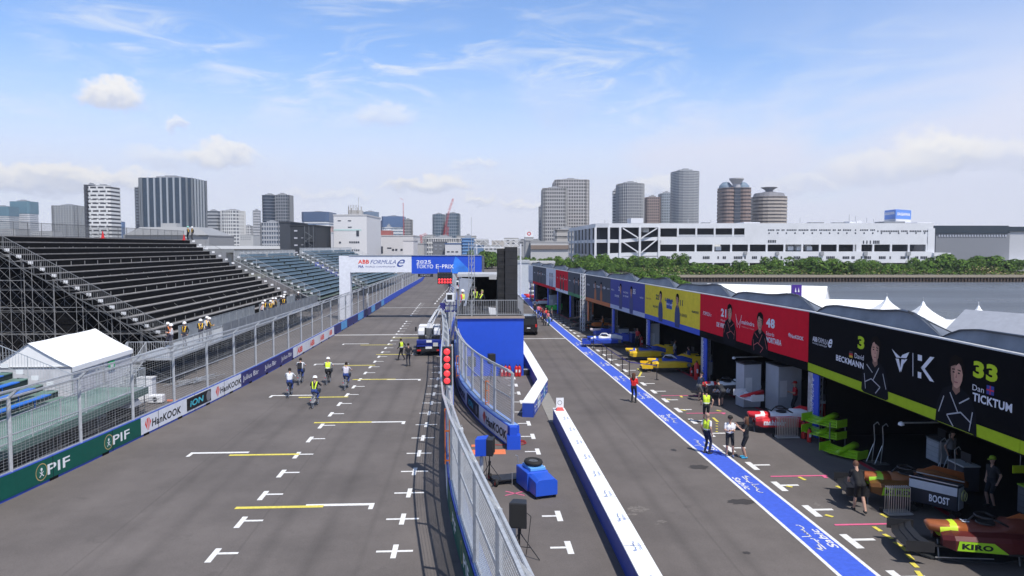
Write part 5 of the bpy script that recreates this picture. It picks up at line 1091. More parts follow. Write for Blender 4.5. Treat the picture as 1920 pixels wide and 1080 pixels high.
for sx in (-.6, .6):
    for sy in (-.25, .25): m.lathe([(.001, -.03), (.12, -.03), (.12, .03), (.001, .03)], (sx, sy, .12), 12, axis='Y'); m.tube((sx, sy, .12), (sx, sy, .35), .025)
m.each('castor', M_['rubber'], t)
# garage clutter: easels, jacks, tall tools
for i, (px, py, k) in enumerate(((1617, 868, 'silver hooked jack standing beside the lime noses'), (1633, 872, 'curved steel lifting tool beside the hooked jack'), (1740, 905, 'thin steel stand in the dark of the black garage'), (1757, 890, 'second thin steel stand in the dark of the black garage'), (1437, 770, 'pair of thin white poles leaning in the red garage'), (1765, 925, 'folding stand deep in the black garage'))):
    c = gp(px, py); t = thing('garage_tool', k, 'tool', (c.x + .4, c.y, 0)); m = MB(); h = 1.6
    m.path([(0, 0, .02), (.1, 0, h * .6), (.05, 0, h), (.2, 0, h + .12), (.28, 0, h)], .018, 5); m.tube((-.25, 0, .02), (.05, 0, h * .5), .015, n=5); m.build('tube', M_['alu'], t); m = MB(); m.box(-.3, -.15, .03, .3, .15, .07); m.build('foot', M_['steel_dk'], t)
c = onv(1793, 832, GB[1], GB[2]); t = thing('hanging_banner', 'small lime notice hanging inside the black garage', 'sign', (c.x + 2.0, c.y, 0)); m = MB(); m.box(-.25, -.25, 1.7, .25, -.22, 1.95); m.build('board', MLT, t); m = MB(); m.tube((0, -.23, 1.95), (0, -.23, 3.0), .01); m.build('cord', M_['steel'], t)
# overhead arm lamps in two garages
for (px, py, gi, lb_) in ((1680, 793, 1, 'white arm lamp under the lime band'), (1370, 670, 2, 'white arm lamp under the red fascia')):
    c = onv(px, py, GB[gi], GB[gi + 1]); t = thing('arm_lamp', lb_ , 'lamp', (c.x + .2, c.y, c.z)); m = MB(); m.tube((0, 0, 0), (3.2, -.6, .15), .03, n=6); m.tube((3.2, -.6, .15), (3.2, -.6, 3.0 - c.z), .03, n=6); m.build('arm', M_['alu'], t); m = MB(); m.lathe([(.02, .05), (.1, 0), (.11, -.08), (.02, -.12)], n=12); m.build('lamp_head', M_['white'], t)
# belt posts in front of the garages
PB = [(1113, 655), (1129, 666.5), (1137, 675), (1147, 683), (1167, 697), (1180, 705), (1231.5, 712)]
posts = [(x, y) for x, y in PB] + [(1034, 590), (1041, 594), (1049, 600), (1056, 607), (1063, 615), (1056, 596)]
ord_ = ['leftmost', 'second from the left', 'third from the left', 'fourth from the left', 'fifth from the left', 'sixth from the left', 'rightmost, tallest looking']
for i, (px, py) in enumerate(posts):
    c = gp(px, py); grp = i < len(PB)
    t = thing('belt_post', ('thin post of the purple belt barrier by the yellow cars, ' + ord_[i]) if grp else 'black belt post before the green and orange cars', 'post', c, 0, 'belt posts by the yellow cars' if grp else 'belt posts by the orange garage')
    m = MB(); m.lathe([(.001, 0), (.16, 0), (.16, .02), (.03, .04), (.028, 1.0), (.035, 1.0), (.035, 1.06), (.001, 1.06)], n=10); m.build('post', M_['blackp'], t)
    if 0 < i < len(PB):
        a = gp(*PB[i - 1]) - c; m = MB(); m.hexa([(0, -.004, .94), (a.x, a.y - .004, .94), (a.x, a.y + .004, .94), (0, .004, .94), (0, -.004, 1.0), (a.x, a.y - .004, 1.0), (a.x, a.y + .004, 1.0), (0, .004, 1.0)]); m.build('belt', C(.08, .06, .3), t)
# ---------------------------------------------------------------- island objects
def speaker(loc, rz, label, w, d, h, z, cover=None):
    t = thing('loudspeaker', label, 'loudspeaker', loc, rz); m = MB(); m.loft([[(-w / 2, -d / 2, zz), (w / 2, -d / 2, zz), (w * .38, d / 2, zz), (-w * .38, d / 2, zz)] for zz in (z, z + h)]); m.build('cabinet', M_['blackp'], t, bevel=.02)
    m = MB(); m.box(-w / 2 + .04, -d / 2 - .012, z + .04, w / 2 - .04, -d / 2 - .002, z + h - .04); m.build('grille', C(.02, .02, .02, .8), t)
    if cover: m = MB(); m.loft([[(-w * .52, d * .1, zz), (w * .52, d * .1, zz), (w * .42, d * 1.1, zz - .05), (-w * .42, d * 1.1, zz - .05)] for zz in (z + .02, z + h + .04)]); m.build('rain_cover', cover, t)
    m = MB(); m.path([(w * .3, d / 2, z + h * .5), (w * .62, d * .6, z + h * .3), (w * .5, .1, z * .5), (.2, .1, .05)], .012, 5); m.build('cable', M_['blackp'], t); return t
def tripod(loc, label, h):
    t = thing('speaker_stand', label, 'stand', loc, 0, 'tripod speaker stands'); m = MB(); m.tube((0, 0, .25), (0, 0, h), .022, n=8); m.build('pole', M_['blackp'], t)
    m = MB(); m.lathe([(.05, .0), (.05, .12)], (0, 0, .72), 10); m.build('collar', M_['blackp'], t)
    for k in range(3): a = R(120 * k - 25); m = MB(); m.tube((0, 0, .75), (.62 * math.cos(a), .62 * math.sin(a), .02), .018, n=6); m.tube((0, 0, .32), (.36 * math.cos(a), .36 * math.sin(a), .34), .012, n=5); m.build('leg', M_['blackp'], t)
    return t
c = gp(974, 1045); tripod(c, 'black tripod stand at the bottom of the picture', .95); speaker((c.x - .02, c.y, 0), R(-12), 'black loudspeaker on the tripod nearest the camera', .52, .4, .74, .92)
c = gp(918, 905); tripod(c, 'black tripod stand under the blue covered loudspeaker', 1.15); speaker((c.x - .05, c.y, 0), R(80), 'black loudspeaker with blue rain cover beside the curved barrier', .62, .42, .62, 1.1, M_['blue'])
for px, py, lb_ in ((884, 725, 'small black loudspeaker behind the curved barrier fence'), (921, 718, 'black loudspeaker on stand in front of the blue wall')): c = gp(px, py); tripod(c, 'black tripod stand ' + ('farther left ' if px == 884 else '') + 'behind the fence by the blue wall', 1.3); speaker((c.x, c.y, 0), R(20), lb_, .5, .4, .65, 1.3)
c = gp(1018, 938); t = thing('tyre_trolley', 'bright blue wheeled box trolley with a tyre on top', 'trolley', (c.x + .15, c.y + .1, 0), R(17)); t.scale = (1, 1.25, 1); BV = mat('blue_plastic', (.02, .09, .55), .35, 0, .06, 2)
m = MB(); m.loft([[(-.42, y, .12), (.42, y, .12), (.42, y, zt_), (.3, y, zt_ + .1), (-.3, y, zt_ + .1), (-.42, y, zt_)] for y, zt_ in ((0, .62), (.55, .68))]); m.build('front_box', BV, t, bevel=.02)
m = MB(); m.box(-.48, .56, .1, .36, 1.5, .80); m.build('rear_box', BV, t, bevel=.04); m = MB(); m.box(-.32, .62, .80, .28, 1.3, .92); m.build('tray', C(.12, .35, .75, .4), t, bevel=.02)
m = MB(); m.torus((-.02, 1.0, 1.02), .25, .09, 24, 8, axis='Z'); m.build('tyre', M_['rubber'], t, smooth=True); m = MB(); m.lathe([(.001, .98), (.17, .98), (.17, 1.06), (.06, 1.06), (.001, 1.03)], (-.02, 1.0, 0), 16); m.build('rim', M_['steel_dk'], t)
m = MB()
for sx in (-.35, .35):
    for sy in (.1, 1.4): m.lathe([(.001, -.03), (.07, -.03), (.07, .03), (.001, .03)], (sx, sy, .07), 10, axis='X')
m.each('castor', M_['rubber'], t)
c = gp(955, 905); t = thing('flat_cart', 'low black cart with red wheels beside the blue trolley', 'cart', (c.x, c.y, 0), R(15)); m = MB(); m.box(-.65, -.25, .16, .55, .45, .21); m.tube((-.65, -.25, .2), (-.75, -.4, .2), .03); m.build('deck', M_['blackp'], t)
for (sx, sy) in ((-.62, -.3), (-.62, .5)): m = MB(); m.lathe([(.06, -.05), (.13, -.05), (.15, 0), (.13, .05), (.06, .05)], (sx, sy, .15), 16, axis='X'); w = m.build('wheel', M_['rubber'], t); m = MB(); m.lathe([(.001, -.055), (.09, -.055), (.09, .055), (.001, .055)], (sx, sy, .15), 14, axis='X'); m.build('rim', M_['red'], w)
m = MB(); m.path([(.4, .1, .2), (.4, .15, .95), (.3, .15, 1.0)], .015, 5); m.tube((.0, -.35, .02), (.0, -.35, .5), .015); m.build('handle', M_['alu'], t)
# transparent-looking white tubes clipped to the near fence
for i, (px, py) in enumerate(((866, 845), (903, 905), (963, 1030))):
    c = gp(px, py); t = thing('lamp_tube', 'upright clear plastic tube lamp by the near fence, ' + ('farthest', 'middle', 'nearest')[i] + ' of the three', 'lamp', (c.x, c.y, 0), 0, 'tube lamps by the near fence'); m = MB(); m.lathe([(.001, .02), (.08, .02), (.07, 1.0), (.04, 1.05), (.001, 1.05)], n=12); m.build('tube', mat('clear_plastic', (.5, .53, .56), .2, 0, .1, 4), t, smooth=True); m = MB(); m.torus((0, 0, 1.1), .05, .012, 12, 5, axis='X'); m.build('ring', M_['steel'], t)
# orange clamps standing on barriers
for i, (px, py, h) in enumerate(((858.5, 708, 1.3), (913.5, 760, 1.2), (845.5, 690, 1.3), (839, 862, 2.0))):
    if i in (0, 1): c = gp(px, py, .95); z_ = .96; D = c.y
    else: c = at(px, py, 50 if i == 2 else 27); z_ = 1.03; 
    t = thing('orange_clamp', ('orange clamp frame on the curved barrier, farther left one', 'orange clamp frame on the curved barrier, nearer one', 'thin orange clamp behind the red lamps', 'long orange clamp on the near fence')[i], 'clamp', (c.x, c.y, z_), 0, 'orange clamps on the barriers')
    m = MB(); 
    for s in (-.10, .06): m.box(s, -.04, 0, s + .04, .04, h)
    m.box(-.10, -.04, h, .10, .04, h + .05); m.build('frame', MO, t); m = MB(); m.box(-.06, -.03, .1, .06, .03, .15); m.box(-.06, -.03, h * .6, .06, .03, h * .6 + .05); m.build('crossbar', MO, t)
c = gp(975, 832); t = thing('cable_coil', 'coil of red and black cable at the end of the curved barrier', 'cable', c); m = MB(); m.torus((0, 0, .05), .28, .02, 20, 5, axis='Z'); m.torus((.05, .1, .08), .2, .02, 20, 5, axis='Z'); m.path([(-.2, 0, .02), (-.9, -.25, .02), (-1.6, -.1, .02)], .02, 5); m.build('cable', C(.35, .03, .03), t)

# tool cabinets and screens inside the garages
def cabinet(gi, u, w_in, label, col, top, wd=.9, hh=1.0):
    A, B = GB[gi], GB[gi + 1]; d = (B - A).normalized(); n = outward(A, B); p = A + d * ((B - A).length * u) - n * w_in
    t = thing('tool_cabinet', label, 'cabinet', (p.x, p.y, .03), math.atan2(d.y, d.x) - R(90) + R(90), 'tool cabinets inside the garages')
    m = MB(); m.box(-wd / 2, 0, .1, wd / 2, .6, hh); m.build('case', C(*col, .5), t, bevel=.015); m = MB(); m.box(-wd / 2 - .02, -.02, hh + .002, wd / 2 + .02, .62, hh + .05); m.build('worktop', C(*top, .5), t)
    for k in range(4): z = .14 + k * (hh - .2) / 4; m = MB(); m.box(-wd / 2 + .04, .602, z, wd / 2 - .04, .62, z + (hh - .2) / 4 - .03); m.build('drawer', C(*[c * 1.3 for c in col], .5), t)
    m = MB(); m.box(-.28, .2, hh + .08, .28, .24, hh + .42); m.tube((0, .22, hh + .05), (0, .22, hh + .1), .03); m.build('screen', M_['blackp'], t)
for a in [(1, .22, 3.2, 'grey tool cabinet with lime top deep in the black garage', (.12, .12, .13), (.3, .5, .03)), (1, .42, 2.6, 'dark tool cabinet with white top in the middle of the black garage', (.05, .05, .06), (.5, .5, .5)), (1, .66, 3.8, 'pale tool cabinet at the back of the black garage', (.35, .36, .38), (.1, .1, .1)),
          (2, .18, 2.4, 'red tool cabinet with white top in the red garage', (.4, .02, .02), (.6, .6, .6)), (2, .8, 2.2, 'white tool cabinet at the far end of the red garage', (.5, .5, .52), (.3, .02, .02)),
          (3, .2, 2.0, 'white tool cabinet with blue top in the yellow garage', (.5, .5, .52), (.03, .06, .3)), (3, .55, 2.3, 'yellow tool cabinet in the yellow garage', (.5, .36, .03), (.05, .05, .05)), (3, .82, 1.8, 'blue tool cabinet at the far end of the yellow garage', (.03, .06, .3), (.5, .5, .5)),
          (4, .25, 1.8, 'pale tool cabinet in the blue garage', (.45, .46, .5), (.05, .08, .3)), (4, .7, 1.7, 'dark blue tool cabinet in the blue garage', (.03, .05, .2), (.5, .5, .5)), (5, .35, 1.5, 'black tool cabinet with orange top in the orange garage', (.05, .05, .05), (.6, .2, .03)), (6, .4, 1.3, 'grey tool cabinet in the green banded garage', (.2, .2, .2), (.05, .3, .08))]: cabinet(*a)
# ================================================================ PEOPLE
def _cap(mb, p, q, r1, r2, n=10):
    """closed tapered capsule"""
    p = Vector(p); q = Vector(q); d = q - p; L = max(d.length, 1e-5); d = d / L; a = d.orthogonal().normalized(); c = d.cross(a); rg = []
    for k in range(3): t = R(-85 + 42 * k); rg.append((p + d * (r1 * math.sin(t)), r1 * math.cos(t)))
    rg += [(p + (q - p) * .5, (r1 + r2) / 2)]
    for k in range(3): t = R(2 + 41 * k); rg.append((q + d * (r2 * math.sin(t)), r2 * math.cos(t)))
    mb.loft([[o + a * (rr * math.cos(2 * math.pi * i / n)) + c * (rr * math.sin(2 * math.pi * i / n)) for i in range(n)] for o, rr in rg])
def person(label, loc, rz=0., pose='stand', top=(.5, .5, .5), low=(.03, .03, .04), shoes=(.05, .05, .05), hat='hair', vest=None, shorts=False, sleeves=False, group=None, scale=1., vox=.02, hatcol=(.8, .8, .8), straps=None, back=None, hair=(.02, .015, .012), lean=None, arm=None, bag=None):
    """pose dictionary of joints; the figure faces +Y"""
    sk = (.46, .28, .21)
    if lean is None: lean = {'stand': .02, 'walk': .08, 'bend': .95, 'cycle': .32, 'sit': .1}.get(pose, .03)
    hip = Vector((0, 0, .93)); 
    if pose == 'bend': hip = Vector((0, -.18, .90))
    if pose == 'cycle': hip = Vector((0, -.12, .90))
    up = Vector((0, math.sin(lean), math.cos(lean))); fwd = Vector((0, math.cos(lean), -math.sin(lean)))
    ch = hip + up * .36; nk = hip + up * .53; 
    hd_dir = Vector((0, math.sin(lean * .55), math.cos(lean * .55))); head = nk + hd_dir * .19
    J = []
    B = lambda reg, a, b, r1, r2: J.append((reg, Vector(a), Vector(b), r1, r2))
    for s in (-1, 1): B('low', hip + Vector((s * .07, 0, .0)), hip + Vector((s * .06, 0, 0)) + up * .08, .115, .11)
    for s in (-1, 1): B('top', hip + Vector((s * .05, 0, 0)) + up * .10, ch + Vector((s * .07, 0, 0)), .105, .122)
    for s in (-1, 1): B('top', ch + Vector((s * .07, 0, 0)), nk + Vector((s * .10, 0, 0)) - up * .05, .122, .075)
    B('skin', nk - up * .05, head - hd_dir * .06, .055, .05)
    B('skin', head - hd_dir * .035 + fwd * .01, head + hd_dir * .035, .083, .092); B('skin', head - hd_dir * .075 + fwd * .035, head - hd_dir * .06 + fwd * .04, .048, .05)
    B('skin', head - hd_dir * .02 + fwd * .095, head - hd_dir * .035 + fwd * .105, .013, .016)
    for s in (-1, 1): B('skin', head + Vector((s * .088, 0, -.02)), head + Vector((s * .09, 0, .01)), .014, .016)
    hands = {'stand': [(-.27, .02, -.52), (.27, .02, -.52)], 'walk': [(-.24, .20, -.46), (.24, -.18, -.46)], 'cycle': [(-.25, .46, -.20), (.25, .46, -.20)], 'bend': [(-.16, .30, -.42), (.16, .30, -.42)], 'talk': [(.0, .30, -.20), (.08, .30, -.24)], 'gesture': [(-.24, .34, -.02), (.10, .38, .02)], 'phone': [(-.10, .24, -.06), (.12, .22, -.22)], 'point': [(-.25, .05, -.5), (.34, .42, -.10)]}
    hp_ = arm or (pose if pose in hands else 'stand')
    for i, s in enumerate((-1, 1)):
        sh = nk + Vector((s * .185, 0, 0)) - up * .045; h = sh + Vector(hands[hp_][i]) - Vector((s * .185, 0, 0)) if hp_ not in ('stand', 'walk') else sh + Vector((s * .06, hands[hp_][i][1], hands[hp_][i][2]))
        mid = (sh + h) / 2; d = h - sh; L = .57; sag = math.sqrt(max(0, (L / 2) ** 2 - (d.length / 2) ** 2)); el_dir = Vector((s * .45, -.6, -.55)).normalized(); el_dir = (el_dir - d.normalized() * el_dir.dot(d.normalized())).normalized(); el = mid + el_dir * sag
        half = sh + (el - sh) * .65
        B('top', sh, half, .058, .05); B('top' if sleeves else 'skin', half + (el - half) * .12, el, .046, .042); B('top' if sleeves else 'skin', el, h, .041, .028)
        hd = (h - el).normalized(); side = hd.cross(Vector((0, 0, 1))); side = side.normalized() if side.length > .1 else Vector((0, 1, 0)); nn = hd.cross(side)
        pc = h + hd * .05; B('skin', h, pc, .026, .032)
        for k in range(4): o = side * ((k - 1.5) * .019); l = (.055, .068, .064, .048)[k]; m1 = pc + o + hd * l * .6; B('skin', pc + o, m1, .0105, .0095); B('skin', m1, m1 + (hd * .7 + nn * .6 * s).normalized() * l * .6, .0095, .008)
        B('skin', h + side * .02 * 1, h + side * .055 + hd * .045, .013, .010)
    feet = {'stand': [(-.11, .0), (.11, .03)], 'walk': [(-.09, .26), (.09, -.24)], 'bend': [(-.14, -.02), (.14, .1)], 'talk': [(-.14, 0), (.14, .02)], 'gesture': [(-.1, .0), (.12, .04)], 'phone': [(-.1, 0), (.1, 0)], 'point': [(-.12, -.05), (.12, .1)]}
    for i, s in enumerate((-1, 1)):
        hj = hip + Vector((s * .095, 0, -.04))
        if pose == 'cycle': an = Vector((s * .11, .12, .20 if i == 0 else .46)); 
        else: fx, fy = feet.get(pose, feet['stand'])[i]; an = Vector((fx, fy, .09 if not (pose == 'walk' and i == 1) else .15))
        d = an - hj; L = .84; sag = math.sqrt(max(0.0004, (L / 2) ** 2 - (min(d.length, L) / 2) ** 2)); kn = (hj + an) / 2 + Vector((s * .01, 1, .15)).normalized() * sag
        B('low', hj, kn + (hj - kn) * .12, .088, .064)
        kk = kn + (an - kn) * .08
        if shorts: B('skin', kk, kn + (an - kn) * .35, .055, .056); B('skin', kn + (an - kn) * .35, an, .056, .037)
        else: B('low', kk, kn + (an - kn) * .35, .062, .06); B('low', kn + (an - kn) * .35, an + Vector((0, 0, .01)), .06, .048)
        B('shoe', an + Vector((0, -.03, -.035)), an + Vector((0, .07, -.052)), .045, .04); B('shoe', an + Vector((0, .07, -.052)), an + Vector((s * .01, .16, -.056)), .04, .032)
    mb = MB()
    for reg, a, b, r1, r2 in J: _cap(mb, a, b, r1, r2, 10 if r1 > .02 else 7)
    src = mb.build('tmp', M_['white']); md = src.modifiers.new('r', 'REMESH'); md.mode = 'VOXEL'; md.voxel_size = vox; md.use_smooth_shade = True
    dg = bpy.context.evaluated_depsgraph_get(); me = bpy.data.meshes.new_from_object(src.evaluated_get(dg)); bpy.data.objects.remove(src); me.materials.clear()
    n = len(me.polygons); c = np.empty(n * 3); me.polygons.foreach_get('center', c); c = c.reshape(-1, 3); best = np.full(n, 9.); idx = np.zeros(n, int)
    regs = ['skin', 'top', 'low', 'shoe', 'vest', 'refl', 'hair']
    for reg, a, b, r1, r2 in J:
        a_ = np.array(a); d = np.array(b - a); l2 = max(d @ d, 1e-9); t = np.clip(((c - a_) @ d) / l2, 0, 1); dist = np.linalg.norm(c - a_ - t[:, None] * d, axis=1) - (r1 + (r2 - r1) * t)
        w = dist < best; best[w] = dist[w]; idx[w] = regs.index(reg)
    rel = c - np.array(hip); hu = rel @ np.array(up); hx = np.abs(c[:, 0]); tor = (idx == 1) & (hx < .20) & (hu > -.05) & (hu < .56)
    if vest is not None:
        idx[tor & (hx < .17)] = 4; idx[tor & (hu > .12) & (hu < .17)] = 5
    if straps is not None:
        vx = .06 + (hu - .1) * .16; idx[tor & (np.abs(hx - vx) < .035) & (hu > .08)] = 4; idx[tor & (hu > .02) & (hu < .10)] = 4
    hh = (c - np.array(head)); hz = hh @ np.array(hd_dir); hf = hh @ np.array(fwd)
    if hat == 'hair': idx[(idx == 0) & (np.linalg.norm(hh, axis=1) < .16) & ((hz > .05) | ((hf < .02) & (hz > -.07)))] = 6
    for i, r_ in enumerate(regs):
        colr = {'skin': sk, 'top': top, 'low': low, 'shoe': shoes, 'vest': vest or straps or top, 'refl': (.75, .76, .78), 'hair': hair}[r_]; me.materials.append(C(*colr, .75, 0, .1))
    me.polygons.foreach_set('material_index', idx.astype(np.int32)); me.polygons.foreach_set('use_smooth', [True] * n)
    t = thing('person', label, 'person', loc, rz, group); t.scale = (scale,) * 3
    o = bpy.data.objects.new('body', me); COL.objects.link(o); o.parent = t
    HM = Matrix((Vector((1, 0, 0)), fwd, hd_dir)).transposed()
    def loc_(mbx): mbx.v = [tuple(HM @ Vector(v) + head) for v in mbx.v]; return mbx
    if hat == 'helmet':
        m = MB(); m.lathe([(.150, -.005), (.148, .01), (.128, .02), (.127, .06), (.105, .115), (.06, .145), (.001, .152)], (0, .005, .012), 16); loc_(m).build('helmet', C(*hatcol, .35), t, smooth=True)
    elif hat == 'cap':
        m = MB(); m.lathe([(.108, .0), (.108, .05), (.085, .10), (.04, .122), (.001, .125)], (0, 0, .025), 14); m.loft([[(-.07, .09, .03), (.07, .09, .03), (.07, .09, .045), (-.07, .09, .045)], [(-.045, .19, .02), (.045, .19, .02), (.045, .19, .03), (-.045, .19, .03)]]); loc_(m).build('cap', C(*hatcol, .7), t, smooth=True)
    elif hat == 'long': m = MB(); m.loft([ell(0, y_, 0, hw, .09, 12) for y_, hw in ((0, .001), (.02, .09), (.12, .115), (.3, .12), (.42, .08))]); m.v = [(x, z - .035, .14 - y) for x, y, z in m.v]; loc_(m).build('hair', C(.11, .05, .03, .7), t, smooth=True)
    if back: m = MB(); P0 = nk - up * .06 - fwd * .15; m.hexa([tuple(P0 + Vector((x, 0, 0)) - up * u - fwd * w) for u in (.42, 0) for (x, w) in ((-.15, 0), (.15, 0), (.13, .14), (-.13, .14))]); m.build('backpack', C(*back, .8), t, bevel=.04)
    if vox < .014 and hat in ('cap', 'hair', 'long'):
        m = MB()
        for s in (-1, 1): m.lathe([(.001, -.008), (.011, 0), (.001, .008)], (s * .033, .088, .005), 8)
        loc_(m).build('eyes', C(.02, .015, .015), t)
    return t
def bicycle(loc, rz, label, col=(.05, .05, .06)):
    t = thing('bicycle', label, 'bicycle', loc, rz, 'bicycles ridden on the track')
    for y in (-.52, .54):
        m = MB(); m.torus((0, y, .33), .315, .018, 26, 6); w = m.build('wheel', M_['rubber'], t)
        m = MB(); m.torus((0, y, .33), .29, .012, 24, 4)
        for k in range(14): a = 2 * math.pi * k / 14; m.tube((0, y, .33), (0, y + .29 * math.cos(a), .33 + .29 * math.sin(a)), .003, n=3, cap=False)
        m.tube((-.05, y, .33), (.05, y, .33), .02, n=8); m.build('rim', M_['alu'], w)
    m = MB()
    for a, b, r in [((0, -.12, .28), (0, -.2, .82), .018), ((0, -.12, .28), (0, .40, .62), .022), ((0, -.15, .5), (0, .38, .74), .018), ((0, .36, .95), (0, .54, .33), .018), ((.05, -.52, .33), (.02, -.12, .28), .012), ((-.05, -.52, .33), (-.02, -.12, .28), .012), ((.05, -.52, .33), (.02, -.18, .7), .01), ((-.05, -.52, .33), (-.02, -.18, .7), .01)]: m.tube(a, b, r, n=6)
    m.build('frame', C(*col, .35), t)
    m = MB(); m.path([(-.28, .24, .98), (-.2, .34, 1.0), (0, .37, 1.0), (.2, .34, 1.0), (.28, .24, .98)], .014, 6); m.build('handlebar', M_['alu'], t)
    m = MB(); m.loft([ell(0, y, .86, hw, .03, 10) for y, hw in ((-.34, .08), (-.2, .08), (-.05, .02))]); m.build('saddle', M_['blackp'], t)
    m = MB(); m.torus((0, -.52, .33), .35, .02, 10, 4, a0=R(20), a1=R(170)); m.build('mudguard', M_['alu'], t)
    m = MB(); m.box(-.16, .44, .68, .16, .72, .72); 
    for x in (-.16, .15): m.box(x, .44, .72, x + .012, .72, .92)
    for y in (.44, .71): m.box(-.16, y, .72, .16, y + .012, .92)
    m.build('basket', M_['steel_dk'], t)
    m = MB(); m.tube((-.12, -.12, .2), (.12, -.12, .36), .012); m.box(-.17, -.17, .18, -.09, -.07, .2); m.box(.09, -.17, .36, .17, -.07, .38); m.build('pedal', M_['steel_dk'], t)
    m = MB(); m.box(-.03, -.88, .52, .03, -.86, .57); m.build('reflector', M_['red'], t); return t
BLU = (.03, .06, .22); WS = (.62, .64, .68); DK = (.018, .02, .026); LV = (.60, .78, .05); OR = (.85, .22, .02); YO = (.85, .50, .04)
riders = [(541, 746, dict(top=WS, low=BLU, hat='hair', sleeves=True), 'cyclist in white shirt and blue trousers, leftmost of the five riders', 'bicycle under the leftmost rider in a white shirt'),
          (561, 722, dict(top=WS, low=BLU, hat='hair', back=(.02, .02, .025)), 'cyclist with black backpack behind the leftmost rider', 'bicycle under the rider with the backpack'),
          (612, 722, dict(top=WS, low=DK, hat='helmet', vest=LV), 'cyclist with white helmet, yellow vest and white sleeves', 'bicycle under the rider in yellow vest and white sleeves'),
          (586, 766, dict(top=DK, low=BLU, hat='helmet', straps=LV, sleeves=True), 'cyclist in dark jacket with yellow straps and white helmet, nearest rider', 'bicycle under the nearest rider'),
          (646, 732, dict(top=(.52, .5, .56), low=BLU, hat='hair'), 'cyclist in pale shirt, rightmost of the five riders', 'bicycle under the rightmost rider')]
for i, (px, py, kw, l1, l2) in enumerate(riders):
    c = gp(px, py); rz = R([4, 2, -2, -4, -3][i]); o = Vector((math.sin(rz) * .5, -math.cos(rz) * .5, 0)); c = c - o * 1
    bicycle(c, rz, l2, ((.05, .05, .06), (.3, .3, .32), (.04, .04, .04), (.45, .46, .48), (.3, .3, .3))[i]); person(l1, c, rz, 'cycle', group='cyclists on the track', vox=.016, **kw)
P = lambda px, py, label, **k: person(label, gp(px, py), **k)
P(766, 687, 'person in black clothes standing on the track', rz=R(20), top=DK, low=(.03, .035, .05), sleeves=True, hat='hair')
P(753, 676, 'person in lime vest walking behind the one in black', rz=R(60), pose='walk', top=DK, low=DK, sleeves=True, vest=LV)
# pit lane
P(1188, 755, 'woman in red and white shirt and black trousers on the blue line', rz=R(-30), pose='stand', arm='talk', top=(.75, .03, .03), low=DK, sleeves=True, hat='long', scale=.97, vox=.015)
P(1325, 851, 'heavy man in lime vest and navy trousers standing on the blue line', rz=R(-60), top=(.7, .7, .72), low=(.015, .02, .05), vest=LV, hat='hair', hair=(.40, .26, .2), vox=.013, scale=1.02)
P(1368, 856, 'man in white polo shirt, black shorts and black cap with hands folded', rz=R(165), pose='talk', top=(.78, .78, .8), low=DK, shorts=True, hat='cap', hatcol=(.02, .02, .02), shoes=(.1, .15, .3), vox=.012, scale=1.0)
P(1398, 859, 'person in black shirt and shorts with blue shoes raising both hands', rz=R(75), pose='gesture', top=DK, low=DK, shorts=True, hat='long', shoes=(.04, .35, .6), vox=.012, scale=1.0)
P(1324, 795, 'man in lime vest and black shorts walking by the red car', rz=R(-10), pose='walk', top=DK, low=DK, shorts=True, vest=LV, hat='hair', vox=.016)
P(1314, 752, 'mechanic in dark shirt and grey shorts at the red car, left one', rz=R(-60), pose='bend', lean=.35, top=(.02, .03, .06), low=(.12, .12, .12), shorts=True, hat='cap', hatcol=(.02, .02, .02), vox=.016)
P(1352, 762, 'mechanic in black shirt bending forward at the red car, right one', rz=R(15), pose='bend', lean=1.0, top=DK, low=(.05, .05, .055), shorts=True, hat='hair', vox=.016)
P(1612, 962, 'man in black shirt and black shorts leaning over the copper and lime car', rz=R(-8), pose='walk', arm='bend', lean=.75, top=(.012, .012, .014), low=(.012, .012, .014), shorts=True, hat='hair', shoes=(.03, .03, .03), vox=.012, scale=1.04, hair=(.12, .06, .04))
far = [(1003, 592, 'bystander in dark clothes, leftmost of the pit lane group', dict(top=DK, low=DK)), (1010, 597, 'bystander in pink top in the pit lane group', dict(top=(.6, .15, .2), low=BLU)), (1014, 599, 'bystander in red shirt near the left of the pit lane group', dict(top=(.6, .04, .04), low=DK)), (1018, 604, 'bystander in dark red shirt in the middle of the pit lane group', dict(top=(.25, .03, .04), low=DK)),
       (1021, 611, 'bystander in navy at the front of the pit lane group', dict(top=(.03, .03, .1), low=DK)), (1023, 605, 'bystander in bright red shirt at the right of the pit lane group', dict(top=(.7, .05, .04), low=BLU)), (1028, 611, 'bystander in pink and teal at the front right of the group', dict(top=(.7, .2, .22), low=(.02, .12, .14), hat='long')), (1034, 603, 'bystander in grey clothes, rightmost of the group', dict(top=(.15, .15, .14), low=(.1, .1, .1)))]
for i, (px, py, l_, kw) in enumerate(far): kw.setdefault('hat', 'hair'); P(px, py, l_, rz=R(40 * i), group='people gathered in the far pit lane', vox=.03, **kw)
P(1078, 593, 'mechanic crouching by the brown car', rz=R(90), pose='bend', lean=.8, top=(.4, .03, .05), low=DK, hat='hair', vox=.03)
P(1075, 597, 'mechanic in black beside the orange garage', rz=R(30), top=DK, low=DK, hat='cap', hatcol=(.05, .05, .05), vox=.03)
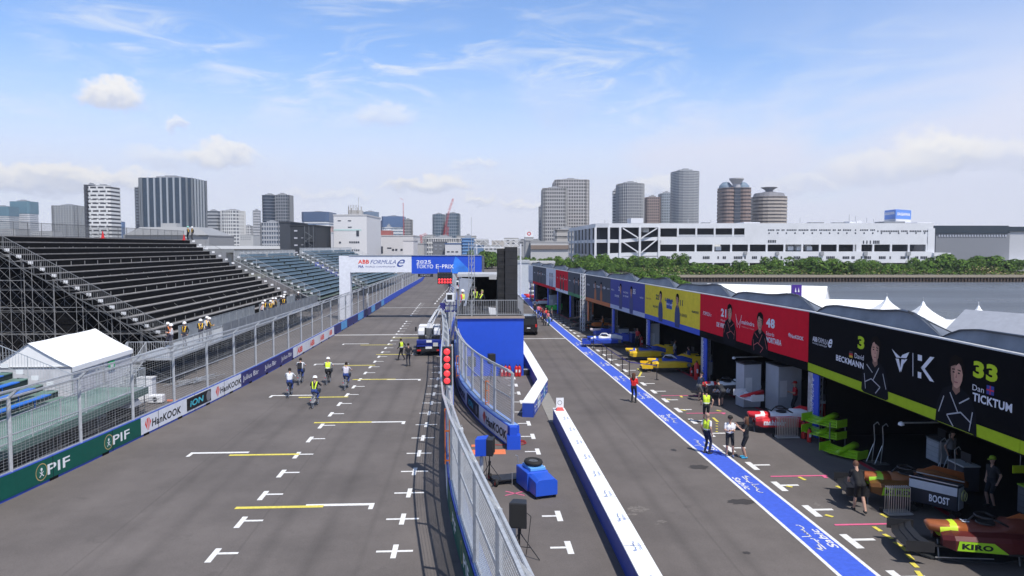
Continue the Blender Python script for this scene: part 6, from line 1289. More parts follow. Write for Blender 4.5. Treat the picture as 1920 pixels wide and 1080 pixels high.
# platform crew
c = at(868, 593, PY + .8); person('worker in red sleeves and lime vest with white helmet on the blue platform', (c.x, c.y, PZ + .17), R(60), 'stand', top=(.7, .06, .12), low=DK, sleeves=True, vest=(.65, .75, .1), hat='helmet', arm='point', vox=.018)
c = at(891, 575, PY + 2.4); person('crew member in dark clothes with lime straps standing on the platform', (c.x, c.y, PZ + .17), R(20), 'stand', top=DK, low=DK, sleeves=True, straps=LV, hat='cap', hatcol=(.05, .05, .05), vox=.02, scale=1.05)
c = at(901, 575, PY + 2.8); person('crew member bending beside the screen tower', (c.x, c.y, PZ + .17), R(-30), 'bend', lean=.7, top=DK, low=DK, sleeves=True, straps=LV, hat='cap', hatcol=(.3, .32, .1), vox=.02)
# workers on the walkway and the stand
W_ = [(316, -21.6, OR, 1, 'worker with orange vest at the stair head, leftmost on the walkway'), (321, -21.0, OR, 0, 'worker with orange vest and braces beside the leftmost one'), (346, -20.6, YO, 1, 'worker with yellow vest second from the stair'), (376, -20.2, YO, 1, 'worker with yellow straps left of the pair on the walkway'), (388, -20.5, YO, 0, 'worker with white sleeves in the pair on the walkway'), (392, -20.0, YO, 1, 'worker with yellow braces at the right of the pair'),
      (492, -20.3, OR, 0, 'worker with orange vest and white top in the far group, leftmost'), (497, -20.9, YO, 1, 'worker with orange straps at the rear of the far group'), (508, -20.2, YO, 1, 'worker with bright straps in the middle of the far group'), (513, -20.9, YO, 0, 'worker half hidden in the far group'), (518, -20.6, YO, 1, 'worker with wide yellow vest in the far group'), (528, -20.9, DK, 1, 'worker with dark top in the far group'), (533, -20.4, YO, 1, 'worker with yellow straps, rightmost of the far group'), (534, -21.2, DK, 1, 'worker in dark with white helmet at the back of the far group'), (560, -20.6, DK, 1, 'lone worker in dark clothes on the walkway')]
for i, (px, x, v, dk, l_) in enumerate(W_):
    d = ray(px, 600); y = CAM.y + d.y * (x / d.x); y = max(50, y)
    person(l_, (x, y, 1.8), R(90 + 37 * i), 'stand' if i % 3 else 'walk', top=DK if dk else (.6, .6, .62), low=(.05, .05, .07), sleeves=True, straps=v if v != DK else None, hat='helmet', group='workers on the walkway', vox=.024, arm='talk' if i % 2 else 'stand')
ztop = 1.8 + 17 * .47
for i, (px, v, l_) in enumerate(((353, YO, 'worker with yellow vest on the top row of the black grandstand'), (361, YO, 'worker in black with orange edged vest on the top row of the black grandstand'))):
    d = ray(px, 450); x = -36.2; y = d.y * (x / d.x); person(l_, (x, y, ztop), R(80 + 60 * i), 'stand', top=DK, low=DK, sleeves=True, straps=v, hat='helmet', hatcol=(.8, .8, .8) if i else (.25, .6, .5), vox=.026)
# red cones on the top row
for px in (193, 345):
    d = ray(px, 450); x = -36.0; y = d.y * (x / d.x); t = thing('safety_cone', 'red cone on the top row of the black grandstand, ' + ('left one' if px < 300 else 'right one'), 'cone', (x, y, ztop)); m = MB(); m.lathe([(.16, .03), (.03, .72), (.001, .72)], n=12); m.build('cone', M_['red'], t); m = MB(); m.box(-.2, -.2, 0, .2, .2, .03); m.build('base', M_['red'], t)

# ================================================================ VEHICLES
def van(label, loc, rz, col, L=4.9, Wd=1.85, H=1.95, name='minivan', tail=True, low=False, plate=True):
    """rear at y=0, front at +Y"""
    t = thing(name, label, 'car' if low else 'van', loc, rz); w = Wd / 2; col_m = mat('car_paint', col, .25, .2, 0, coat=.6)
    # body: rings along Y of half width, bottom, belt, roof
    def ring(y, wb, wr, zb, zt): return [(-wb, y, zb), (wb, y, zb), (wb * 1.0, y, .95), (wr, y, zt), (-wr, y, zt), (-wb, y, .95)]
    st = [(0, w * .96, w * .80, .35, H * .93), (.25, w, w * .84, .28, H), (2.8, w, w * .84, .28, H), (3.7, w, w * .80, .28, H * .82), (4.15, w * .98, w * .86, .28, 1.12), (L - .2, w * .94, w * .8, .3, .98), (L, w * .85, w * .7, .38, .8)]
    m = MB(); m.loft([ring(*s) for s in st]); m.build('body', col_m, t, bevel=.04)
    m = MB(); m.poly([(-w * .80, -.012, 1.08), (w * .80, -.012, 1.08), (w * .76, .0 - .012, H * .88), (-w * .76, -.012, H * .88)]); 
    m.build('rear_window', M_['glass'], t)
    m = MB()
    for s in (-1, 1):
        for y0, y1 in ((.4, 1.4), (1.5, 2.6), (2.7, 3.5)): m.poly([(s * (w * .985), y0, 1.05), (s * (w * .985), y1, 1.05), (s * (w * .885), y1 - (.15 if y1 > 3 else 0), H * .86), (s * (w * .885), y0, H * .86)])
    m.build('side_window', M_['glass'], t)
    for s in (-1, 1): m = MB(); m.box(s * w * .82 - .09, -.03, .85, s * w * .82 + .09, -.0, 1.15); m.build('tail_light', C(.5, .02, .02, .3), t)
    m = MB(); m.box(-w * .92, -.08, .38, w * .92, -.01, .62); m.build('bumper', col_m, t)
    if plate: m = MB(); m.box(-.17, -.1, .7 if not low else .55, .17, -.082, .82 if not low else .66); m.build('number_plate', M_['white'], t)
    for s in (-1, 1):
        for y in (.95, L - 1.0):
            m = MB(); m.lathe([(.001, -.1), (.25, -.1), (.32, -.08), (.33, 0), (.32, .08), (.25, .1), (.001, .1)], (s * (w - .08), y, .33), 18, axis='X'); wh = m.build('wheel', M_['rubber'], t); m = MB(); m.lathe([(.001, -.105), (.19, -.105), (.19, .105), (.001, .105)], (s * (w - .075), y, .33), 14, axis='X'); m.build('rim', M_['alu'], wh)
    return t
c = gp(994, 629); van('black minivan parked beside the blue platform, seen from behind', (c.x - .15, c.y, 0), R(-3), (.012, .012, .014))
c = gp(853, 545); van('white van far down the track seen from behind', (c.x, c.y, 0), R(0), (.7, .7, .72), 4.6, 1.8, 2.0)
c = gp(864, 526); van('dark van farther down the track beyond the white one', (c.x, c.y, 0), R(0), (.1, .1, .11), 4.8, 1.9, 2.1)
# boom lift truck
c = gp(804, 668); t = thing('boom_lift_truck', 'blue and white truck with folding boom and work basket', 'truck', (c.x, c.y, 0), R(2)); BT = C(.015, .03, .22, .35)
m = MB(); m.box(-.75, .1, .45, .75, 5.6, .7); m.build('chassis', M_['blackp'], t)
m = MB(); m.box(-1.0, .2, .75, 1.0, 4.0, 1.0); m.box(-1.0, .15, 1.0, 1.0, .9, 1.3); m.build('deck_body', BT, t, bevel=.03)
m = MB(); m.box(-1.05, .0, .4, 1.05, .12, .62); m.build('rear_bumper', M_['blackp'], t)
for s in (-1, 1): m = MB(); m.box(s * .8 - .16, -.03, .44, s * .8 + .16, -.002, .56); m.build('tail_light', M_['red'], t)
m = MB(); m.box(-.26, -.03, .62, .26, -.005, .80); m.build('number_plate', M_['white'], t)
m = MB(); m.box(.35, .1, .8, .75, .145, 1.1); m.build('warning_plate', C(.5, .5, .5), t); m = MB(); m.box(-.2, .12, 1.12, .25, .145, 1.32); m.build('marker_plate', M_['white'], t)
m = MB(); m.hexa([(-1.0, 4.2, .6), (1.0, 4.2, .6), (1.0, 5.9, .6), (-1.0, 5.9, .6), (-.95, 4.25, 2.1), (.95, 4.25, 2.1), (.9, 5.5, 2.1), (-.9, 5.5, 2.1)]); cb = m.build('cab', M_['white'], t, bevel=.06)
m = MB(); m.poly([(-.75, 4.19, 1.3), (.75, 4.19, 1.3), (.72, 4.225, 1.9), (-.72, 4.225, 1.9)]); m.build('rear_window', M_['glass'], cb)
for s in (-1, 1):
    m = MB(); m.tube((s * .95, 5.4, 1.5), (s * 1.25, 5.5, 1.6), .02); m.box(s * 1.25 - .07, 5.45, 1.45, s * 1.25 + .07, 5.5, 1.85); m.build('mirror', M_['blackp'], cb)
    for y in (1.2, 4.9): m = MB(); m.lathe([(.001, -.14), (.3, -.14), (.4, -.1), (.4, .1), (.3, .14), (.001, .14)], (s * .85, y, .40), 18, axis='X'); m.build('wheel', M_['rubber'], t)
    for y in (.6, 3.7): m = MB(); m.box(s * .98 - .07, y, .1, s * .98 + .07, y + .14, .9); m.box(s * .98 - .2, y - .1, .02, s * .98 + .2, y + .24, .1); m.build('outrigger', M_['blackp'], t)
    m = MB(); m.box(s * .62 - .27, 1.35, 1.02, s * .62 + .27, 3.1, 1.55); m.build('engine_box', M_['blackp'], t, bevel=.03); m = MB(); m.box(s * .66 - .27, 1.3, 1.552, s * .66 + .27, 3.1, 2.05); m.build('side_housing', M_['white'], t, bevel=.1)
m = MB(); m.lathe([(.45, 1.0), (.45, 1.35), (.3, 1.4), (.001, 1.4)], (0, 2.2, 0), 16); m.box(-.25, 1.9, 1.35, .25, 2.5, 2.1); m.build('turret', M_['steel_dk'], t)
bk = at(848, 584, c.y + 3.0) - Vector((c.x, c.y, 0)); j1 = Vector((.1, 2.3, 2.5)); j2 = Vector((.75, 2.6, 3.55)); j3 = Vector((bk.x - .75, 2.9, bk.z + .2))
def beam(mb, a, b, w0, w1): mb.tube(a, b, w0, w1, n=4)
m = MB(); m.tube((0, 2.2, 1.9), j1, .26, .24); m.build('lower_boom', M_['white'], t); m = MB(); m.tube(j1, j2, .25, .2); m.build('middle_boom', M_['white'], t); m = MB(); m.tube(j2, j3, .18, .13); m.tube(j3, (bk.x - .45, 3.0, bk.z + .35), .1, .08); m.build('upper_boom', M_['white'], t)
m = MB(); m.tube(j1 + Vector((-.1, -.2, -.3)), j2 + Vector((-.15, -.1, -.05)), .05, n=6); m.path([j1 + Vector((0, -.2, 0)), j1 + Vector((.3, -.3, .5)), j2 + Vector((0, -.2, 0))], .03); m.build('hydraulic_ram', M_['blackp'], t)
m = MB(); bz = bk.z; m.box(bk.x - .5, 2.7, bz, bk.x + .5, 3.5, bz + .1)
for z_ in (.5, .95): m.path([(bk.x - .5, 2.7, bz + z_), (bk.x + .5, 2.7, bz + z_), (bk.x + .5, 3.5, bz + z_), (bk.x - .5, 3.5, bz + z_), (bk.x - .5, 2.7, bz + z_)], .03)
for sx in (-.5, -.15, .2, .5): m.tube((bk.x + sx, 2.7, bz), (bk.x + sx, 2.7, bz + .95), .025); m.tube((bk.x + sx, 3.5, bz), (bk.x + sx, 3.5, bz + .95), .025)
m.box(bk.x - .95, 2.75, bz + .1, bk.x - .52, 3.1, bz + .75); m.build('work_basket', C(.03, .03, .17, .4), t)

# crew inside the garages
for gi, u, w_, rz_, l_, kw in [(1, .30, 2.2, 100, 'crew member in black shirt standing in the shade of the black garage', dict(top=(.03, .03, .035), low=DK, shorts=True, hat='cap', hatcol=(.3, .45, .03))), (1, .55, 3.0, 200, 'crew member in grey shirt deep inside the black garage', dict(top=(.2, .2, .21), low=DK, hat='hair')),
                               (2, .30, 1.6, 80, 'crew member in red shirt inside the red garage', dict(top=(.45, .02, .03), low=DK, hat='cap', hatcol=(.4, .02, .02))), (3, .38, 1.0, 60, 'crew member in navy shirt inside the yellow garage', dict(top=(.03, .05, .2), low=DK, hat='hair')), (3, .68, 1.2, 250, 'crew member in white shirt inside the yellow garage', dict(top=(.5, .5, .5), low=BLU, hat='hair')), (4, .45, .9, 120, 'crew member in red top at the mouth of the blue garage', dict(top=(.5, .04, .04), low=DK, hat='hair')), (5, .6, .9, 90, 'crew member in orange shirt at the orange garage', dict(top=(.6, .18, .03), low=DK, hat='hair'))]:
    A_, B_ = GB[gi], GB[gi + 1]; d_ = (B_ - A_).normalized(); p_ = A_ + d_ * ((B_ - A_).length * u) - outward(A_, B_) * w_; person(l_, (p_.x, p_.y, .03), R(rz_), 'stand', arm='talk' if rz_ < 100 else 'stand', vox=.024, group='garage crew in the shade', **kw)
# ================================================================ PADDOCK TENTS
def pagoda(px, py, D, w, ze, label):
    c = at(px, py, D); t = thing('pagoda_tent', label, 'tent', (c.x, c.y, 0), R(-8), 'white pointed paddock tents'); zp = c.z; m = MB(); rg = []
    for k in range(9):
        u = k / 8; hw = w / 2 * (1 - u) ** 1.7 + .03; z = ze + (zp - ze) * u
        pts = []
        for s in range(4):
            a = [(-hw, -hw), (hw, -hw), (hw, hw), (-hw, hw)][s]; b = [(-hw, -hw), (hw, -hw), (hw, hw), (-hw, hw)][(s + 1) % 4]
            for q_ in range(3): f_ = q_ / 3; pts.append((a[0] + (b[0] - a[0]) * f_, a[1] + (b[1] - a[1]) * f_, z))
        rg.append(pts)
    m.loft(rg); m.build('roof', M_['whitefab'], t); h = w / 2
    m = MB(); m.tube((0, 0, zp), (0, 0, zp + .25), .04); m.build('finial', M_['alu'], t)
    m = MB()
    for s in ((-h, -h), (h, -h), (h, h), (-h, h)): m.tube((s[0], s[1], 0), (s[0], s[1], ze), .05)
    m.each('leg', M_['alu'], t); m = MB(); m.loft([[(-h, -h, z_), (h, -h, z_), (h, h, z_), (-h, h, z_)] for z_ in (ze - .3, ze - .002)], cap=False); m.each('valance', M_['whitefab'], t); return t
pagoda(1663, 556, 58, 6.2, 2.9, 'white pointed tent by the river, leftmost peak'); pagoda(1731, 565, 50, 7.5, 2.9, 'white pointed tent by the river, middle peak'); pagoda(1835, 573, 49, 6.5, 3.1, 'white pointed tent by the river, rightmost peak')
def ridge_tent(px, py, D, w, l, ze, label, m1=None, m2=None, rz=0., zp=None):
    c = at(px, py, D); t = thing('marquee_tent', label, 'tent', (c.x, c.y, 0), rz); zp = zp or c.z; h = w / 2; m1 = m1 or M_['whitefab']
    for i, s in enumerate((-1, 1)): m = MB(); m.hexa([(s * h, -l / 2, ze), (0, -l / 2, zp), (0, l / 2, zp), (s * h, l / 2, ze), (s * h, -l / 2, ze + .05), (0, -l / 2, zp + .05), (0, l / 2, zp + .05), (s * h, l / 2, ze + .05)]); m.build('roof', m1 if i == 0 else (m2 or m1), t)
    m = MB()
    for y in (-l / 2 + .05, l / 2 - .05): m.poly([(-h, y, 0), (h, y, 0), (h, y, ze), (0, y, zp), (-h, y, ze)])
    for x in (-h + .02, h - .02): m.poly([(x, -l / 2 + .06, 0), (x, l / 2 - .06, 0), (x, l / 2 - .06, ze), (x, -l / 2 + .06, ze)])
    m.build('wall', M_['whitefab'], t); return t
ridge_tent(1435, 535, 78, 9, 12, 3.2, 'large white ridge tent behind the red fascia', rz=R(60)); ridge_tent(1548, 562, 62, 6, 9, 2.9, 'white tent behind the join of red and black fascias', rz=R(70))
ridge_tent(1795, 602, 44, 6.0, 9, 2.8, 'bright white tent roof between the pointed tents', rz=R(20)); ridge_tent(1950, 592, 40, 8, 8, 2.9, 'tent with shade painted into its grey roof at the right edge', rz=R(25), m1=C(.33, .35, .40, .6))  # grey of the last tent's roof carries the shade on its slope
c = at(1494, 553, 72); t = thing('feather_flag', 'purple flag with white marks among the paddock tents', 'flag', (c.x, c.y, 0)); z1 = at(1494, 534, 72).z; m = MB(); m.tube((-.55, 0, 0), (-.55, 0, z1 + .1), .04); m.build('pole', M_['alu'], t)
m = MB(); m.loft([[(-.5, .02, z), (0, -.03 + .03 * math.sin(z * 3), z), (.5, .05, z), (.5, .06, z), (0, -.02 + .03 * math.sin(z * 3), z), (-.5, .03, z)] for z in np.linspace(z1 - 2.2, z1, 8)]); m.build('flag_cloth', C(.07, .03, .25, .7), t)
m = MB()
for dx, dz in ((-.15, -.5), (.15, -.5), (-.05, -1.1)): m.poly([(dx - .08, -.06, z1 + dz - .2), (dx + .08, -.06, z1 + dz - .2), (dx, -.06, z1 + dz + .25)])
m.build('flag_mark', MW, t)

# ================================================================ VEGETATION
def leaf_mesh(name, n, rx, ry, rz, leaf, seed, cols):
    r = random.Random(seed); m = MB(); blobs = [(r.uniform(-.6, .6) * rx, r.uniform(-.6, .6) * ry, r.uniform(.25, .8) * rz, r.uniform(.25, .5)) for _ in range(11)]
    for i in range(n):
        bx_, by_, bz_, br = r.choice(blobs); a = r.uniform(0, 2 * math.pi); e_ = r.uniform(-.5, 1.4); q_ = br * r.uniform(.75, 1.05)
        x = bx_ + math.cos(a) * math.cos(e_) * q_ * rx; y = by_ + math.sin(a) * math.cos(e_) * q_ * ry; z = max(.1, bz_ + math.sin(e_) * q_ * rz); s = leaf * r.uniform(.6, 1.3)
        n_ = Vector((x - bx_ + r.uniform(-.5, .5), y - by_ + r.uniform(-.5, .5), z - bz_ + .6 + r.uniform(-.6, .6))); n_ = n_.normalized() if n_.length > .01 else Vector((0, 0, 1)); u = n_.orthogonal().normalized(); v = n_.cross(u); p = Vector((x, y, z)); t_ = r.uniform(0, 3.1); u, v = u * math.cos(t_) + v * math.sin(t_), v * math.cos(t_) - u * math.sin(t_)
        m.poly([p - u * s, p - v * s * .6, p + u * s, p + v * s * .6], r.randrange(len(cols)))
    me_o = m.build(name, cols); me = me_o.data; bpy.data.objects.remove(me_o); return me
gcol = [mat('leaf', c_, .7, 0, .3, .4, spec=.15) for c_ in ((.045, .10, .012), (.075, .145, .018), (.03, .07, .010), (.11, .18, .03))]
LM = [leaf_mesh('crown', 2600, 5, 5, 4.2, .34, 10 + k, gcol) for k in range(4)]
def trunk_mesh(seed):
    r = random.Random(seed); m = MB(); m.tube((0, 0, 0), (.1, .1, 1.6), .28, .2, n=8)
    for k in range(6): a = k * 1.05; m.tube((.1, .1, 1.2 + k * .1), (2.2 * math.cos(a), 2.2 * math.sin(a), 2.6 + r.random()), .13, .04, n=6)
    o = m.build('trunk', C(.08, .06, .045, .9)); me = o.data; bpy.data.objects.remove(o); return me
TM = [trunk_mesh(k) for k in range(2)]
trees = []; r = random.Random(5)
for i in range(44):
    px = 1075 + i * 19 + r.uniform(-5, 5); D = 238 + r.uniform(0, 26); hgt = r.choice((2.2, 3.0, 3.6, 4.4, 5.4)) * r.uniform(.85, 1.15)
    if px > 1740: hgt = r.uniform(5.5, 7.5); D = 246 + r.uniform(0, 12)
    if px > 1890: hgt = 3
    trees.append((px, D, hgt, hgt * r.uniform(.9, 1.5)))
for i in range(9): trees.append((1100 + i * 20 + r.uniform(-4, 4), 262 + r.uniform(0, 10), r.uniform(6, 7.5), 6))
for (px, D, h_) in ((902, 330, 9), (912, 300, 8), (922, 310, 9), (930, 340, 7), (984, 300, 6), (1000, 290, 5.5), (1018, 280, 6), (1036, 270, 6), (1052, 262, 5.5), (1066, 255, 6)): trees.append((px, D, h_, h_ * .8))
for (px, D, h_) in ((1228, 148, 4.2), (1250, 142, 4), (1272, 140, 3.6), (1205, 160, 4.2), (1180, 165, 4), (1350, 120, 2.6), (1526, 90, 3.2)): trees.append((px, D, h_, 4.5))
trees.sort(key=lambda q_: q_[0])
for i, (px, D, h_, w_) in enumerate(trees):
    c = at(px, 500, D); near = D < 200
    if near: lab_ = 'near bank bush above the garage roofs, ' + ('upright beside the purple flag' if px > 1500 else 'low behind the white tent' if px > 1300 else 'left part' if px < 1215 else 'right part')
    elif px < 940: lab_ = 'dark green tree above the stage roof by the blue gantry end'
    elif px < 1072: lab_ = 'roadside tree before the low white buildings far down the pit lane'
    else: lab_ = 'leafy green bush on the far river bank before the grey warehouse'
    t = thing('bush' if h_ < 6 or near else 'tree', lab_, 'bush' if h_ < 6 or near else 'tree', (c.x, c.y, 0), r.uniform(0, 6), 'bank greenery ' + ('near' if near else 'by the stage' if px < 940 else 'down the pit lane' if px < 1072 else 'far side of the river'))
    o = bpy.data.objects.new('crown', LM[i % 4]); COL.objects.link(o); o.parent = t; o.scale = (w_ / 6, w_ / 6, h_ / 5.4)
    o = bpy.data.objects.new('trunk', TM[i % 2]); COL.objects.link(o); o.parent = t; o.scale = (w_ / 8, w_ / 8, h_ / 5.4)
m = MB(); r = random.Random(3)
for i in range(26000):
    s = r.uniform(0, 1) ** 1.0 * 190; w = r.uniform(2.5, 30); p = qa + qd * s - qn * w
    hmax = (1.6 + 1.2 * math.sin(s * .21 + w * .3) * math.sin(s * .07)) * (1 if s < 118 else .25); z = r.uniform(.0, max(.2, hmax)); a = r.uniform(0, 6.28); sz = r.uniform(.18, .42); u = Vector((math.cos(a), math.sin(a), r.uniform(-.4, .4))) * sz; v = Vector((-math.sin(a), math.cos(a), r.uniform(-.2, 1))) * sz * .7; q_ = Vector((p.x, p.y, z))
    m.poly([q_ - u, q_ - v, q_ + u, q_ + v], r.choice((0, 1, 1, 2, 3, 4)) if s < 112 else r.choice((1, 4, 4, 3)))
struct(m.build('undergrowth', gcol + [mat('dry_grass', (.24, .20, .09), .9)]), 'stuff')

# ================================================================ LARGE GREY WAREHOUSE
def box_at(mb, px0, px1, py0, py1, D, depth, mi=0, z0=None):
    """box facing the camera: front face at distance D"""
    a = at(px0, py1, D); b = at(px1, py1, D); zt = at(px0, py0, D).z; zb = a.z if z0 is None else z0; f = Vector((math.sin(YAW), math.cos(YAW), 0)) * depth
    mb.hexa([(a.x, a.y, zb), (b.x, b.y, zb), (b.x + f.x, b.y + f.y, zb), (a.x + f.x, a.y + f.y, zb), (a.x, a.y, zt), (b.x, b.y, zt), (b.x + f.x, b.y + f.y, zt), (a.x + f.x, a.y + f.y, zt)], mi)
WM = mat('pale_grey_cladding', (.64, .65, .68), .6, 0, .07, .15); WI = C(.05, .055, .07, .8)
WD = 292.; wc = at(1240, 500, WD); t = thing('warehouse', 'huge pale grey logistics warehouse with open parking decks', 'warehouse', (wc.x, wc.y, 0)); off = t.location
V = lambda px, py, D=WD: at(px, py, D)
def wbox(name, L, m, lbl=None):
    mb = MB()
    for a in L: box_at(mb, *a)
    return mb.each(name, m, t, off=off, label=lbl)
wbox('upper_wall', [(1236, 1750, 418.5, 428, WD, 110), (1238, 1738, 444, 458.5, WD, .5), (1396, 1750, 428.01, 443.99, WD, .5), (1238, 1750, 471.5, 493, WD - .6, 1.1)], WM)
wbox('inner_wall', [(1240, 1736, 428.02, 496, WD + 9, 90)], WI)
piers = []
for i in range(9): x = 1271 + i * 34.5; piers.append((x - 1.6, x + 1.6, 428.01, 443.99, WD - .1, .6)) if x < 1396 else None
for i in range(17):
    x = 1271 + i * 33.3
    if x < 1740: piers.append((x - 1.7, x + 1.7, 458.51, 471.49, WD - .1, .6)); piers.append((x - 1.4, x + 1.4, 493.01, 503, WD - .5, .6))
piers += [(1600, 1615, 458.51, 471.49, WD - .1, .6), (1738, 1751, 428, 503, WD - .2, 3)]
wbox('pier', piers, WM); wbox('parapet', [(1271, 1396, 440, 443.98, WD - .05, .3)], C(.5, .52, .56))
rn = MB(); r = random.Random(9)
for (x0, x1, y0, y1) in [(1440, 1640, 430, 432.5), (1645, 1745, 432, 434.7), (1618, 1648, 451, 457), (1440, 1453, 450, 455)]:
    x = x0
    while x < x1:
        if r.random() > .12: box_at(rn, x, x + 2.2, y0, y1, WD - .08, .05)
        x += 3.2
x = 1441
while x < 1740: box_at(rn, x, x + 2.4, 435.6, 438.3, WD - .09, .05); x += 16.2
x = 1240
while x < 1740:
    for k in range(7):
        if r.random() > .25: box_at(rn, x + k * 3.3, x + k * 3.3 + 2.6, 480.5, 485.5, WD - .68, .05)
    x += 34
rn.build('window', C(.04, .045, .06, .3), t, off=off)
wbox('small_vent_box', [(1395, 1401, 472, 477, WD - 1.2, .5), (1455, 1461, 472, 478, WD - 1.2, .5), (1538, 1545, 472, 479, WD - 1.2, .5), (1620, 1627, 472, 479, WD - 1.2, .5), (1700, 1708, 472, 479, WD - 1.2, .5)], C(.3, .31, .33))
wbox('annex', [(1751.1, 1782, 474, 503, WD - 2, 40)], WM); wbox('roof_block', [(1183, 1206, 409, 418.4, WD + 14, 10), (1593, 1605, 415, 418.4, WD + 3, 6), (1606, 1616, 414, 418.4, WD + 4, 6), (1720, 1750, 416.8, 418.4, WD + 1, 20), (1395, 1425, 416.5, 418.4, WD + 5, 10)], WM)
wbox('roof_plant', [(1658, 1697, 420 - 5, 418.4, WD + 3, 8), (1318, 1332, 417, 418.4, WD + 3, 4), (1520, 1545, 416.6, 418.4, WD + 3, 4), (1565, 1585, 416.9, 418.4, WD + 3, 4)], C(.22, .23, .25))
m = MB()
for px, pt in ((1592, 402), (1604, 405), (1625, 408), (1638, 410), (1134, 412), (1290, 410), (1333, 412), (1500, 408)): a = at(px, 418, WD + 5); m.tube(a, (a.x, a.y, at(px, pt, WD + 5).z), .12)
m.build('aerial', M_['steel'], t, off=off)
# left wing with sloping ramps and braces (a chamfered end turning away)
pts = [(1116, WD - 2), (1068, WD + 62)]
def slabpath(mb, P_, zb, zt, th=.6):
    for (ax, ay), (bx_, by_), (za, zc), (ta, tb) in zip(P_, P_[1:], zip(zb, zb[1:]), zip(zt, zt[1:])):
        d = Vector((bx_ - ax, by_ - ay)).normalized(); n_ = Vector((-d.y, d.x)) * th
        mb.hexa([(ax, ay, za), (bx_, by_, zc), (bx_ + n_.x, by_ + n_.y, zc), (ax + n_.x, ay + n_.y, za), (ax, ay, ta), (bx_, by_, tb), (bx_ + n_.x, by_ + n_.y, tb), (ax + n_.x, ay + n_.y, ta)])
Pw = [at(px, 500, D) for px, D in ((1066, WD + 78), (1089, WD + 40), (1116, WD), (1141, WD - 2), (1162, WD - 2), (1199, WD - 2), (1235, WD - 1), (1240, WD - 1))]; Pw = [(p.x, p.y) for p in Pw]
zt = lambda px, py, D: at(px, py, D).z
m = MB()
H1 = [zt(1236, 419, WD)] * 8; slabpath(m, Pw, [h - 1.6 for h in H1], H1)
L2 = [zt(1236, y_, WD) for y_ in (449, 449, 449, 449, 449, 446, 444, 444)]; slabpath(m, Pw, [h - 1.3 for h in L2], L2)
L1 = [zt(1236, y_, WD) for y_ in (478, 478, 478, 475, 474, 473, 473, 473)]; slabpath(m, Pw, [h - 1.4 for h in L1], L1)
slabpath(m, Pw[2:], [zt(1236, 500, WD)] * 6, [zt(1236, 481, WD)] * 6)
m.build('ramp_parapet', WM, t, off=off)
m = MB()
for (ax, ay), (bx_, by_) in zip(Pw[:-1], Pw[1:]):
    L = math.hypot(bx_ - ax, by_ - ay); k = max(1, round(L / (9 if L > 20 else 8)))
    for i in range(k): p = (ax + (bx_ - ax) * i / k, ay + (by_ - ay) * i / k); m.box(p[0] - .4, p[1] - .45, 0, p[0] + .4, p[1] + .35, H1[0] - 1.5)
m.each('column', WM, t, off=off)
m = MB()
for (pa, pb) in (((1168, 428), (1197, 446)), ((1203, 446), (1232, 428)), ((1168, 454), (1197, 473)), ((1203, 473), (1232, 449))): m.tube(at(*pa, WD - 2.6), at(*pb, WD - 2.6), .3)
m.each('brace', WM, t, off=off)
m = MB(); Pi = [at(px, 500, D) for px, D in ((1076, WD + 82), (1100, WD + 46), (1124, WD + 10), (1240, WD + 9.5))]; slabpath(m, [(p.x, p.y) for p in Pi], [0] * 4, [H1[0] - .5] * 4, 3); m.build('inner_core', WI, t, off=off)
m = MB(); Pr = [(p[0], p[1]) for p in Pw]; m.poly([(x, y, H1[0] - .02) for x, y in Pr] + [(p.x, p.y, H1[0] - .02) for p in (at(1240, 500, WD + 78),)]); m.poly([(x, y, L2[0] - .5) for x, y in Pr] + [(p.x, p.y, L2[0] - .5) for p in (at(1240, 500, WD + 78),)]); m.build('deck', C(.3, .3, .32), t, off=off)
# parked lorries on the decks
for i, (px, py) in enumerate(((1480, 471), (1496, 471), (1515, 471), (1210, 437), (1345, 471))):
    c = at(px, py, WD + 3); tt = thing('parked_lorry', 'white lorry on the warehouse parking deck, ' + ('left of the three on the lower deck', 'middle of the three on the lower deck', 'right of the three on the lower deck', 'alone on the upper ramp', 'alone left on the lower deck')[i], 'lorry', c); m = MB(); m.box(-1.2, 0, .5, 1.2, 2.4, 2.6); m.build('box_body', M_['white'], tt); m = MB(); m.box(-1.1, -1.2, .3, 1.1, -.02, 1.9); m.build('cab', M_['white'], tt)
# blue sign cube
a = at(1678, 415, WD + 8); tt = thing('rooftop_sign', 'blue and white advertising cube on the warehouse roof', 'sign', a)
s0_ = at(1658, 413, WD + 16) - a; s1_ = at(1679, 413, WD + 5) - a; s2_ = at(1708, 413, WD + 14) - a; zt_ = zt(1679, 393, WD + 8) - a.z
for (A_, B_, n_) in ((s0_, s1_, 'left'), (s1_, s2_, 'right')):
    m = MB(); m.poly([(A_.x, A_.y, 0), (B_.x, B_.y, 0), (B_.x, B_.y, zt_), (A_.x, A_.y, zt_)]); o = m.build('sign_face', C(.12, .26, .68, .5), tt); d_ = (B_ - A_); d_.z = 0; L = d_.length; d_.normalize(); nn = Vector((d_.y, -d_.x, 0)) * .08
    m = MB(); add_text(m, 'SAGAWA', (A_ + d_ * L * .08 + nn + Vector((0, 0, zt_ * .42))) * 1, d_, (0, 0, 1), L * .84, zt_ * .26, .05, .15); m.build('lettering', MW, o)
    m = MB(); m.poly([(A_.x + nn.x, A_.y + nn.y, -.3), (B_.x + nn.x, B_.y + nn.y, -.3), (B_.x + nn.x, B_.y + nn.y, .9), (A_.x + nn.x, A_.y + nn.y, .9)]); m.build('sign_base', WM, tt)
m = MB(); b_ = s0_ + (s2_ - s1_); m.poly([(s0_.x, s0_.y, zt_), (s1_.x, s1_.y, zt_), (s2_.x, s2_.y, zt_), (b_.x, b_.y, zt_)]); m.build('top', WM, tt)
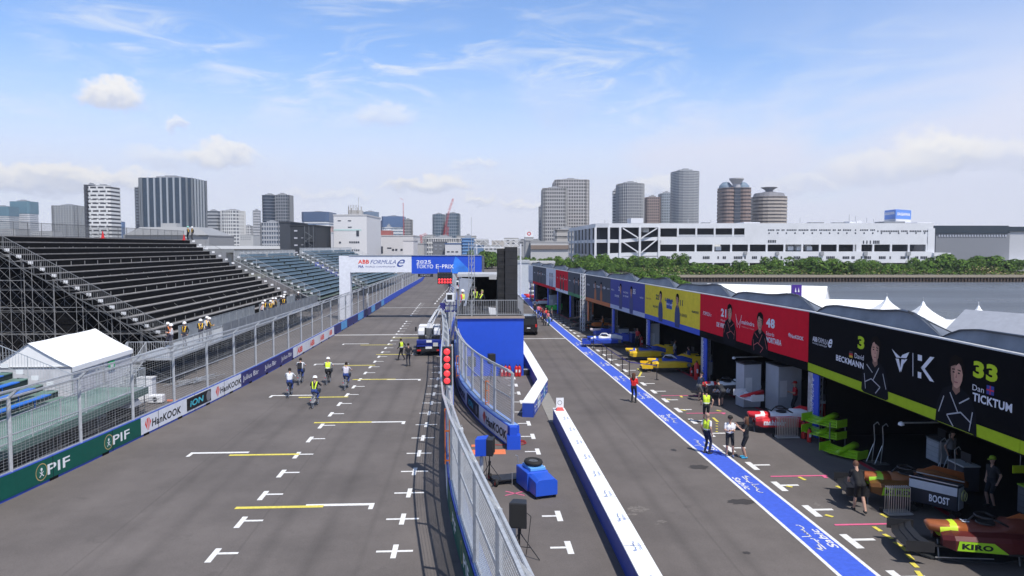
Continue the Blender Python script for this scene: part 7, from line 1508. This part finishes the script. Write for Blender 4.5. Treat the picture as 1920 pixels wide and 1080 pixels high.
# second warehouse at the right edge
a = at(1753, 500, 330); t = thing('warehouse', 'darker grey warehouse with black roof edge at the right', 'warehouse', (a.x, a.y, 0)); off = t.location
wbox('wall', [(1753, 1891, 437, 500, 330, 60)], C(.20, .21, .235, .7)); wbox('wall', [(1891.1, 2100, 434, 500, 330.5, 60)], C(.42, .43, .46, .7), 'paler end wall'); wbox('roof_edge', [(1751, 1891, 423, 438, 329.5, 62), (1891.1, 2100, 425, 434, 329.8, 62)], C(.028, .04, .055, .5))
wbox('window', [(1760 + 5.2 * i, 1762.5 + 5.2 * i, 440, 444, 329.7, .4) for i in range(25)], C(.42, .44, .5, .3)); wbox('loading_canopy', [(1893, 2100, 488, 495, 325, 6)], WM)

# ================================================================ CITY
def tower(px0, px1, pyt, D, label, wall, glass, style='grid', floors=None, bays=None, depth=None, pyb=466, roofm=None, top=None, round_=False, name='tower_block', band=None, rz=0.):
    a = at(px0, 462, D); b = at(px1, 462, D); w = (b - a).to_2d().length; h = at((px0 + px1) / 2, pyt, D).z; depth = depth or w * .8; c = (a + b) / 2; ang = -YAW + rz
    f = Vector((math.sin(YAW), math.cos(YAW), 0)) * depth / 2; t = thing(name, label, 'building', (c.x + f.x, c.y + f.y, 0), ang)
    gm = C(*glass, .25, 0, .3, nscale=.25); wm = C(*wall, .7); hw, hd = w / 2, depth / 2
    def plan(o=0., n=20):
        if round_: return [((hw + o) * math.copysign(abs(math.cos(t_)) ** .8, math.cos(t_)), (hd + o) * math.copysign(abs(math.sin(t_)) ** .8, math.sin(t_))) for t_ in [2 * math.pi * i / n for i in range(n)]]
        ch = min(w, depth) * .10; return [(-hw - o + ch, -hd - o), (hw + o - ch, -hd - o), (hw + o, -hd - o + ch), (hw + o, hd + o), (-hw - o, hd + o), (-hw - o, -hd - o + ch)]
    m = MB(); p = plan(-.25); m.loft([[(x, y, 0) for x, y in p], [(x, y, h) for x, y in p]]); m.build('glass_wall', gm, t)
    fl = floors or max(3, int(h / 3.3)); m = MB(); p = plan(.12)
    if style != 'piers':
        th = {'grid': .38, 'bands': .55, 'thin': .2}[style]
        for i in range(fl + 1): z = h * i / fl; z0, z1 = z, min(h + .4, z + h / fl * th); m.loft([[(x, y, z0) for x, y in p], [(x, y, z1) for x, y in p]])
        m.build('floor_band', wm, t)
    if style in ('grid', 'piers'):
        m = MB(); q_ = plan(.3); nb = bays or max(3, int(w / 4)); per = list(zip(q_, q_[1:] + q_[:1]))
        for (A_, B_) in per:
            L = math.hypot(B_[0] - A_[0], B_[1] - A_[1]); k = max(1, round(L / (w / nb)))
            for j in range(k + (0 if round_ else 1)):
                x, y = A_[0] + (B_[0] - A_[0]) * j / k, A_[1] + (B_[1] - A_[1]) * j / k; s = w / nb * (.14 if style == 'grid' else .12); m.box(x - s, y - s, 0, x + s, y + s, h + .2)
        m.build('pier', wm, t)
    m = MB(); m.box(-hw * .5, -hd * .4, h, hw * .45, hd * .4, h + max(1.5, h * .03)); m.box(-hw * .2, -hd * .3, h + max(1.5, h * .03), hw * .2, hd * .2, h + max(2.2, h * .045)); m.build('roof_house', C(.3, .31, .33), t)
    if band: z0 = h * band[0]; m = MB(); p = plan(.5); m.loft([[(x, y, z0) for x, y in p], [(x, y, h + .6) for x, y in p]]); m.build('crown_band', C(*band[1], .35), t)
    return t, h, hw, hd
GL = (.07, .09, .12); WH = (.5, .5, .5); GR = (.30, .31, .33)
tower(-22, 17, 388, 1250, 'teal topped pale office block cut by the left edge', WH, (.25, .3, .33), 'bands', band=(.8, (.08, .17, .22)))
tower(20, 56, 378, 1300, 'pale office block with teal top, second from the left edge', (.6, .6, .62), (.3, .33, .36), 'bands', band=(.76, (.09, .19, .24)))
tower(98, 145, 385.5, 1100, 'plain grey concrete office block left of the patterned tower', (.32, .33, .34), (.2, .21, .22), 'grid', bays=9); tower(139, 162, 415, 1300, 'low blue glass block behind the patterned tower, left side', (.1, .2, .4), (.06, .14, .3), 'thin')
t, h, hw, hd = tower(166, 208, 350, 640, 'slender white tower with black checker pattern', (.68, .68, .68), (.05, .05, .06), 'bands', depth=18); m = MB()
for i in range(22):
    for j in range(3): s = hw * 2 / 3; x = -hw + s * (j + .5) + (s * .0 if i % 2 else s * .25) - s * .12; m.box(x - s * .1, -hd - .35, h * i / 22, x + s * .1, -hd - .13, h * (i + 1) / 22)
m.build('checker_pier', C(.68, .68, .68), t); tower(159.5, 165.8, 347, 642, 'dark narrow slab on the left side of the checker tower', (.08, .085, .1), (.04, .04, .05), 'thin', depth=22)
tower(208.5, 215, 393, 900, 'thin grey tower right behind the checker tower', GR, (.15, .15, .17), 'thin'); tower(215.2, 230, 416, 1250, 'low blue glass block right of the checker tower', (.1, .2, .4), (.06, .14, .3), 'thin')
tower(262, 359.5, 333, 800, 'broad dark blue glass tower with pale vertical ribs', (.34, .37, .41), (.022, .042, .068), 'piers', bays=8, depth=40); tower(254.5, 261.5, 352, 830, 'thin dark strip of tower left of the broad ribbed one', (.15, .17, .2), (.04, .05, .07), 'bands', depth=20)
tower(359.8, 371, 411, 1250, 'small saturated blue block right of the ribbed tower', (.1, .25, .5), (.05, .18, .4), 'thin')
tower(389, 409, 396, 760, 'grey banded slab left of the curved white tower', (.34, .35, .37), (.10, .11, .13), 'bands'); tower(409.2, 449, 395, 740, 'white gridded tower with curved front and domed roof', (.62, .62, .62), (.14, .15, .17), 'grid', round_=True, bays=9, depth=26)
tower(454, 474, 424, 1000, 'small white gridded block left of the tall grey strip', (.6, .6, .6), (.2, .2, .22), 'grid', bays=5); tower(474.5, 487, 395, 950, 'tall pale grey strip tower', (.5, .5, .52), (.25, .26, .28), 'bands')
tower(487.5, 512, 366, 790, 'dark blue glass tower, left half of a joined pair', (.20, .22, .25), (.02, .035, .06), 'thin', round_=True, depth=30); tower(512.2, 543, 366, 800, 'dark gridded glass tower, right half of a joined pair', (.24, .25, .27), (.03, .05, .08), 'grid', bays=7); tower(489, 525, 418, 560, 'pale gridded mid rise in front of the joined dark towers', (.42, .43, .46), (.1, .13, .18), 'grid', bays=8)
tower(566, 616, 398, 900, 'glass block with blue crown and white bands', (.66, .67, .69), (.10, .16, .28), 'bands', band=(.78, (.07, .11, .2)), depth=40)
tower(677, 708, 398, 950, 'round white banded office tower behind the white factory', (.62, .63, .65), (.3, .33, .37), 'thin', round_=True, band=(.88, (.15, .2, .28))); tower(707.5, 716, 414, 940, 'slim dark blue block beside the round office tower', (.1, .13, .22), (.06, .08, .15), 'thin'); tower(716.5, 756, 406.5, 920, 'white banded office block with blue glass top', (.66, .67, .69), (.22, .28, .36), 'bands', band=(.72, (.09, .15, .28))); tower(757, 772, 412, 900, 'grey gridded tower right of the blue topped office', (.34, .33, .33), (.14, .14, .15), 'grid', bays=5)
tower(810.5, 833, 402, 850, 'blue grey glass apartment tower, left of the twins', (.22, .26, .31), (.04, .09, .14), 'grid', bays=6, depth=22, round_=True); tower(837, 860, 400.5, 840, 'blue grey glass apartment tower, right of the twins', (.22, .26, .31), (.04, .09, .14), 'grid', bays=6, depth=22)
tower(1009.5, 1019, 388, 830, 'slim grey tower at the left of the pale pair', (.36, .37, .4), (.2, .21, .24), 'thin'); tower(1018, 1063, 353, 700, 'pale gridded tower with stepped corner, left of the pair', (.46, .45, .45), (.10, .10, .115), 'grid', bays=11, depth=34); tower(1041, 1104, 337, 760, 'taller pale gridded tower with chamfered corners, right of the pair', (.50, .48, .48), (.09, .09, .10), 'grid', bays=13, depth=50); tower(1040, 1092, 431, 480, 'low long banded block at the foot of the pale towers', (.42, .40, .38), (.22, .21, .2), 'bands')
tower(1148.5, 1160, 358, 900, 'slim white banded tower left of the broad round cornered one', (.55, .55, .57), (.14, .15, .17), 'bands'); tower(1160.2, 1211, 343.5, 860, 'broad grey tower with rounded corners', (.38, .385, .40), (.13, .14, .16), 'grid', bays=13, round_=True, depth=40); tower(1211.5, 1237, 370, 900, 'brownish gridded tower between the grey ones', (.40, .31, .29), (.12, .11, .12), 'grid', bays=7); tower(1238, 1263, 363, 930, 'blue grey ribbed tower left of the tallest', (.38, .42, .47), (.14, .17, .2), 'grid', bays=6)
tower(1264, 1315.5, 320.5, 830, 'tallest grey tower with dense horizontal balconies', (.41, .42, .44), (.11, .125, .14), 'bands', round_=True, depth=38, floors=52)
BRW = (.27, .20, .175)
for (a_, b_, lb_) in ((1353.5, 1380, 'left shaft of the twin brown round tower'), (1383.5, 1412, 'right shaft of the twin brown round tower')): t, h, hw, hd = tower(a_, b_, 352, 720, lb_, BRW, (.08, .06, .06), 'bands', round_=True, depth=28); m = MB(); m.lathe([(hw * 1.02, h), (hw * .9, h + 3), (hw * .5, h + 6), (.01, h + 7)], n=18); m.build('blue_dome', C(.17, .23, .30, .5), t)
t, h, hw, hd = tower(1374, 1391, 352, 722, 'dark core with funnel top joining the twin brown shafts', (.13, .13, .15), (.05, .06, .08), 'thin', depth=12); m = MB(); zf = h; m.lathe([(3.8, zf), (3.8, zf + 4), (7, zf + 8.5), (7, zf + 9.5), (.01, zf + 9.5)], n=16); m.build('funnel', C(.4, .4, .42), t)
t, h, hw, hd = tower(1420, 1483.5, 368, 740, 'round beige and brown tower with flared crown', (.42, .37, .33), (.09, .08, .08), 'bands', round_=True, depth=36); m = MB(); m.lathe([(hw * .95, h), (hw * .85, h + 4), (hw * .45, h + 5), (hw * .2, h + 6), (hw * .25, h + 7.5), (hw * .5, h + 10), (.01, h + 10.2)], n=20); m.build('flared_crown', C(.2, .2, .22), t)
tower(1412, 1416, 442, 700, 'tiny block beside the brown towers', GR, GL, 'thin') if False else None
# nearer low buildings
def house(px0, px1, pyt, D, label, wall, depth=20, wins=(), name='building', roof=None, wcol=(.05, .055, .07), bands=None):
    a = at(px0, 462, D); b = at(px1, 462, D); w = (b - a).to_2d().length; h = at(px0, pyt, D).z; t = thing(name, label, 'building', (a.x, a.y, 0), -YAW); m = MB(); m.box(0, 0, 0, w, depth, h); m.build('wall', C(*wall, .75), t); sc = w / (px1 - px0)
    m = MB(); m.box(-.15, -.15, h + .002, w + .15, depth + .15, h + .5); m.build('roof', C(*(roof or tuple(c * .8 for c in wall)), .7), t)
    for (x0, x1, y0, y1) in wins: m = MB(); z1 = at(px0, y0, D).z; z0 = at(px0, y1, D).z; m.box((x0 - px0) * sc, -.12, z0, (x1 - px0) * sc, -.005, z1); m.build('window', C(*wcol, .3), t)
    return t, sc, h, w
wn = lambda xs, ys, w, h: [(x, x + w, y, y + h) for y in ys for x in xs]
t, sc, h, w = house(525, 545, 418, 262, 'plain charcoal wall of the dark five storey building', (.055, .062, .075), 22)
t, sc, h, w = house(545.2, 592, 424, 262, 'dark five storey building with outside stairs', (.035, .04, .048), 22, wn((552,), (431.5, 445, 458.5, 472), 6, 2.6), wcol=(.5, .5, .55))
m = MB()
for k in range(5):
    x0, x1 = (574 - 545.2) * sc, (590 - 545.2) * sc; z0 = h - 2 - (k + 1) * 3.2; m.tube((x0, -1.2, z0), ((x0 + x1) / 2 + 1, -1.2, z0 + 1.6), .09); m.tube(((x0 + x1) / 2 + 1, -1.2, z0 + 1.6), (x0, -1.2, z0 + 3.2), .09); m.box(x0, -1.6, z0 - .1, x1, -.02, z0)
    m.tube((x0, -1.6, z0 + 1), (x1, -1.6, z0 + 1), .05)
for xx in (574, 582, 590): m.tube(((xx - 545.2) * sc, -1.6, 0), ((xx - 545.2) * sc, -1.6, h), .08)
m.build('fire_stair', C(.16, .17, .18, .5), t)
m = MB()
for y in (445, 458): m.box((565 - 545.2) * sc, -.1, at(565, y + 2, 262).z, (569 - 545.2) * sc, -.01, at(565, y, 262).z)
m.build('vent', C(.25, .25, .27), t)
t, sc, h, w = house(626, 688, 404.5, 280, 'white factory with small dark windows and rooftop aerials', (.66, .655, .66), 30, wn((634, 653), (413,), 6, 1.4) + wn((653,), (425,), 7, 1.6) + wn((636,), (453, 466), 3.5, 3) + wn((655, 659, 663, 667, 671), (452.5, 467.5), 3, 3) + [(668.5, 673.5, 432, 443)])
m = MB()
for (x, z, q_) in ((650, 0, 3.6), (674, 0, 3.6), (655, 0, 3.0), (668, 0, 3.2)): m.box((x - 626) * sc, 3, h, (x - 626) * sc + .4, 3.5, h + q_)
m.box((650 - 626) * sc, 3, h, (674 - 626) * sc, 8, h + 2.2); m.tube(((669 - 626) * sc, 4, h + 2), ((669 - 626) * sc, 4, h + 7), .08)
for k in range(7): m.tube(((652 + k * 3 - 626) * sc, 2.8, h + 1.2), ((652 + k * 3 - 626) * sc, 2.8, h + 4.2), .1)
m.build('rooftop_aerials', C(.4, .39, .38), t)
m = MB(); m.box(-.05, -.08, h - 5.6, (688 - 626) * sc - 2, -.01, h - 5.0); m.build('cornice', C(.48, .62, .60), t)
house(592.5, 625, 437, 330, 'low pale building between dark stairs and white factory', (.55, .55, .57), 20, wn((600, 608, 616), (448, 458), 4, 3)); house(608, 622, 426, 420, 'small pinkish apartment block behind the low pale building', (.5, .36, .34), 15, wn((610, 615), (430, 436, 442), 3, 2))
t, sc, h, w = house(689, 775, 443, 330, 'long white low building with pale openings', (.6, .58, .57), 25, wn((735, 741, 751, 759), (466.5,), 4, 3.5) + [(713, 718, 462, 475), (726, 734, 464, 466)]); m = MB(); m.box(.5, 2, h + .52, (731 - 689) * sc, 10, h + 2.6); m.build('red_roof_strip', C(.32, .11, .10), t); m = MB(); m.box((722 - 689) * sc, -2.2, 2, (770 - 689) * sc, -.2, 4.6); m.build('dark_truck_roof', C(.02, .03, .08), t)
tower(722, 735, 427, 420, 'small white stair head on the long low building', (.62, .62, .63), (.6, .6, .62), 'thin'); house(756, 775, 452, 300, 'narrow white box building at the end of the white row', (.62, .6, .6), 14)
house(774, 795, 458, 340, 'grey low shed left of the gridded office', (.4, .4, .41), 12)
tower(795, 864, 448, 420, 'long low white gridded office behind the gantry', (.58, .57, .56), (.22, .22, .24), 'grid', bays=16, floors=5, depth=18)
house(811, 834, 455, 330, 'dark grey block in front of the gridded office', (.17, .18, .2), 12, wn((815, 824), (460, 466), 4, 2), wcol=(.3, .32, .36)); house(834.5, 864, 458, 325, 'white shed with blue roof line', (.58, .58, .6), 12, wn((838, 846, 854), (471,), 5, 2), roof=(.07, .12, .25))
tower(864.3, 888, 447.5, 330, 'pale blue glass building above the gantry, left part', (.2, .34, .55), (.13, .27, .48), 'thin', floors=9, depth=15); house(888.3, 905, 462, 300, 'low blue glass annex by the stage', (.12, .2, .33), 12)
house(856, 892, 443, 700, 'small grey rooftops on the far skyline', (.4, .39, .38), 12); house(905, 940, 461, 420, 'faint low white block behind the lattice boom', (.5, .5, .5), 14, wn((910, 918, 926), (466,), 5, 2)); house(922, 945, 452, 640, 'beige far block above the stage', (.48, .44, .4), 14, wn((925, 932), (455, 459), 4, 1.5)); house(945, 972, 447, 600, 'pale far block behind the screen tower', (.5, .49, .48), 14, wn((950, 960), (450, 455), 5, 2))
t, sc, h, w = house(984, 1000, 446, 360, 'white block with round red sign on top', (.5, .5, .51), 12); m = MB(); m.box(0, 1, h + .5, w, 3, h + 3.5); o = m.build('sign_board', M_['white'], t); m = MB(); 
for pg in ring(.55, .95, 16): m.poly([(u + w / 2, .98, h + 2 + v) for u, v in pg])
m.build('red_ring', M_['red'], o)
house(972, 1009, 449.5, 470, 'dark roofed low block left of the white sign block', (.3, .3, .31), 12, wn((975, 990), (454, 459), 6, 2)); t, sc, h, w = house(995, 1066, 455, 300, 'long low pale shed with brown roof edge beyond the pit lane', (.46, .46, .46), 30); m = MB(); m.box(0, -.6, h - 2.6, w, -.01, h - 1.0); m.build('brown_band', C(.22, .17, .14), t)
house(985, 1012, 452, 305, 'grey concrete block beside the long pale shed', (.33, .33, .34), 20)
house(968, 992, 493, 140, 'pale hoarding and containers at the end of the pit lane', (.5, .53, .55), 5)
house(992, 1040, 494, 170, 'white temporary building behind the far garages', (.6, .6, .6), 6)
# skyline filler: many small distant blocks
r = random.Random(21); i = 0; x = 370.
spots = [(232, 254, 441), (372, 388, 436), (450, 475, 441), (544, 566, 436), (772, 795, 444), (795, 812, 441), (832, 838, 440), (860, 884, 445), (884, 915, 449), (1104, 1150, 452), (60, 98, 434), (0, 30, 430), (939, 985, 452)]
desc = ['between checker and ribbed towers', 'right of the ribbed tower foot', 'beside the curved white tower', 'between the dark pair and the crowned block', 'left of the twin glass towers', 'at the left foot of the twin glass towers', 'in the gap of the twin glass towers', 'right of the twin glass towers', 'above the pale blue glass building', 'left of the slim white tower', 'between the teal topped and concrete blocks', 'at the far left edge', 'left of the white sign block']
for (a_, b_, y_), ds in zip(spots, desc): house(a_, b_, y_, r.uniform(650, 900), 'low hazy grey block ' + ds, (r.uniform(.34, .5),) * 3, 20, wn(tuple(a_ + 2 + k * 4 for k in range(max(1, int((b_ - a_) / 4) - 1))), (y_ + 3, y_ + 7), 2, 1.5), wcol=(.15, .16, .18))
# elevated road and hall roof behind the left grandstands
t, sc, h, w = house(235, 392, 443, 330, 'grey hall with sloping roof behind the black grandstand', (.30, .30, .31), 30); m = MB(); a = (248 - 235) * sc; m.hexa([(0, -1, h + .51), (w, -1, h + .51), (w, 28, h + .51), (0, 28, h + .51), (w * .1, 6, h + 4.2), (w * .8, 6, h + 4.2), (w * .8, 22, h + 4.2), (w * .1, 22, h + 4.2)]); m.build('hip_roof', C(.30, .305, .31, .5), t); m = MB(); m.box(w * .33, 8, h + 4.2, w * .52, 12, h + 6); m.build('roof_house', C(.42, .42, .42), t)
c0 = at(-60, 458, 260); c1 = at(600, 458, 300); t = thing('elevated_road', 'long elevated road with white parapet behind the left grandstands', 'bridge', c0 * 1); off = t.location; d_ = (c1 - c0); d_.z = 0; n_ = Vector((-d_.y, d_.x, 0)).normalized() * 9; za = at(300, 461, 275).z; zb_ = at(300, 466, 275).z
def slab2(name, z0, z1, w0, w1, m_): mb = MB(); P_ = [c0 + n_ * w0, c1 + n_ * w0, c1 + n_ * w1, c0 + n_ * w1]; mb.hexa([(p.x, p.y, z0) for p in P_] + [(p.x, p.y, z1) for p in P_]); return mb.build(name, m_, t, off=off)
slab2('parapet', zb_ - .2, za, 0, .04, C(.62, .63, .65)); slab2('girder', zb_ - 1.6, zb_ - .21, .01, 1, C(.2, .21, .22)); m = MB()
for k in range(14): p = c0 + d_ * (k / 14) + n_ * .5; m.box(p.x - 1, p.y - 1, 0, p.x + 1, p.y + 1, zb_ - 1.6)
m.each('column', C(.3, .3, .3), t, off=off)
t, sc, h, w = house(590, 640, 478, 180, 'blue hoarding behind the second grandstand', (.03, .06, .4), 1)
house(440, 530, 470, 245, 'low dark building with pale windows behind the second grandstand', (.12, .12, .12), 12, wn(tuple(452 + k * 11 for k in range(7)), (473,), 6, 2), wcol=(.45, .45, .42))
# tower cranes
for k, (px, pt, D, seg, lb_) in enumerate(((836, 372, 700, [((826, 470), (842, 395)), ((842, 395), (850, 372)), ((836, 470), (840, 425))], 'tall red crane with lattice jib beside the twin glass towers'), (790, 440, 600, [((790, 475), (789, 440)), ((778, 448), (800, 438)), ((784, 445), (792, 452))], 'low red crane left of the twin glass towers'), (754, 372, 800, [((757, 430), (756, 380)), ((750, 372), (757, 375))], 'faint red crane tip above the white low buildings'))):
    a = at(seg[0][0][0], seg[0][0][1], D); t = thing('tower_crane', lb_, 'crane', (a.x, a.y, 0)); m = MB()
    for j, (p, q_) in enumerate(seg): truss(m, at(*p, D + j * .1), at(*q_, D + j * .1), 1.3 if k < 2 else .7, .11 if k < 2 else .06, 4)
    a2 = at(*seg[0][0], D); m.tube((a2.x, a2.y, 0), a2, .5); m.build('lattice', C(.55, .06, .07, .5), t, off=t.location)
    if k == 0: m = MB(); m.tube(at(842, 395, D), at(826, 440, D), .12); m.build('cable', C(.3, .3, .3), t, off=t.location)
# thin lamp masts
for i, (px, py) in enumerate(((884, 405), (757, 470), (1141, 475), (1045, 470))): pass
# ================================================================ HAZE
hz = MB(); hz.box(-2600, -60, -4.2, 3200, 2100, 190)
hm = bpy.data.materials.new('haze_air'); hm.use_nodes = True; nt = hm.node_tree; nt.nodes.clear(); pv = nt.nodes.new('ShaderNodeVolumePrincipled'); pv.inputs['Color'].default_value = (.85, .90, 1, 1); pv.inputs['Density'].default_value = .00017; pv.inputs['Anisotropy'].default_value = .2; out = nt.nodes.new('ShaderNodeOutputMaterial'); nt.links.new(pv.outputs[0], out.inputs['Volume'])
struct(hz.build('haze', hm), 'stuff')
